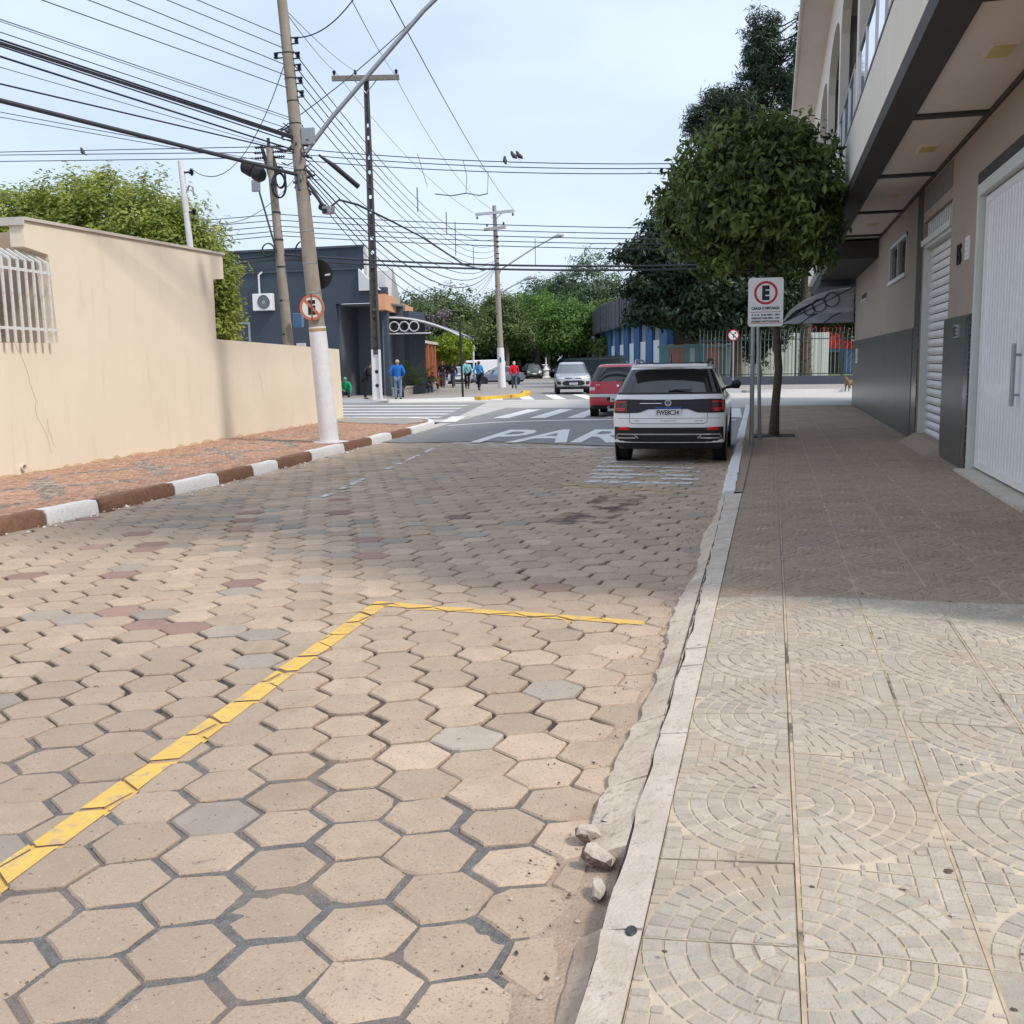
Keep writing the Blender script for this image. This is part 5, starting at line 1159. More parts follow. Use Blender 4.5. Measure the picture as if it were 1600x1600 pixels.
# hero: white compact SUV seen from behind
HL = [(.23, .23, -1.95, 1.92, .80, .05, .10, .14, .2), (.34, .34, -2.07, 2.02, .855, .06, .12, .16, .25), (.58, .55, -2.10, 2.08, .872, .07, .14, .17, .28), (.72, .70, -2.085, 2.08, .878, .07, .14, .17, .28),
      (.90, .84, -2.03, 2.02, .872, .07, .16, .16, .3), (1.02, .95, -2.015, 1.90, .855, .07, .2, .16, .3), (1.085, 1.04, -1.99, 1.00, .825, .07, .3, .15, .2), (1.47, 1.47, -1.62, .25, .655, .06, .15, .14, .1), (1.54, 1.53, -1.56, .15, .60, .06, .12, .14, .1), (1.565, 1.56, -1.35, .02, .45, .05, .1, .12, .1)]
hero, c = base_car('parked_car', 'white compact SUV parked at the right kerb with black roof band', (-1.585, 18.1, 0), R(.8), HL, m_carwhite, 6, None, .765, (-1.27, 1.36), .325, None)
P = lambda nm, m, xs, lo, hi, off=.012, par=hero, n=18: c.patch(nm, m, par, 'rear', xs, lo, hi, off, n)
P('lower_bumper', m_black, [-.845, -.6, .6, .845], [.30, .26, .26, .30], [.585, .575, .575, .585], .012)
P('tail_band', m_black, [-.855, -.66, -.45, -.30, .30, .45, .66, .855], [.80, .80, .805, .86, .86, .805, .80, .80], [1.005, 1.015, 1.01, 1.005, 1.005, 1.01, 1.015, 1.005], .010, n=40)
for s_ in (-1, 1):
    q = sorted([s_*.64, s_*.858]); tl = P('tail_light', m_taillight, q, [.825, .825], [.995, .995], .020)
    for z, xa, xb in ((.972, .665, .835), (.868, .665, .825), (.838, .68, .80)): P('light_strip', m_tailred, sorted([s_*xa, s_*xb]), [z-.009]*2, [z+.009]*2, .030, tl, 6)
    P('light_strip', m_tailred, sorted([s_*.82, s_*.838]), [.868]*2, [.972]*2, .030, tl, 4)
    q = sorted([s_*.60, s_*.78]); P('reflector', m_tailred, q, [.535, .54] if s_ > 0 else [.54, .535], [.578, .588] if s_ < 0 else [.588, .578][::-1], .024)
    P('exhaust_trim', m_chrome, sorted([s_*.50, s_*.80]), [.405, .40] if s_ > 0 else [.40, .405], [.425]*2, .026, n=6)
    P('exhaust_trim', m_chrome, sorted([s_*.46, s_*.52]), [.40, .455][::s_], [.425, .475][::s_], .026, n=4)
    P('exhaust_trim', m_chrome, sorted([s_*.79, s_*.82]), [.40, .455][::-s_], [.44, .475][::-s_], .026, n=4)
    P('panel_gap', m_darkmetal, sorted([s_*.594, s_*.602]), [.66]*2, [.80]*2, .0022, n=2)
P('chrome_strip', m_chrome, [-.80, .80], [.462]*2, [.482]*2, .026)
P('panel_gap', m_darkmetal, [-.60, -.54, .54, .60], [.655, .632, .632, .655], [.663, .640, .640, .663], .0022, n=24)
P('panel_gap', m_darkmetal, [-.86, .86], [.716]*2, [.721]*2, .0015, n=24)
P('band_trim', m_chrome, [-.44, -.10], [.945]*2, [.953]*2, .016, n=6); P('band_trim', m_darkmetal, [.10, .64], [.945]*2, [.953]*2, .016, n=6)
P('window_frame', m_black, [-.80, .80], [1.088]*2, [1.115]*2, .006)
plate(hero, 'FWE8C34', 0, c.pt(0, .83, 'rear')-.022, .825, 'rear')
em = MB(); cy = c.pt(0, .955, 'rear')-.024
nn_ = 28; vs = [(r_*cos(2*pi*i/nn_), cy, .955+r_*sin(2*pi*i/nn_)) for r_ in (.040, .050) for i in range(nn_)]; em.add(vs, [(i, (i+1) % nn_, nn_+(i+1) % nn_, nn_+i) for i in range(nn_)])
for x0, z0, x1, z1 in ((-.018, .995, 0, .962), (.018, .995, 0, .962), (-.036, .972, -.017, .918), (-.017, .918, 0, .952), (.0, .952, .017, .918), (.017, .918, .036, .972)): em.tube([(x0, cy, z0), (x1, cy, z1)], .005, 4)
em.build('emblem', m_chrome, hero)
for s_, x, w_ in (('T-CROSS', .0, .24), ('200 TSI', .47, .12), ('TSI', -.49, .07)): text_obj('lettering', s_, .035, m_chrome, hero, facing((x, c.pt(x, .682, 'rear')-.005, .682), (0, -1, 0)), w_, .002, .001)
b = MB(); b.tube([(0, c.pt(0, 1.15, 'rear')-.03, 1.13), (.10, c.pt(.1, 1.16, 'rear')-.03, 1.15), (.36, c.pt(.3, 1.14, 'rear')-.028, 1.15)], .012, 6); b.build('rear_wiper', m_black, hero)
MB().add([(x, y, z) for z in (1.50, 1.545) for x, y in ((-.62, -1.60), (.62, -1.60), (.58, -1.80), (-.58, -1.80))], [(0, 1, 2, 3), (7, 6, 5, 4), (3, 2, 6, 7), (2, 1, 5, 6), (0, 3, 7, 4), (0, 4, 5, 1)]).build('roof_spoiler', m_carwhite, hero, bevel=.012)
for s_ in (-1, 1):
    MB().tube([(s_*.57, -1.45, 1.54), (s_*.575, -1.38, 1.60), (s_*.58, -1.2, 1.615), (s_*.59, -.3, 1.61), (s_*.585, 0, 1.58), (s_*.58, .08, 1.54)], .02, 8).build('roof_rail', m_rim if s_ < 0 else m_black, hero, 60)
MB().box(-.50, .50, -1.40, -.2, 1.562, 1.572).build('roof_panel', m_black, hero); MB().tube([(0, -1.35, 1.56), (0, -1.45, 1.72)], .008, 5).build('antenna', m_black, hero)

# red hatchback waiting at the stop line
RL = [(.24, .24, -1.80, 1.8, .74, .05, .1, .12, .2), (.34, .34, -1.86, 1.86, .795, .05, .12, .12, .22), (.58, .56, -1.88, 1.88, .80, .05, .12, .12, .24), (.66, .62, -1.85, 1.86, .80, .05, .12, .12, .24), (.86, .80, -1.82, 1.78, .795, .05, .16, .12, .25), (.98, .92, -1.80, .95, .775, .05, .25, .12, .2), (1.37, 1.37, -1.50, .15, .60, .05, .15, .10, .1), (1.43, 1.43, -1.42, .02, .54, .05, .1, .1, .1), (1.45, 1.45, -1.2, -.1, .40, .04, .1, .1, .1)]
red, c2 = base_car('red_hatchback', 'small red hatchback stopped beyond the white SUV at the stop line', (-4.42, 31.6, 0), R(3), RL, m_carred, 5, None, .70, (-1.2, 1.2), .29, ws=m_carglass)
P2_ = lambda nm, m, xs, lo, hi, off=.012, par=red, n=14: c2.patch(nm, m, par, 'rear', xs, lo, hi, off, n)
P2_('bumper_strip', m_greywhite, [-.79, -.5, .5, .79], [.56]*4, [.64]*4, .022); P2_('plate_recess', m_black, [-.30, .30], [.46]*2, [.56]*2, .015)
for s_ in (-1, 1):
    tl = P2_('tail_light', m_tailred, sorted([s_*.63, s_*.79]), [.66]*2, [.74]*2, .014); P2_('lens', m_headlight, sorted([s_*.63, s_*.79]), [.745]*2, [.83]*2, .016, tl); P2_('lens', m_tailred, sorted([s_*.66, s_*.78]), [.835]*2, [.85]*2, .016, tl)
P2_('badge', m_chrome, [-.60, -.50], [.885]*2, [.90]*2, .01); P2_('badge', m_chrome, [-.03, .03], [.84]*2, [.89]*2, .012, n=4); P2_('tailgate_gap', m_black, [-.64, .64], [.652]*2, [.658]*2, .003)
red.scale = (1.06, 1.06, 1.06)
plate(red, 'FKC 4060', -.0, c2.pt(0, .51, 'rear')-.03, .50, 'rear', None, .40)
MB().tube([(.0, -1.84, .99), (.2, -1.78, 1.04)], .01, 5).build('rear_wiper', m_black, red); MB().tube([(-.25, -1.9, .30), (-.25, -1.97, .28)], .035, 8).build('exhaust', m_chrome, red)
b = MB().tube([(-.08, -1.93, .36), (.0, -1.98, .36), (0, -1.98, .40)], .025, 6); b.build('tow_bar', m_chrome, red)

# oncoming silver SUV
SL = [(.26, .26, -1.9, 1.95, .80, .05, .12, .14, .25), (.40, .36, -2.05, 2.04, .86, .06, .14, .15, .30), (.66, .58, -2.08, 2.10, .885, .06, .16, .16, .32), (.80, .78, -2.05, 2.08, .89, .06, .18, .16, .32), (.98, .92, -2.0, 1.98, .88, .06, .22, .16, .32), (1.08, 1.06, -1.98, 1.02, .835, .06, .3, .15, .25), (1.52, 1.52, -1.6, .30, .66, .06, .16, .14, .12), (1.60, 1.60, -1.5, .15, .60, .06, .12, .14, .1), (1.63, 1.62, -1.3, .0, .45, .05, .1, .12, .1)]
def suv_front(t, c, dark=True):
    F = lambda nm, m, xs, lo, hi, off=.014, par=t, n=16: c.patch(nm, m, par, 'front', xs, lo, hi, off, n)
    F('lower_grille', m_black, [-.56, -.45, .45, .56], [.52, .45, .45, .52], [.60, .70, .70, .60], .016); F('upper_grille', m_black, [-.42, .42], [.79]*2, [.83]*2, .016); F('bumper_lip', m_black, [-.82, .82], [.28]*2, [.40]*2, .014)
    F('skid_trim', m_rim, [-.70, -.5, .5, .70], [.42, .405, .405, .42], [.45, .44, .44, .45], .02)
    for s_ in (-1, 1):
        F('headlight', m_headlight, sorted([s_*.50, s_*.82]), [.775, .80][::s_], [.84, .875][::s_], .014); F('fog_lamp', m_black, sorted([s_*.64, s_*.82]), [.50]*2, [.66]*2, .014); F('fog_trim', m_chrome, sorted([s_*.60, s_*.80]), [.665]*2, [.685]*2, .016)
    F('emblem', m_chrome, [-.10, .10], [.80]*2, [.835]*2, .02, n=4)
    plate(t, 'GKB7D21', 0, c.pt(0, .56, 'front')+.03, .56, 'front')
silver, c3 = base_car('silver_suv', 'silver SUV driving towards the far zebra crossing', (-10.2, 53.4, 0), R(180+13), SL, m_carsilver, 5, None, .78, (-1.3, 1.3), .34)
suv_front(silver, c3)
# cars far up the street
KL_ = [(.22, .22, -1.9, 1.9, .76, .05, .1, .14, .25), (.36, .34, -2.0, 2.0, .82, .06, .12, .16, .28), (.58, .54, -2.03, 2.03, .835, .06, .14, .16, .30), (.72, .68, -2.0, 1.98, .835, .06, .16, .16, .30), (.88, .80, -1.95, 1.88, .825, .06, .2, .16, .3), (.97, .93, -1.55, .95, .785, .06, .25, .14, .2), (1.36, 1.36, -.95, .10, .60, .05, .15, .12, .1), (1.42, 1.42, -.8, -.05, .53, .05, .1, .1, .1), (1.44, 1.44, -.6, -.2, .40, .04, .1, .1, .1)]
def front_lights(t, c, z=.72):
    for s_ in (-1, 1): c.patch('headlight', m_headlight, t, 'front', sorted([s_*.52, s_*.78]), [z-.06]*2, [z+.07]*2, .014, 6)
    c.patch('grille', m_black, t, 'front', [-.42, .42], [z-.05]*2, [z+.03]*2, .014, 6); c.patch('bumper_gap', m_black, t, 'front', [-.6, .6], [.36]*2, [.48]*2, .014, 6)
    plate(t, None, 0, c.pt(0, .52, 'front')+.03, .53, 'front', None)
def rear_lights(t, c, z=.80):
    for s_ in (-1, 1): c.patch('tail_light', m_tailred, t, 'rear', sorted([s_*.56, s_*.80]), [z-.06]*2, [z+.07]*2, .014, 6)
    plate(t, None, 0, c.pt(0, .6, 'rear')-.03, .62, 'rear', None)
g_, cg = base_car('dark_green_car', 'small dark green car with bright headlamps coming down the far street', (-24.2, 105.5, 0), R(195), RL, m_cargreen, 5, None, .70, (-1.2, 1.2), .30); front_lights(g_, cg)
for lbl, x, y, rz, lv, pm, bl in (
    ('blue grey sedan parked side on behind the distant round pole', -20.4, 76.5, 205-90, KL_, m_carblue, 5),
    ('white sedan turning in front of the park lamp posts', -23.2, 115, 120, KL_, m_carwhite, 5),
    ('pale blue car parked nose out behind the walking women', -24.1, 79, 190, KL_, m_carsilver, 5),
    ('dark car parked under the park trees behind the red shirt', -29.0, 112, 150, SL, m_cardark, 5),
    ('second dark car half hidden beside the man in red', -27.4, 118, 165, SL, m_cardark, 5),
    ('white hatchback waiting behind the dark green car', -26.6, 121, 200, RL, m_carwhite, 5),
    ('white pickup shaped car parked right of the silver SUV', -11.2, 78, 196, SL, m_carwhite, 5),
    ('pale car behind the silver SUV by the blue building', -14.4, 92, 196, SL, m_carsilver, 5),
    ('white car parked between the palm lamp posts', -19.6, 117, 110, KL_, m_carwhite, 5)):
    t, cc_ = base_car('parked_car', lbl, (x, y, 0), R(rz), lv, pm, bl, None, .74, (-1.25, 1.25), .30); front_lights(t, cc_, .75); rear_lights(t, cc_)
van = thing('white_van', 'white box van parked behind the blue grey sedan', 'van', (-26.2, 92, 0), R(105))
b = MB(); prof = [(-2.3, .3), (2.2, .3), (2.35, .55), (2.3, .95), (1.75, 1.2), (1.25, 1.95), (-2.2, 2.0), (-2.35, 1.8)]; b.prism(prof, -.9, .9, 0, 'x'); b.build('body', m_carwhite, van, bevel=.06)
b = MB().add([(x, 1.80+.015, 1.19) for x in (-.75, .75)] + [(x, 1.32, 1.86) for x in (.68, -.68)], [(0, 1, 2, 3)]); b.build('windscreen', m_windscreen, van)
for s_ in (-1, 1): MB().box(s_*.905-.004, s_*.905+.004, .3, 1.25, 1.2, 1.75).build('side_window', m_carglass, van)
add_wheels(van, .8, -1.4, 1.4, .33)

# ------------------------------------------------------------------ people
def skin_obj(name, verts, edges, radii, mat, parent, sub=1):
    me = bpy.data.meshes.new(name); me.from_pydata(verts, edges, []); me.materials.append(mat)
    o = bpy.data.objects.new(name, me); COL.objects.link(o); o.parent = parent
    sk = o.modifiers.new('skin', 'SKIN'); sk.use_smooth_shade = True
    for i, r_ in enumerate(radii):
        d = me.skin_vertices[0].data[i]; d.radius = (r_, r_) if not isinstance(r_, tuple) else r_; d.use_root = (i == 0)
    ss = o.modifiers.new('sub', 'SUBSURF'); ss.levels = sub; ss.render_levels = sub
    return o
CM = {}
def cloth(col, rough=.85):
    if col not in CM: CM[col] = M('cloth', col, rough, .18, 14, .2, 60)
    return CM[col]
def person(label, loc, heading, pose, top, legs, shoes=(.02, .02, .02), head=None, cap=None, hair=True, h=1.74, bald=False, skin=None, extras=None):
    t = thing('person', label, 'person', loc, heading); k = h/1.74; sk = skin or m_skin
    J = dict(pel=(0, 0, .94), chest=(0, .01, 1.28), neck=(0, .0, 1.47), hd=(0, .02, 1.60), top=(0, .0, 1.70))
    for s_, n_ in ((-1, 'l'), (1, 'r')):
        J['sh'+n_] = (s_*.19, 0, 1.41); J['el'+n_] = (s_*.25, -.04, 1.14); J['wr'+n_] = (s_*.24, .06, .90)
        J['hip'+n_] = (s_*.095, 0, .90); J['kn'+n_] = (s_*.10, .02, .50); J['an'+n_] = (s_*.10, -.02, .09); J['toe'+n_] = (s_*.12, .15, .04)
    if pose == 'walk':
        J.update(knl=(-.10, .17, .51), anl=(-.10, .20, .09), toel=(-.11, .37, .05), knr=(.10, -.02, .50), anr=(.10, -.26, .13), toer=(.11, -.12, .04), ell=(-.25, -.14, 1.15), wrl=(-.24, -.12, .90), elr=(.25, .03, 1.14), wrr=(.23, .20, .94))
    if pose == 'hips': J.update(ell=(-.36, -.08, 1.16), wrl=(-.20, .08, 1.02), elr=(.30, -.06, 1.15), wrr=(.20, .14, 1.02))
    if pose == 'lean': J.update(chest=(0, .08, 1.25), neck=(0, .18, 1.42), hd=(0, .25, 1.54), top=(0, .25, 1.64), shl=(-.18, .14, 1.37), shr=(.18, .14, 1.37), ell=(-.24, .16, 1.10), wrl=(-.20, .36, 1.02), elr=(.24, .16, 1.10), wrr=(.20, .34, 1.02))
    if pose in ('sit', 'slump'):
        dz = -.49; f = .06 if pose == 'sit' else .20
        J.update(pel=(0, 0, .47), chest=(0, .02+f*.4, .80), neck=(0, .04+f, .98), hd=(0, .08+f*1.3, 1.10), top=(0, .07+f*1.3, 1.20))
        for s_, n_ in ((-1, 'l'), (1, 'r')):
            J['sh'+n_] = (s_*.19, .02+f*.9, .92); J['el'+n_] = (s_*.27, .14+f*.8, .68); J['wr'+n_] = (s_*.12, .36+f*.6, .58)
            J['hip'+n_] = (s_*.10, .02, .45); J['kn'+n_] = (s_*.14, .44, .47); J['an'+n_] = (s_*.15, .42, .09); J['toe'+n_] = (s_*.17, .60, .04)
        if pose == 'slump': J.update(wrl=(-.22, .40, .36), anr=(.22, .78, .08), knr=(.18, .46, .40), toer=(.26, .90, .14))
    J = {a: Vector(b)*k for a, b in J.items()}
    def chain(names, rad):
        V, E_, Rr, idx = [], [], [], {}
        for ch in names:
            prev = None
            for q in ch:
                nm, r_ = (q, rad[q]) if isinstance(q, str) else q
                if nm not in idx: idx[nm] = len(V); V.append(tuple(J[nm])); Rr.append(r_)
                if prev is not None: E_.append((prev, idx[nm]))
                prev = idx[nm]
        return V, E_, Rr
    rad = dict(pel=.125, chest=.125, neck=.055, hd=.085, top=.062)
    for n_ in 'lr': rad.update({'sh'+n_: .062, 'el'+n_: .043, 'wr'+n_: .029, 'hip'+n_: .085, 'kn'+n_: .056, 'an'+n_: .038, 'toe'+n_: .032})
    # hand: palm, four fingers of different lengths, thumb leaving the side of the palm
    for s_, n_ in ((-1, 'l'), (1, 'r')):
        d = (J['wr'+n_]-J['el'+n_]).normalized(); sd_ = Vector((0, 1, 0))-d*d.y; sd_ = sd_.normalized() if sd_.length > .1 else Vector((1, 0, 0)); inn = d.cross(sd_)*s_
        J['pm'+n_] = J['wr'+n_]+d*.075; rad['pm'+n_] = .030
        for q, (o_, ln) in enumerate(((.030, .075), (.010, .085), (-.010, .080), (-.028, .062))):
            J['f%d%s' % (q, n_)] = J['pm'+n_]+sd_*o_+d*.030; J['g%d%s' % (q, n_)] = J['pm'+n_]+sd_*o_*1.15+d*(.03+ln*.6)+inn*.02; rad['f%d%s' % (q, n_)] = .010; rad['g%d%s' % (q, n_)] = .0085
        J['th'+n_] = J['wr'+n_]+d*.05+sd_*.05; J['ti'+n_] = J['wr'+n_]+d*.09+sd_*.065+inn*.015; rad['th'+n_] = .011; rad['ti'+n_] = .009
    fd = Vector((0, .095, -.005))*k; J['ns'] = J['hd']+fd+Vector((0, .012, 0)); rad['ns'] = .014
    J['ch'] = J['hd']+Vector((0, .05, -.085))*k; rad['ch'] = .036
    ch = [['pel', 'chest', 'neck', 'hd', 'top'], ['hd', 'ns'], ['neck', 'ch']]
    for n_ in 'lr': ch += [['chest', 'sh'+n_, 'el'+n_, 'wr'+n_, 'pm'+n_], ['pel', 'hip'+n_, 'kn'+n_, 'an'+n_, 'toe'+n_], ['pm'+n_, 'th'+n_, 'ti'+n_]] + [['pm'+n_, 'f%d%s' % (q, n_), 'g%d%s' % (q, n_)] for q in range(4)]
    skin_obj('body', *chain(ch, rad), sk, t)
    rt_ = dict(pel=(.155, .135), chest=(.175, .14), neck=.072)
    for n_ in 'lr': rt_.update({'sh'+n_: .088, 'el'+n_: .066, 'wr'+n_: .048})
    J['hem'] = J['pel']-Vector((0, 0, .02 if 'sit' in pose or pose == 'slump' else .10)); rt_['hem'] = (.165, .14)
    skin_obj('jacket', *chain([['hem', 'pel', 'chest', 'neck']] + [['chest', 'sh'+n_, 'el'+n_, 'wr'+n_] for n_ in 'lr'], rt_), cloth(top), t)
    rl = dict(pel=(.140, .12))
    for n_ in 'lr': rl.update({'hip'+n_: .105, 'kn'+n_: .078, 'an'+n_: .066})
    skin_obj('trousers', *chain([['pel', 'hip'+n_, 'kn'+n_, 'an'+n_] for n_ in 'lr'], rl), cloth(legs), t)
    for n_ in 'lr': skin_obj('shoe', [tuple(J['an'+n_]-Vector((0, .03, .035))), tuple((J['an'+n_]+J['toe'+n_])/2-Vector((0, 0, .015))), tuple(J['toe'+n_])], [(0, 1), (1, 2)], [.052, .05, .042], cloth(shoes), t)
    hd = J['hd']
    for s_ in (-1, 1):
        MB().lathe([(.001, .003), (.010, .002), (.013, 0)], 6, (hd.x+s_*.030, hd.y+.083*k, hd.z+.018), 'y').build('eye', m_signblack, t)
        MB().tube([(hd.x+s_*.080, hd.y-.005, hd.z+.02), (hd.x+s_*.092, hd.y-.012, hd.z-.005), (hd.x+s_*.082, hd.y, hd.z-.03)], [.010, .014, .009], 6).build('ear', sk, t, 60)
    MB().tube([(hd.x-.024, hd.y+.086*k, hd.z-.052), (hd.x, hd.y+.094*k, hd.z-.054), (hd.x+.024, hd.y+.086*k, hd.z-.052)], .006, 5).build('mouth', m_signfade, t)
    def capshape(mat, nm, low, r_=.098, back=.0):
        b = MB(); prof = []
        vs, fs = [], []; n = 14
        for i in range(6):
            a = pi/2*i/5
            for q in range(n):
                th = 2*pi*q/n; f_ = 1.0; z = hd.z+.012+(.105*cos(a)) - (low*max(0, -sin(th)) if i == 5 else 0)
                vs.append((hd.x+r_*sin(a)*cos(th)*.90, hd.y-.004+r_*1.08*sin(a)*sin(th), z))
        for i in range(5):
            for q in range(n): fs.append((i*n+q, (i+1)*n+q, (i+1)*n+(q+1) % n, i*n+(q+1) % n))
        b.add(vs, fs); return b.build(nm, mat, t, 180)
    if cap:
        cp = capshape(cloth(cap), 'cap', .03, .101); MB().add([(hd.x+dx, hd.y+dy, hd.z+dz) for dx, dy, dz in ((-.075, .07, .03), (.075, .07, .03), (.06, .175, .015), (-.06, .175, .015))], [(0, 1, 2, 3), (3, 2, 1, 0)]).build('cap_peak', cloth(cap), cp)
    elif not bald: capshape(m_hairdk if hair is True else hair, 'hair', .11)
    if extras: extras(t, J)
    return t
grey = (.16, .15, .14); jeans = (.05, .085, .15); navy = (.012, .018, .035); blk = (.012, .012, .014)
def bag(mat_, pos):
    def fn(t, J): MB().tube([J['shl']+Vector((0, -.02, .06)), J['chest']+Vector((.02, -.14, -.05)), J['pel']+Vector((.18, -.06, .06))], .016, 6).build('strap', cloth(mat_), t, 60); MB().obox(tuple(J['pel']+Vector((.22, -.05, .0))), (.10, .24, .24)).build('bag', cloth(mat_), t, bevel=.03)
    return fn
person('man in bright blue jacket and faded jeans beside the white pole foot', (-16.0, 42.9, .1), R(14), 'hips', (.015, .15, .55), (.17, .25, .36), (.05, .04, .035), cap=(.45, .40, .28), h=1.80)
person('slumped person in green hooded jacket and cap sitting against the grey recess wall', (-20.4, 47.3, -.12), R(205), 'slump', (.015, .30, .12), navy, cap=(.10, .42, .22), h=1.72)
person('person in black partly hidden behind the white pole foot', (-17.75, 43.4, .1), R(-60), 'lean', blk, blk, h=1.76)
person('seated person in black top half hidden by the man in blue', (-17.3, 46.6, -.05), R(200), 'sit', blk, navy, (.02, .02, .03), h=1.70)
person('man in navy shirt and white shoes sitting on the low planter wall', (-18.6, 54.0, -.05), R(-110), 'sit', (.018, .035, .085), jeans, (.60, .58, .55), h=1.76)
person('person in black sitting farthest along the planter wall with one arm out', (-20.9, 62.0, -.05), R(-110), 'sit', blk, blk, (.55, .53, .5), h=1.74)
person('bald man in black sweater and blue jeans walking towards the camera', (-21.0, 64.7, .1), R(190), 'walk', blk, jeans, bald=True, h=1.78)
person('woman in dark top and wide blue jeans walking beside the bald man', (-20.2, 64.4, .1), R(175), 'walk', (.02, .018, .022), (.045, .08, .14), h=1.66)
person('person in pale turquoise jacket and white cap with a shoulder strap', (-18.1, 60.6, .1), R(10), 'walk', (.22, .58, .66), blk, cap=(.65, .65, .65), h=1.76, extras=bag((.02, .03, .05), 0))
person('woman in sky blue shirt with black handbag walking away', (-16.4, 57.3, .1), R(-5), 'walk', (.06, .33, .68), (.015, .022, .06), h=1.70, extras=bag(blk, 0))
person('man in red shirt and grey jeans walking along the far street', (-15.2, 60.9, .0), R(15), 'walk', (.60, .012, .03), (.09, .13, .16), hair=cloth((.55, .54, .52)), h=1.76)
# brown dog at the wall corner
dog = thing('dog', 'brown dog walking beside the granite corner across the street', 'dog', (3.55, 51.3, 0), R(160))
dv = [(0, 0, .44), (0, .18, .44), (0, .34, .46), (0, .46, .60), (0, .54, .66), (0, .66, .63), (0, -.20, .45), (0, -.34, .46), (0, -.44, .56), (0, -.52, .64)]
de = [(0, 1), (1, 2), (2, 3), (3, 4), (4, 5), (0, 6), (6, 7), (7, 8), (8, 9)]; dr = [.10, .115, .12, .075, .075, .032, .10, .095, .03, .018]
for s_ in (-1, 1):
    i = len(dv); dv += [(s_*.08, .32, .34), (s_*.08, .30, .20), (s_*.08, .34, .03), (s_*.04, .52, .76)]; de += [(2, i), (i, i+1), (i+1, i+2), (4, i+3)]; dr += [.055, .032, .026, .016]
    i = len(dv); dv += [(s_*.08, -.28, .34), (s_*.08, -.40, .19), (s_*.08, -.36, .03)]; de += [(7, i), (i, i+1), (i+1, i+2)]; dr += [.065, .032, .026]
skin_obj('body', dv, de, dr, M('brown_fur', (.20, .13, .06), .9, .35, 9, .4, 60), dog)

# ------------------------------------------------------------------ left block beyond the crossing
def seg_wall(mb, a, b_, z0, z1, th, mi=0):
    a, b_ = Vector((*a, 0)), Vector((*b_, 0)); d = (b_-a).normalized(); nrm = Vector((-d.y, d.x, 0))*th
    mb.prism([tuple(a[:2]), tuple(b_[:2]), tuple((b_+nrm)[:2]), tuple((a+nrm)[:2])], z0, z1, mi)
far_l = struct(MB().prism([(-90, 45.6), (-19, 44.2), (-16.2, 43.0), (-13.2, 44.9), (-12.55, 46.2), (-12.3, 49.5), (-12.9, 53.2), (-17.2, 68), (-28, 104), (-90, 104)], -.09, .10).build('far_left_pavement', m_pavement))
for pts in ([(-40, 43.9), (-25, 43.95), (-19, 43.75), (-16.2, 42.5), (-14.4, 43.5)],): pass
kerb_block(m_kerb_white, [(-13.1, 44.55), (-14.6, 43.45), (-16.2, 42.65), (-19, 43.85), (-26, 44.6), (-40, 45)], far_l, w=.34, z1=.135)
for a, c in (((-12.2, 46.6), (-13.05, 44.7)), ((-12.0, 48.6), (-12.18, 46.75)), ((-12.35, 51.2), (-11.98, 48.75)), ((-13.0, 53.6), (-12.4, 51.35))):
    kerb_block(m_kerb_yellow, [a, ((a[0]+c[0])/2+.05, (a[1]+c[1])/2), c][::-1][::-1], far_l, w=.42, z1=.16)
DB = thing('dark_blue_building', 'dark slate blue rendered shop with stepped parapet across the side street', 'building', (-23, 48.5, .1))
def db(mb, name, mat, parent=None, **k):
    o = mb.build(name, mat, parent or DB, **k)
    if parent is None: o.location = (23, -48.5, -.1)
    return o
b = MB(); b.box(-34, -27.45, 48.5, 48.8, .05, 6.4); b.box(-27.45, -26.05, 48.5, 48.8, .05, 2.4); b.box(-27.45, -26.05, 48.5, 48.8, 3.9, 6.4); b.box(-26.05, -21.25, 48.5, 48.8, .05, 6.4); b.box(-21.25, -19.9, 48.5, 48.8, 4.72, 6.4); b.box(-19.9, -18.55, 48.5, 48.8, 4.72, 5.45); b.box(-18.75, -18.55, 48.5, 48.8, .05, 4.72)
db(b, 'front_wall', m_navy)
b = MB(); b.box(-34, -19.75, 48.75, 49.1, 6.42, 7.45); db(b, 'parapet', m_navy)
b = MB(); b.box(-34, -19.7, 48.62, 49.15, 7.45, 7.55); b.box(-34, -19.9, 48.42, 48.76, 6.36, 6.42); db(b, 'parapet_trim', m_navy2)
b = MB(); b.box(-27.4, -26.1, 48.62, 48.66, 2.4, 3.9); wn_ = db(b, 'window_pane', m_navy2)
b = MB(); b.box(-27.5, -27.38, 48.45, 48.6, 2.35, 3.95); b.box(-26.12, -26.0, 48.45, 48.6, 2.35, 3.95); b.box(-27.38, -26.12, 48.45, 48.6, 3.83, 3.95); b.build('window_frame', m_galv, wn_)
b = MB(); b.box(-21.27, -21.15, 48.8, 51.5, .05, 4.72); b.box(-21.15, -18.6, 51.0, 51.3, .05, 4.72); b.box(-21.15, -18.6, 48.8, 51.0, 4.62, 4.70); db(b, 'recess_wall', M('slate_grey_render', (.13, .15, .17), .85, .08, 1.5))
b = MB(); b.prism([(-19.9, 6.36), (-19.9, 5.3), (-18.8, 5.3)], 48.3, 48.5, 0, 'y'); b.box(-19.75, -19.6, 48.7, 49.2, 5.4, 7.5); db(b, 'pale_gusset', m_greywhite)
b = MB(); b.box(-18.6, -18.3, 51, 53.5, .05, 4.4); b.box(-34, -19.6, 55, 55.3, .05, 4.2); db(b, 'side_wall', m_navy)
ac = thing('air_conditioner', 'white outdoor air conditioner unit mounted on the dark blue wall', 'air conditioner', (-25.1, 48.3, 4.9))
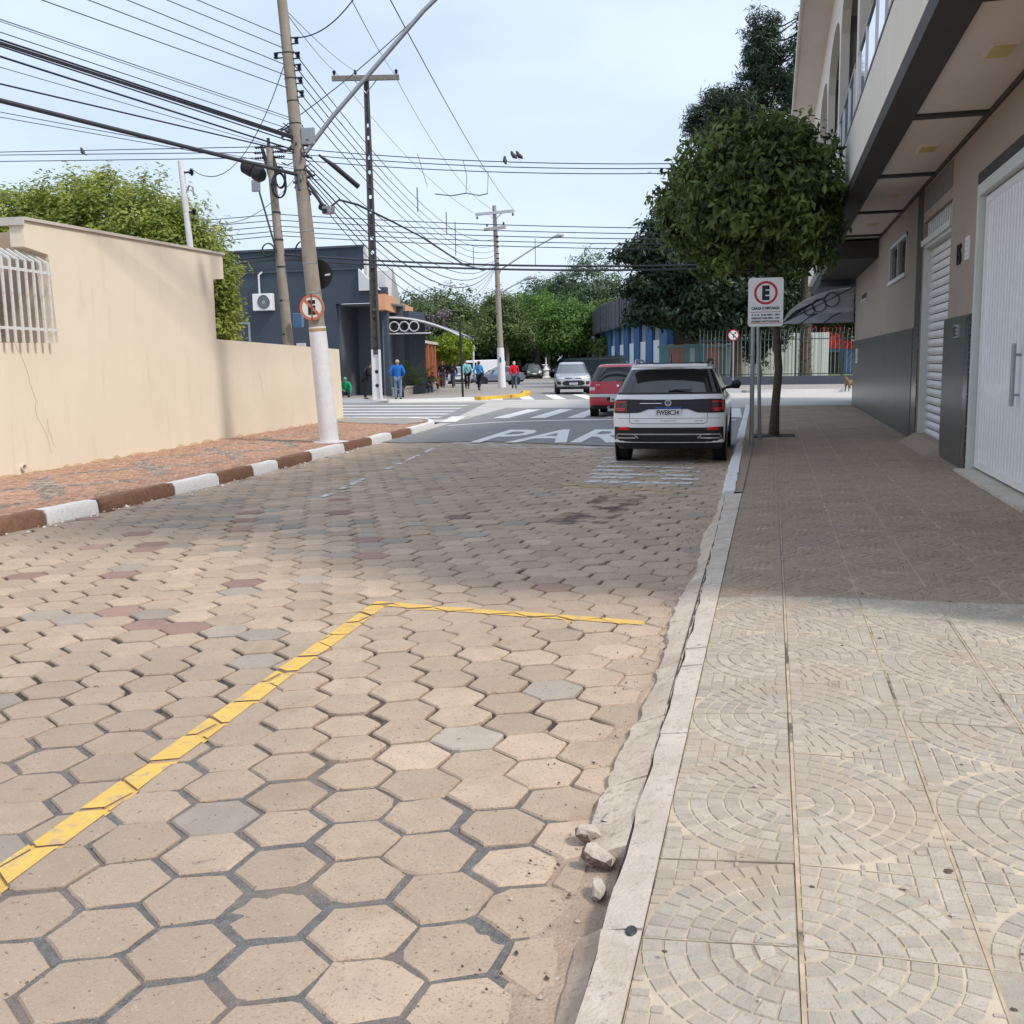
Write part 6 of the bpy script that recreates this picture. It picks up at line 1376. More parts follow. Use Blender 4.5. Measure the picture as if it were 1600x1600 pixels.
MB().obox((0, 0, 0), (1.05, .36, .84)).build('casing', m_white_paint, ac, bevel=.02); fan = MB().lathe([(.001, -.005), (.32, -.005), (.34, -.02), (.36, 0)], 24, (.1, -.185, 0), 'y').build('fan_grille', m_galv, ac)
for q in (.12, .2, .28): MB().lathe([(q, -.012), (q+.02, -.018), (q+.035, -.012)], 24, (.1, -.19, 0), 'y').build('grille_ring', m_darkmetal, fan)
MB().tube([(-.2, 0, .42), (-.2, .0, 1.35), (-.05, .1, 1.5)], .05, 6).build('pipe', m_greywhite, ac)
# facades along the street beyond: s metres along, starting at the recess corner
FP, FD = Vector((-18.7, 48.5, 0)), Vector((-.208, .978, 0)); FN = Vector((.978, .208, 0))
def fq(s, off=0): q = FP+FD*s+FN*off; return (q.x, q.y)
def fbox(mb, s0, s1, z0, z1, o0, o1, mi=0): return mb.prism([fq(s0, o0), fq(s0, o1), fq(s1, o1), fq(s1, o0)], z0, z1, mi)
SH = thing('street_shops', 'row of grey and terracotta shop fronts with gable beyond the dark pole', 'building', (*fq(6), .1))
def sh(mb, name, mat, parent=None, **k):
    o = mb.build(name, mat, parent or SH, **k)
    if parent is None: o.location = -Vector(SH.location)
    return o
b = MB(); fbox(b, 1.2, 11, .05, 3.9, -.3, 0); fbox(b, 1.2, 11, 3.9, 4.4, -.3, 0, 1); sh(b, 'wall', [M('shop_grey', (.16, .18, .20), .8, .1, 2), m_navy])
b = MB(); fbox(b, -1.0, 3.2, 4.3, 5.05, -.2, .25); sh(b, 'terracotta_band', m_orange)
b = MB()
def gab(poly, o0, o1):
    mb = MB(); n_ = len(poly); mb.add([(*fq(a, o0), z) for a, z in poly]+[(*fq(a, o1), z) for a, z in poly], [tuple(range(n_)), tuple(range(n_, 2*n_))[::-1]]+[(i, n_+i, n_+(i+1) % n_, (i+1) % n_) for i in range(n_)]); return mb
sh(gab([(3.05, 6.65), (5.3, 5.2), (5.1, 4.2), (2.3, 4.85)], -.7, .06), 'gable_end', M('gable_grey', (.36, .36, .35), .8, .06, 2))
b = gab([(.6, 6.3), (3.0, 6.62), (2.25, 4.85), (.6, 5.0)], -.7, .04); sh(b, 'gable_roof', m_greywhite)
b = MB(); fbox(b, 5.3, 9.5, 4.4, 4.95, -.3, .2); sh(b, 'terracotta_band', m_orange)
for s0 in (4.6, 6.6, 8.4, 10.0, 11.4):
    b = MB(); fbox(b, s0, s0+.55, .05, 3.75, 0, .35); sh(b, 'column', m_greywhite)
for s0 in (5.2, 7.2, 9.0): b = MB(); fbox(b, s0, s0+1.3, .3, 3.4, 0, .03); sh(b, 'shop_window', m_carglass)
b = MB(); fbox(b, 4.4, 12.2, 3.75, 4.05, -.1, .45); sh(b, 'lintel', m_greywhite)
cn = thing('arched_canopy', 'thin grey arched metal canopy with rings over the shop door', 'awning', (*fq(1, 0), 3.6))
def cp(s, o, z): q = FP+FD*s+FN*o; return Vector((q.x, q.y, z))-Vector(cn.location)
n = 10; arc = [(3.6*i/n, .95*(1-(i/n)**2.0)) for i in range(n+1)]
b = MB(); vs = [cp(s_, .05+o, 3.1+z+dz) for s_ in (1.0, 10.5) for dz in (0, .03) for o, z in arc]; m_ = n+1; fs = []
for i in range(n): fs += [(i, i+1, 2*m_+i+1, 2*m_+i), (m_+i, 3*m_+i, 3*m_+i+1, m_+i+1), (i, m_+i, m_+i+1, i+1), (2*m_+i, 2*m_+i+1, 3*m_+i+1, 3*m_+i)]
b.add(vs, fs); b.build('sheet', m_awning, cn, 60)
b = MB()
for s_ in (1.0, 4, 7, 10.5): b.tube([cp(s_, .05+o, 3.05+z) for o, z in arc], .05, 5)
b.tube([cp(1.0, .05, 3.2), cp(1.0, 2.2, 3.2)], .035, 5); b.build('rib', m_greywhite, cn)
for o in (.35, .85, 1.35):
    b = MB(); b.tube([cp(.95, o+.24*cos(t), 3.55+.24*sin(t)) for t in [2*pi*i/18 for i in range(19)]], .03, 5); b.build('ring', m_greywhite, cn)
pg = thing('brick_wall', 'orange brick lattice wall at the end of the shop row', 'wall', (*fq(17), .1))
for k in range(7):
    b = MB(); s0 = 12.4+2.0*k; fbox(b, s0, s0+.5, .05, 3.0-.04*k, -.1, .45); o = b.build('brick_pier', m_brick, pg); o.location = -Vector(pg.location)
b = MB(); fbox(b, 12.4, 25.5, .05, 1.2, -.05, .25); o = b.build('brick_base', m_brick, pg); o.location = -Vector(pg.location)
br = MB()
for k in range(6):
    for r_ in range(11):
        for q in range(3):
            s0 = 12.95+2.0*k+.48*q+(.24 if r_ % 2 else 0); fbox(br, s0, s0+.26, 1.22+.155*r_, 1.22+.155*r_+.12, .02, .2)
o = br.build('brick', m_brick, pg); o.location = -Vector(pg.location); stuff(o)
b = MB(); fbox(b, 12.3, 26, 2.95, 3.12, -.15, .5); o = b.build('pale_cap', m_coping, pg); o.location = -Vector(pg.location)
pw = thing('planter_wall', 'low grey planter wall that people sit on', 'wall', (*fq(6, 1.2), .1))
b = MB(); fbox(b, -1.6, 13.4, .05, .48, .55, 1.0); fbox(b, -1.6, 13.4, .48, .55, .5, 1.05); o = b.build('wall', m_pavement, pw); o.location = -Vector(pw.location)
bpst = MB().tube([(-14.05, 46.3, .05), (-14.12, 46.3, 3.6)], .055, 8).build('thin_post', m_black); tag(bpst, 'thin black post on the far corner pavement between the walkers', 'post')
lpst = thing('park_lamp', 'slim white lamp post behind the woman in blue', 'lamp post', (-23.6, 81, .05)); MB().tube([(0, 0, 0), (0, 0, 2.7)], .07, 8).build('post', m_white_paint, lpst); MB().lathe([(.001, 2.7), (.12, 2.75), (.16, 2.9), (.1, 3.05), (.001, 3.1)], 10).build('globe', m_white_paint, lpst)

# ------------------------------------------------------------------ right side beyond the crossing
far_r = struct(MB().prism([(-3.4, 54.2), (-1.2, 51.5), (2, 51.8), (30, 51.2), (90, 50), (90, 66), (-1.5, 66), (-6.3, 66), (-12, 86), (-30, 150), (-34, 149)], -.09, .11).build('far_right_pavement', m_pavement))
kerb_block(m_kerb_white, [(30, 51.1), (2, 51.7), (-.6, 51.55), (-1.6, 52.1), (-3.4, 54.1)][::-1][::-1], far_r, w=.2, z1=.13)
lawn = struct(sheet('lawn', [(-2.2, 63.4), (40, 63.4), (40, 110), (-2.2, 110)], .34, m_grass)); lawn.location.z = .0
lw = thing('low_boundary_wall', 'low dark blue plinth wall below the lawn fence', 'wall', (1, 62.6, .1)); b = MB(); b.box(-5.4, 24, -.15, .15, -.1, .50); b.build('wall', m_navy2, lw)
pf = thing('picket_fence', 'thin dark vertical bar fence with curved tops on the low wall', 'fence', (1, 62.6, .6))
b = MB()
for k in range(90):
    x = -5.2+.22*k; b.tube([(x, 0, 0), (x, 0, 2.3), (x+.02, -.1, 2.55), (x+.04, -.3, 2.72)], .012, 4, cap=False)
stuff(b.build('fence_bars', m_galv, pf))
for x in (-5.2, -2.2, .3, 2.9, 5.4, 8): MB().box(x-.05, x+.05, -.05, .05, 0, 2.5).build('fence_post', m_fencegreen, pf)
MB().box(-5.2, 14.6, -.02, .02, .1, .15).box(-5.2, 14.6, -.02, .02, 2.1, 2.15).build('fence_rail', m_fencegreen, pf)
# striped panel fence and white slat wall
cf = thing('striped_panel_fence', 'fence of teal and salmon boards behind the white SUV', 'fence', (-4, 70, .1))
for k in range(15):
    mt = [m_teal, m_teal, m_salmon, m_salmon, m_salmon, m_teal, m_greywhite][k % 7] if k < 13 else m_greywhite
    MB().box(-3.4+.34*k, -3.4+.34*k+.33, 0, .06, 0, 2.55+.03*(k % 3)).build('board', mt, cf)
MB().box(-3.5, 1.8, -.06, -.005, 2.35, 2.5).build('top_rail', m_teal, cf)
ww = thing('white_slat_wall', 'white vertical slatted wall behind the palm trunk', 'wall', (0, 72, .3))
for k in range(24): MB().box(-2.0+.235*k, -2.0+.235*k+.215, .02*(k % 2), .08+.02*(k % 2), 0, 3.0).build('slat', m_white_paint if k % 3 else m_greywhite, ww)
ph = thing('blue_clad_house', 'bright blue clad house with red upper panel and outside stair', 'building', (4.4, 84, .3))
for k in range(4): MB().box(-1.7+.26*k, -1.7+.26*k+.24, -.05, .2, 0, 3.5).build('cladding_board', m_blue, ph)
b = MB(); b.box(-.66, -.45, 0, .2, 0, 2.0); b.box(-.45, .95, 0, .2, 1.75, 2.0); b.box(.95, 3.4, 0, .2, 0, 2.0); b.build('wall', m_bluepale, ph)
MB().box(-.45, .95, .1, .16, 0, 1.75).build('dark_door', m_dark_in, ph); 
for k in range(4): MB().box(-.4+.36*k, -.37+.36*k, .04, .09, 0, 1.75).build('door_bar', m_galv, ph)
MB().box(-.5, 3.6, -.08, .1, 2.02, 3.25).build('red_balcony_panel', m_redpanel, ph); MB().box(.5, 3.6, .6, .8, 3.25, 7).box(-1.7, 3.8, .9, 1.1, 2, 6.5).build('upper_wall', m_redpanel, ph)
for x in (1.0, 2.1, 2.6): MB().box(x-.06, x+.06, -.1, .02, 3.25, 6.4).build('red_column', m_redpanel, ph)
b = MB(); b.add([(.85, -.6, 3.4), (3.1, -.6, .05), (3.1, -.6, .35), (.85, -.6, 3.75)], [(0, 1, 2, 3)]); st_ = b.build('stair_string', m_galv, ph)
for k in range(5): MB().tube([(.85, -.7, 3.6+.24*k), (3.1, -.7, .3+.24*k)], .03, 5).build('stair_rail', m_galv, st_)
for k in range(11): MB().box(.85+.2*k, 1.1+.2*k, -.6, .0, 3.3-.3*k, 3.36-.3*k).build('stair_tread', m_darkmetal, st_)
bn = thing('garden_bench', 'small dark bench on the lawn by the blue house', 'bench', (2.95, 80, .32)); MB().box(-.55, .55, -.2, .2, .40, .46).build('seat', m_darkmetal, bn); MB().box(-.55, .55, .2, .25, .5, .75).build('backrest', m_rust, bn)
for x in (-.45, .45): MB().box(x-.04, x+.04, -.18, .2, 0, .40).build('leg', m_darkmetal, bn)
# blue building along the far street with slatted fascia
GP, GD, GN = Vector((0, 46, 0)), Vector((-.27, .963, 0)), Vector((-.963, -.27, 0))
def gq(s, o=0): q = GP+GD*s+GN*o; return (q.x, q.y)
def gbox(mb, s0, s1, z0, z1, o0, o1, mi=0): return mb.prism([gq(s0, o0), gq(s0, o1), gq(s1, o1), gq(s1, o0)], z0, z1, mi)
BB = thing('blue_office_building', 'blue and white office block with dark slatted fascia behind the red hatchback', 'building', (*gq(40), .1))
def bb(mb, name, mat, parent=None, **k):
    o = mb.build(name, mat, parent or BB, **k)
    if parent is None: o.location = -Vector(BB.location)
    return o
b = MB(); gbox(b, 25, 73, .05, 6.9, -3, -.35); bb(b, 'core', m_dark_in)
s0 = 25; k = 0
while s0 < 73:
    b = MB(); gbox(b, s0, s0+3.0, .05, 4.7, -.3, .15); bb(b, 'blue_panel', m_blue)
    b = MB(); gbox(b, s0+3.0, s0+6.2, .05, 1.3, -.3, .02); bb(b, 'brick_panel' if k % 2 else 'dark_panel', m_brick if k % 2 else m_navy)
    b = MB(); gbox(b, s0+3.0, s0+6.2, 1.3, 3.1, -.3, .04); bb(b, 'white_panel', m_white_paint)
    b = MB(); gbox(b, s0+3.0, s0+6.2, 3.1, 4.7, -.32, -.25); w_ = bb(b, 'window', m_carglass)
    for q in (3.0, 4.05, 5.1, 6.1): b = MB(); gbox(b, s0+q, s0+q+.1, 3.1, 4.7, -.25, -.1); b.build('mullion', m_greywhite, w_)
    s0 += 6.2; k += 1
rr = random.Random(3)
for k in range(98):
    b = MB(); s0 = 24.5+.5*k; gbox(b, s0, s0+.47, 4.55+rr.uniform(-.1, .12), 7.0+rr.uniform(-.08, .15), .55, .75+rr.uniform(0, .12)); bb(b, 'fascia_slat', m_slatdark)
b = MB(); gbox(b, 24.5, 73.5, 4.7, 7.0, -3, .54); bb(b, 'fascia_core', m_darkmetal)
hf = thing('hedge_fence', 'dark metal railing with grey hedge tops in front of the blue office block', 'fence', (*gq(40, 4), .1))
b = MB()
for k in range(230): gbox(b, 17+.24*k, 17.05+.24*k, 0, 2.0, 3.98, 4.02)
gbox(b, 17, 73, .15, .22, 3.97, 4.03); gbox(b, 17, 73, 1.8, 1.87, 3.97, 4.03); o = b.build('fence_bars', m_fencegreen, hf); o.location = -Vector(hf.location); stuff(o)
MB().lathe([(.5, 0), (.46, .1), (.34, .2), (.28, .75), (.40, .82), (.26, 1.0), (.08, 1.3), (.03, 2.1), (.001, 2.15)], 12).build('monument', m_white_paint, None, 40, loc=(-23.0, 106, .05))
tag(bpy.data.objects['monument'], 'small white pointed monument among the park trunks', 'monument')
for k, (x, y) in enumerate(((-20.3, 112), (-18.6, 110), (-22.6, 116), (-17.4, 113))):
    l_ = thing('globe_lamp', ['globe lamp left of the two nearest park globes', 'largest white globe lamp above the silver SUV', 'faint globe lamp deep in the park shade', 'globe lamp nearest the blue office block'][k], 'lamp post', (x, y, 0))
    MB().tube([(0, 0, 0), (0, 0, 3.7)], .06, 6).build('post', m_darkmetal, l_); MB().lathe([(.001, 3.7), (.2, 3.75), (.34, 4.1), (.28, 4.35), (.001, 4.4)], 10).build('globe', m_white_paint, l_, 60)

# ------------------------------------------------------------------ foliage
NP = np.random.RandomState(12)
def leaf_mesh(name, pts, nrm, size, aspect, mat, tint, fold=.25, droop=0):
    n = len(pts); t = NP.normal(size=(n, 3)); nrm = nrm/np.linalg.norm(nrm, axis=1, keepdims=True)
    t -= nrm*np.sum(t*nrm, 1, keepdims=True); t[:, 2] -= droop; t /= np.linalg.norm(t, axis=1, keepdims=True)
    s = np.cross(nrm, t); s /= np.linalg.norm(s, axis=1, keepdims=True)
    L_ = (size*NP.uniform(.6, 1.25, n))[:, None]; Wd = L_*aspect
    v = np.empty((n, 4, 3)); v[:, 0] = pts-t*L_*.5; v[:, 1] = pts+s*Wd*.5+nrm*Wd*fold; v[:, 2] = pts+t*L_*.5; v[:, 3] = pts-s*Wd*.5+nrm*Wd*fold
    me = bpy.data.meshes.new(name); me.vertices.add(n*4); me.vertices.foreach_set('co', v.reshape(-1).astype('f'))
    idx = np.arange(n*4).reshape(n, 4); tri = np.stack([idx[:, [0, 1, 2]], idx[:, [0, 2, 3]]], 1).reshape(-1)
    me.loops.add(n*6); me.loops.foreach_set('vertex_index', tri.astype('i')); me.polygons.add(n*2); me.polygons.foreach_set('loop_start', np.arange(0, n*6, 3, dtype='i'))
    try: me.polygons.foreach_set('loop_total', np.full(n*2, 3, 'i'))
    except Exception: pass
    me.materials.append(mat); a = me.attributes.new('tint', 'FLOAT', 'POINT'); a.data.foreach_set('value', np.repeat(np.clip(tint, 0, 1), 4).astype('f'))
    me.update(calc_edges=True); me.validate(); return me
def clumps(blobs, per, seed, shell=.45):
    """cluster centres through ellipsoid blobs, most of them near the surface"""
    r = np.random.RandomState(seed); C = []
    for (c, rad, k) in blobs:
        m = max(1, int(per*k)); d = r.normal(size=(m, 3)); d /= np.linalg.norm(d, axis=1, keepdims=True)
        q = (shell+(1-shell)*r.uniform(0, 1, m)**.6)[:, None]*(1+.15*r.normal(size=(m, 1)))
        C.append(np.hstack([np.array(c)+d*np.array(rad)*q, d]))
    return np.vstack(C)
def crown(parent, blobs, per, leaves, sig, size, aspect, mat, seed, keep=None, updir=.5, shell=.45, flat=1.0, droop=0, name='crown'):
    C = clumps(blobs, per, seed, shell); r = np.random.RandomState(seed+1); n = len(C)*leaves
    ci = np.repeat(np.arange(len(C)), leaves); off = r.normal(size=(n, 3))*sig; off[:, 2] *= flat
    pts = C[ci, :3]+off; nr = C[ci, 3:]*.7+r.normal(size=(n, 3))*.55+off/np.maximum(1e-6, np.linalg.norm(off, axis=1, keepdims=True))*.4; nr[:, 2] += updir
    base = r.uniform(0, 1, len(C)); tint = .55*base[ci]**1.8+.45*r.uniform(0, 1, n)**1.8
    if keep is not None: k = keep(pts); pts, nr, tint = pts[k], nr[k], tint[k]
    o = bpy.data.objects.new(name, leaf_mesh(name, pts, nr, size, aspect, mat, tint, droop=droop)); COL.objects.link(o); o.parent = parent; o.location = -Vector(parent.location); return o, C
def limbs(t, start, C, mat, k, r0=.05, seed=0, name='branch', trunk=None):
    r = random.Random(seed); b = MB(); L0 = Vector(t.location)
    for i in r.sample(range(len(C)), min(k, len(C))):
        e = Vector(C[i, :3]); s_ = Vector(start)
        if trunk: s_ = Vector(min(trunk, key=lambda q: abs(q[2]-(e.z-1.2))))
        m_ = s_.lerp(e, .5)+Vector((r.gauss(0, .08), r.gauss(0, .08), -(e-s_).length*.06)); b.tube([s_-L0, m_-L0, e-L0], [r0, r0*.6, r0*.2], 6)
    return b.build(name, mat, t, 60)
def tree(label, base, trunk, tr, blobs, per, leaves, sig, size, aspect, mat, seed, bark=None, nl=14, cat='tree', name='tree', **kw):
    t = thing(name, label, cat, base)
    if trunk:
        n = len(trunk); MB().tube([Vector(p)-Vector(base) for p in trunk], [tr*(1.25 if i == 0 else 1-.35*i/n) for i in range(n)], 12).build('trunk', bark or m_bark, t, 60)
    o, C = crown(t, blobs, per, leaves, sig, size, aspect, mat, seed, **kw)
    if trunk and nl: limbs(t, trunk[-1], C, bark or m_bark, nl, tr*(.3 if nl > 50 else .42), seed, 'branch', trunk if nl > 50 else None)
    return t
# clipped street tree on the right pavement
def keep_street(p):
    hole = np.sin(4.3*p[:, 0]+1.3)*np.sin(3.9*p[:, 1]+.4)*np.sin(4.7*p[:, 2]+.6)          # gaps between the boughs
    return ~((p[:, 0] > 1.20) & (p[:, 2] > 4.0)) & (hole > -.42)
tree('round clipped dark green tree growing from the right pavement', (.05, 20.6, RZ), [(.05, 20.6, RZ), (.07, 20.6, .7), (.12, 20.6, 1.4), (.07, 20.62, 2.0), (-.03, 20.62, 2.6), (-.08, 20.6, 3.3)], .085,
     [((-.50, 20.6, 4.62), (1.45, 1.45, 1.22), 1.0), ((.35, 20.5, 4.25), (.95, 1.2, .95), .5), ((-1.15, 20.6, 4.25), (.85, 1.0, .75), .35), ((.45, 20.6, 4.75), (.9, 1.1, .75), .3), ((-.6, 20.5, 5.75), (.7, .7, .35), .07), ((-1.9, 20.6, 4.75), (.35, .6, .5), .06), ((.2, 20.5, 5.6), (.5, .7, .35), .06)], 520, 34, .115, .18, .42, L_street, 3, nl=34, keep=keep_street, shell=.55, droop=.6)
pit = MB().box(-.35, .45, 20.2, 21.0, RZ-.03, RZ+.004).build('tree_pit', m_dark_in); pit['kind'] = 'structure'
# yellow-green tree behind the cream wall
tree('bushy yellow green tree rising behind the cream wall', (-16.4, 24.5, 0), [(-16.4, 24.5, 0), (-16.4, 24.5, 2.2), (-16.5, 24.4, 3.8)], .2,
     [((-16.9, 24.2, 4.7), (2.2, 1.6, 1.85), 1.0), ((-19.2, 24.3, 4.9), (2.0, 1.5, 1.55), .75), ((-15.0, 24.0, 4.3), (1.4, 1.3, 1.5), .5), ((-14.35, 24.2, 3.7), (.7, 1.0, 1.1), .3), ((-21.5, 24.3, 4.4), (1.6, 1.5, 1.5), .5), ((-14.0, 24.6, 2.9), (.28, .5, .85), .10)], 720, 44, .14, .155, .42, L_yellow, 21, nl=20, shell=.70, updir=.9)
tree('large dark layered tree at the far right corner', (-2.2, 66, .1), [(-2.2, 66, .1), (-2.15, 66, 2.5), (-2.3, 66, 5), (-3.2, 66, 7.5)], .33,
     [((-5.2, 66, 9.6), (2.6, 2.6, 1.5), .7), ((-6.6, 65.5, 8.2), (2.5, 2.6, .8), .6), ((-4.6, 65, 7.4), (3.0, 2.8, .9), .7), ((-7.0, 65.5, 6.2), (1.9, 2.4, .7), .45), ((-3.4, 65.5, 5.6), (3.6, 2.8, 1.1), .7), ((-6.2, 65.5, 4.6), (2.4, 2.4, .7), .5), ((-3.2, 65.5, 4.0), (2.6, 2.4, .9), .5), ((-1.0, 66, 7.5), (2.4, 2.4, 2.8), .8)], 430, 46, .34, .42, .45, L_dark, 33, nl=24, shell=.4, flat=.5)
tree('tall open pine rising above the street tree', (-1.2, 74, .1), [(-1.0, 74, .1), (-1.1, 74, 9)]+[(-1.2+.12*sin(k*1.3), 74, 12+.8*k) for k in range(15)], .30,
     [((-1.0, 74, 22.0), (1.5, 1.6, 2.6), .5), ((1.0, 74, 19.5), (1.7, 1.6, 3.0), .5), ((-2.6, 74, 18.6), (2.2, 1.8, 1.5), .5), ((-4.6, 74, 17.4), (1.5, 1.5, 1.9), .35), ((-1.4, 74, 16.4), (2.6, 2.2, 1.6), .5), ((1.6, 74, 15.0), (1.6, 1.6, 1.9), .4), ((-4.6, 74, 14.0), (1.3, 1.4, 1.2), .2), ((1.9, 74, 22.6), (.8, 1.0, 1.8), .2)], 230, 60, .26, .46, .16, L_pine, 41, nl=110, shell=.25, flat=.8, updir=.2)
tree('dark bushy tree behind the awning and palm trunk', (3.2, 77, .1), [(3.2, 77, .1), (3.2, 77, 4)], .25, [((2.6, 76, 5.6), (3.6, 2.4, 2.1), 1), ((6, 76, 6.0), (3, 2.4, 2.6), .8), ((-.5, 75, 5.2), (2.0, 2, 1.4), .5)], 200, 40, .3, .36, .42, L_dark, 52)
tree('small open leaved tree in front of the white slat wall', (-.9, 69.5, .3), [(-.7, 69.5, .3), (-.8, 69.5, 1.4), (-1.1, 69.5, 2.2)], .09, [((-1.2, 69.5, 2.5), (1.1, 1, 1.2), 1), ((.3, 69.5, 3.0), (1.2, 1, .8), .6)], 90, 26, .2, .24, .45, L_dark, 55, shell=.2)
pt = thing('palm_tree', 'palm with thick shaggy trunk on the lawn behind the picket fence', 'palm', (1.95, 66, .3))
b = MB(); rr = random.Random(8)
b.tube([(0, 0, 0), (0, 0, .5), (-.03, 0, 3), (-.06, 0, 6.2)], [.46, .40, .33, .30], 14); b.build('trunk', m_bark, pt)
b = MB()
for k in range(420):
    z = rr.uniform(.1, 5.8); a = rr.uniform(0, 2*pi); r_ = .42-.022*z; w_ = .07; p0 = Vector((r_*cos(a), r_*sin(a), z)); tn = Vector((-sin(a), cos(a), 0))*w_; o_ = Vector((cos(a), sin(a), 0))
    b.add([p0-tn-o_*.05, p0+tn-o_*.05, p0+o_*.09+Vector((0, 0, .22)), p0-tn*.6+o_*.02+Vector((0, 0, .1))], [(0, 1, 2), (0, 2, 3)], 0, rr.random())
stuff(b.build('leaf_bases', M('palm_boots', (.17, .14, .115), .95, .3, 5, tint=.6), pt))
def fronds(t, c, n, ln, mat, seed, droop=1.0, name='frond', w=.10, up0=.9):
    r = random.Random(seed)
    for k in range(n):
        a = 2*pi*k/n+r.uniform(-.2, .2); el = r.uniform(.15, up0); b = MB(); pts = []
        for i in range(9):
            s_ = ln*i/8; pts.append(Vector((cos(a)*s_*cos(el), sin(a)*s_*cos(el), s_*sin(el)-droop*.30*s_*s_/ln)))
        b.tube([Vector(c)+p for p in pts], [.022*(1-.09*i) for i in range(9)], 4)
        for i in range(1, 9):
            for q in (0, .5):
                p = pts[i-1].lerp(pts[i], q); d = (pts[i]-pts[i-1]).normalized(); sd_ = d.cross(Vector((0, 0, 1))).normalized(); L_ = ln*.26*(1-abs(i/8-.45)*.9)
                for s_ in (-1, 1): e = p+sd_*s_*L_+d*L_*.6-Vector((0, 0, L_*.35)); b.add([Vector(c)+p-d*w*.3, Vector(c)+p+d*w*.3, Vector(c)+e], [(0, 1, 2)], 0, r.random())
        b.build(name, mat, t)
fronds(pt, (-.06, 0, 6.2), 16, 3.2, L_palm, 4)
for k, (lb, x, y, z, ln, n) in enumerate((('spiky palm clump behind the man in blue', -18.3, 51.2, .5, 1.9, 14), ('small palm beside the navy shirted man', -18.9, 53.0, .5, 1.2, 10), ('low leafy palm near the seated person in black', -20.0, 57.5, .4, .9, 10), ('short spiky plant peeking over the low cream wall', -22.0, 47.0, 1.7, .9, 9))):
    t = thing('palm_shrub', lb, 'plant', (x, y, .1)); MB().tube([(0, 0, 0), (0, 0, z)], .09, 8).build('stem', m_bark, t); fronds(t, (0, 0, z), n, ln, L_palm, 60+k, .8, 'frond', .07, 1.35)
tree('clipped round lime green tree at the end of the brick wall', (-21.6, 69, .1), [(-21.6, 69, .1), (-21.6, 69, 2.0)], .10, [((-21.6, 69, 2.65), (1.28, 1.2, .98), 1)], 330, 30, .09, .16, .45, L_top, 71, nl=8, shell=.75, name='clipped_tree')
# park trees at the end of the street
PT = [('dull green tree with purple blossom left of the distant pole', (-32, 98), 4.6, 9.0, L_park2, 1), ('wide grey green tree above the shop canopy', (-37.5, 104), 4.6, 8.8, L_park4, 1), ('olive tree just right of the blossom tree', (-27.6, 106), 3.6, 8.6, L_park2, 0),
      ('bright green drooping tree right of the distant pole', (-25.6, 113), 4.4, 9.0, L_park3, 0), ('second bright green tree before the monument', (-21.2, 111), 3.6, 8.2, L_park3, 0), ('tall rounded eucalyptus at the centre of the park', (-22.3, 128), 4.6, 14.8, L_park4, 2), ('feathery eucalyptus right of the tallest crown', (-15.6, 134), 4.2, 12.6, L_park4, 2),
      ('olive green tree left of the blue office block', (-17.4, 116), 3.5, 8.4, L_park1, 0), ('yellowish tree top above the slatted fascia', (-13.5, 128), 4.6, 11.2, L_park1, 0), ('tall tree right of the lamp arm', (-28.5, 132), 4.2, 12.4, L_park4, 0), ('hazy far tree over the shops', (-43, 122), 5.5, 10.4, L_park4, 0), ('dark tree behind the slatted fascia end', (-8.5, 124), 4.5, 11.2, L_park2, 0),
      ('low shrub beside the blue office block fence', (-15.4, 104), 1.7, 4.2, L_park1, 3), ('broad shade tree above the parked dark cars', (-33, 124), 5.2, 10.4, L_park1, 0)]
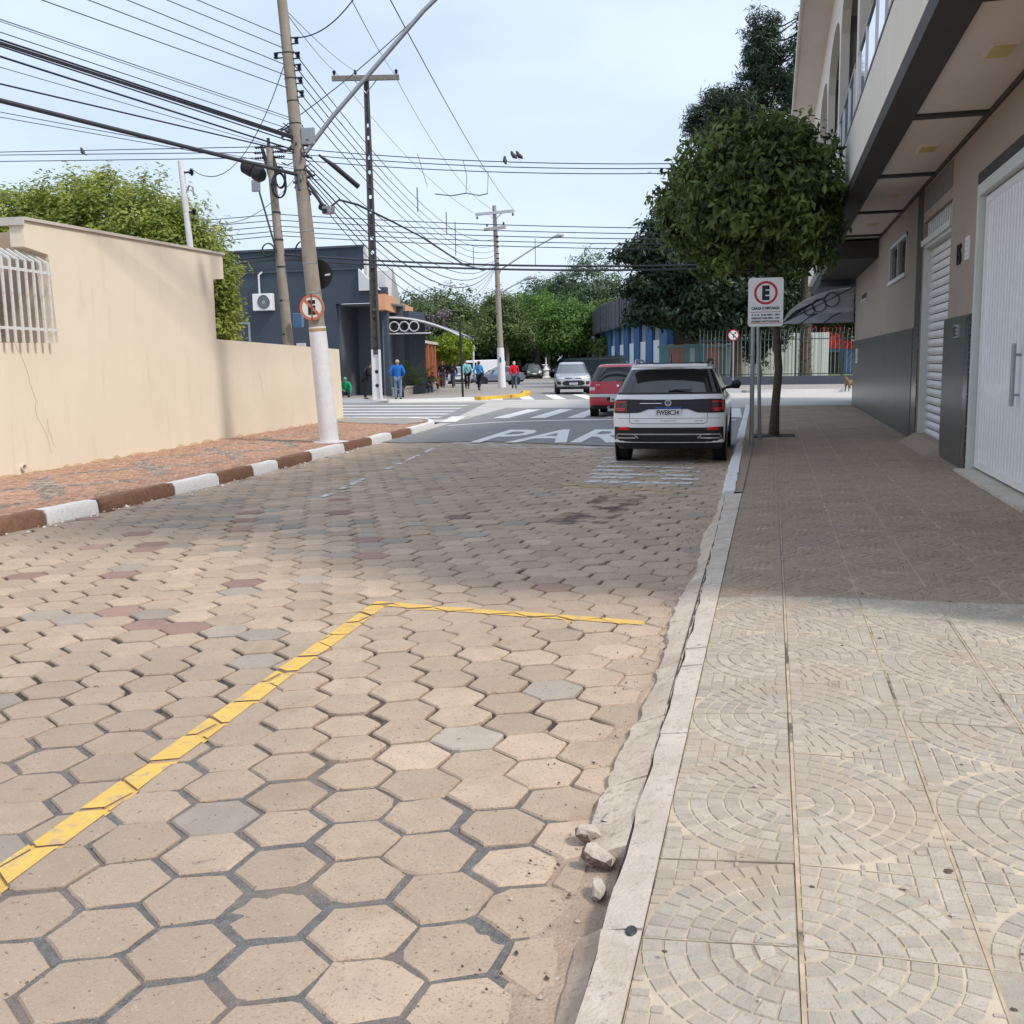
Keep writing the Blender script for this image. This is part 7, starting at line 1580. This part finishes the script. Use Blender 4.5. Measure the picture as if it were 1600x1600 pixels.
for k, (lb, (x, y), rad, top, mt, kind) in enumerate(PT):
    r = random.Random(100+k); zc = top-rad*.62 if kind != 2 else top-rad*.9; rz_ = rad*.62 if kind != 2 else rad*.9
    blobs = [((x, y, zc), (rad*.8, rad*.8, rz_), 1.0)]
    for q in range(6): a = 2*pi*q/6+r.uniform(-.3, .3); blobs.append(((x+rad*.62*cos(a), y+rad*.6*sin(a), zc-r.uniform(.0, .75)*rz_-(.5 if kind == 0 else 0)), (rad*.48, rad*.48, rz_*.55), .34))
    t = tree(lb, (x, y, 0), None if kind == 3 else [(x, y, 0), (x+.2, y, zc*.4), (x, y, zc*.8)], .32, blobs, 150 if kind != 3 else 60, 44, .36, .40, .42, mt, 200+k, bark=m_barkgrey if k % 2 else m_bark, nl=10, shell=.5, droop=.5 if mt is L_park3 else 0)
    if k == 0:
        crown(t, [((x+.6, y-3.2, zc-.6), (2.6, 1.2, 1.7), 1)], 42, 16, .22, .26, .6, L_flower, 321, shell=.3, name='blossom')
for k, (x, y) in enumerate(((-30.5, 101), (-26.8, 104), (-24.6, 109), (-22.4, 113), (-20.2, 116), (-29.3, 110), (-18.6, 120))):
    t = thing('bare_tree', '%s trunk under the park canopy counted from the left' % ('first pale', 'second', 'third', 'fifth', 'sixth', 'dark slim', 'last')[k], 'tree', (x, y, 0), 0, 'trunks under the park canopy')
    MB().tube([(0, 0, 0), (.15, 0, 2.4), (-.1, 0, 5.4)], [.30, .22, .18], 8).build('trunk', m_barkgrey if k % 2 else m_bark, t, 60)
# dark wood closing the end of the street
hb = thing('hedge', 'dark dense hedge closing the park behind the trunks', 'hedge', (-28, 140, 0))
o, C = crown(hb, [((x, 140, 2.6), (5, 2.5, 3.6), 1) for x in range(-64, 12, 5)], 110, 40, .5, .8, .6, L_dark, 444, shell=.5)
for lb, x0, n_, y in (('distant tree line left of the dark building', -95, 6, 90), ('distant tree line beyond the right lawn', 22, 6, 118)):
    w_ = bpy.data.objects.new('tree_line', None)
    t = thing('tree_line', lb, 'trees', (x0, y, 0)); crown(t, [((x0+8*i, y, 4), (6, 4, 4.2), 1) for i in range(n_)], 80, 30, .6, .6, .45, L_park2, 500+n_+x0, shell=.5, name='crown')
    bpy.data.objects.remove(w_)
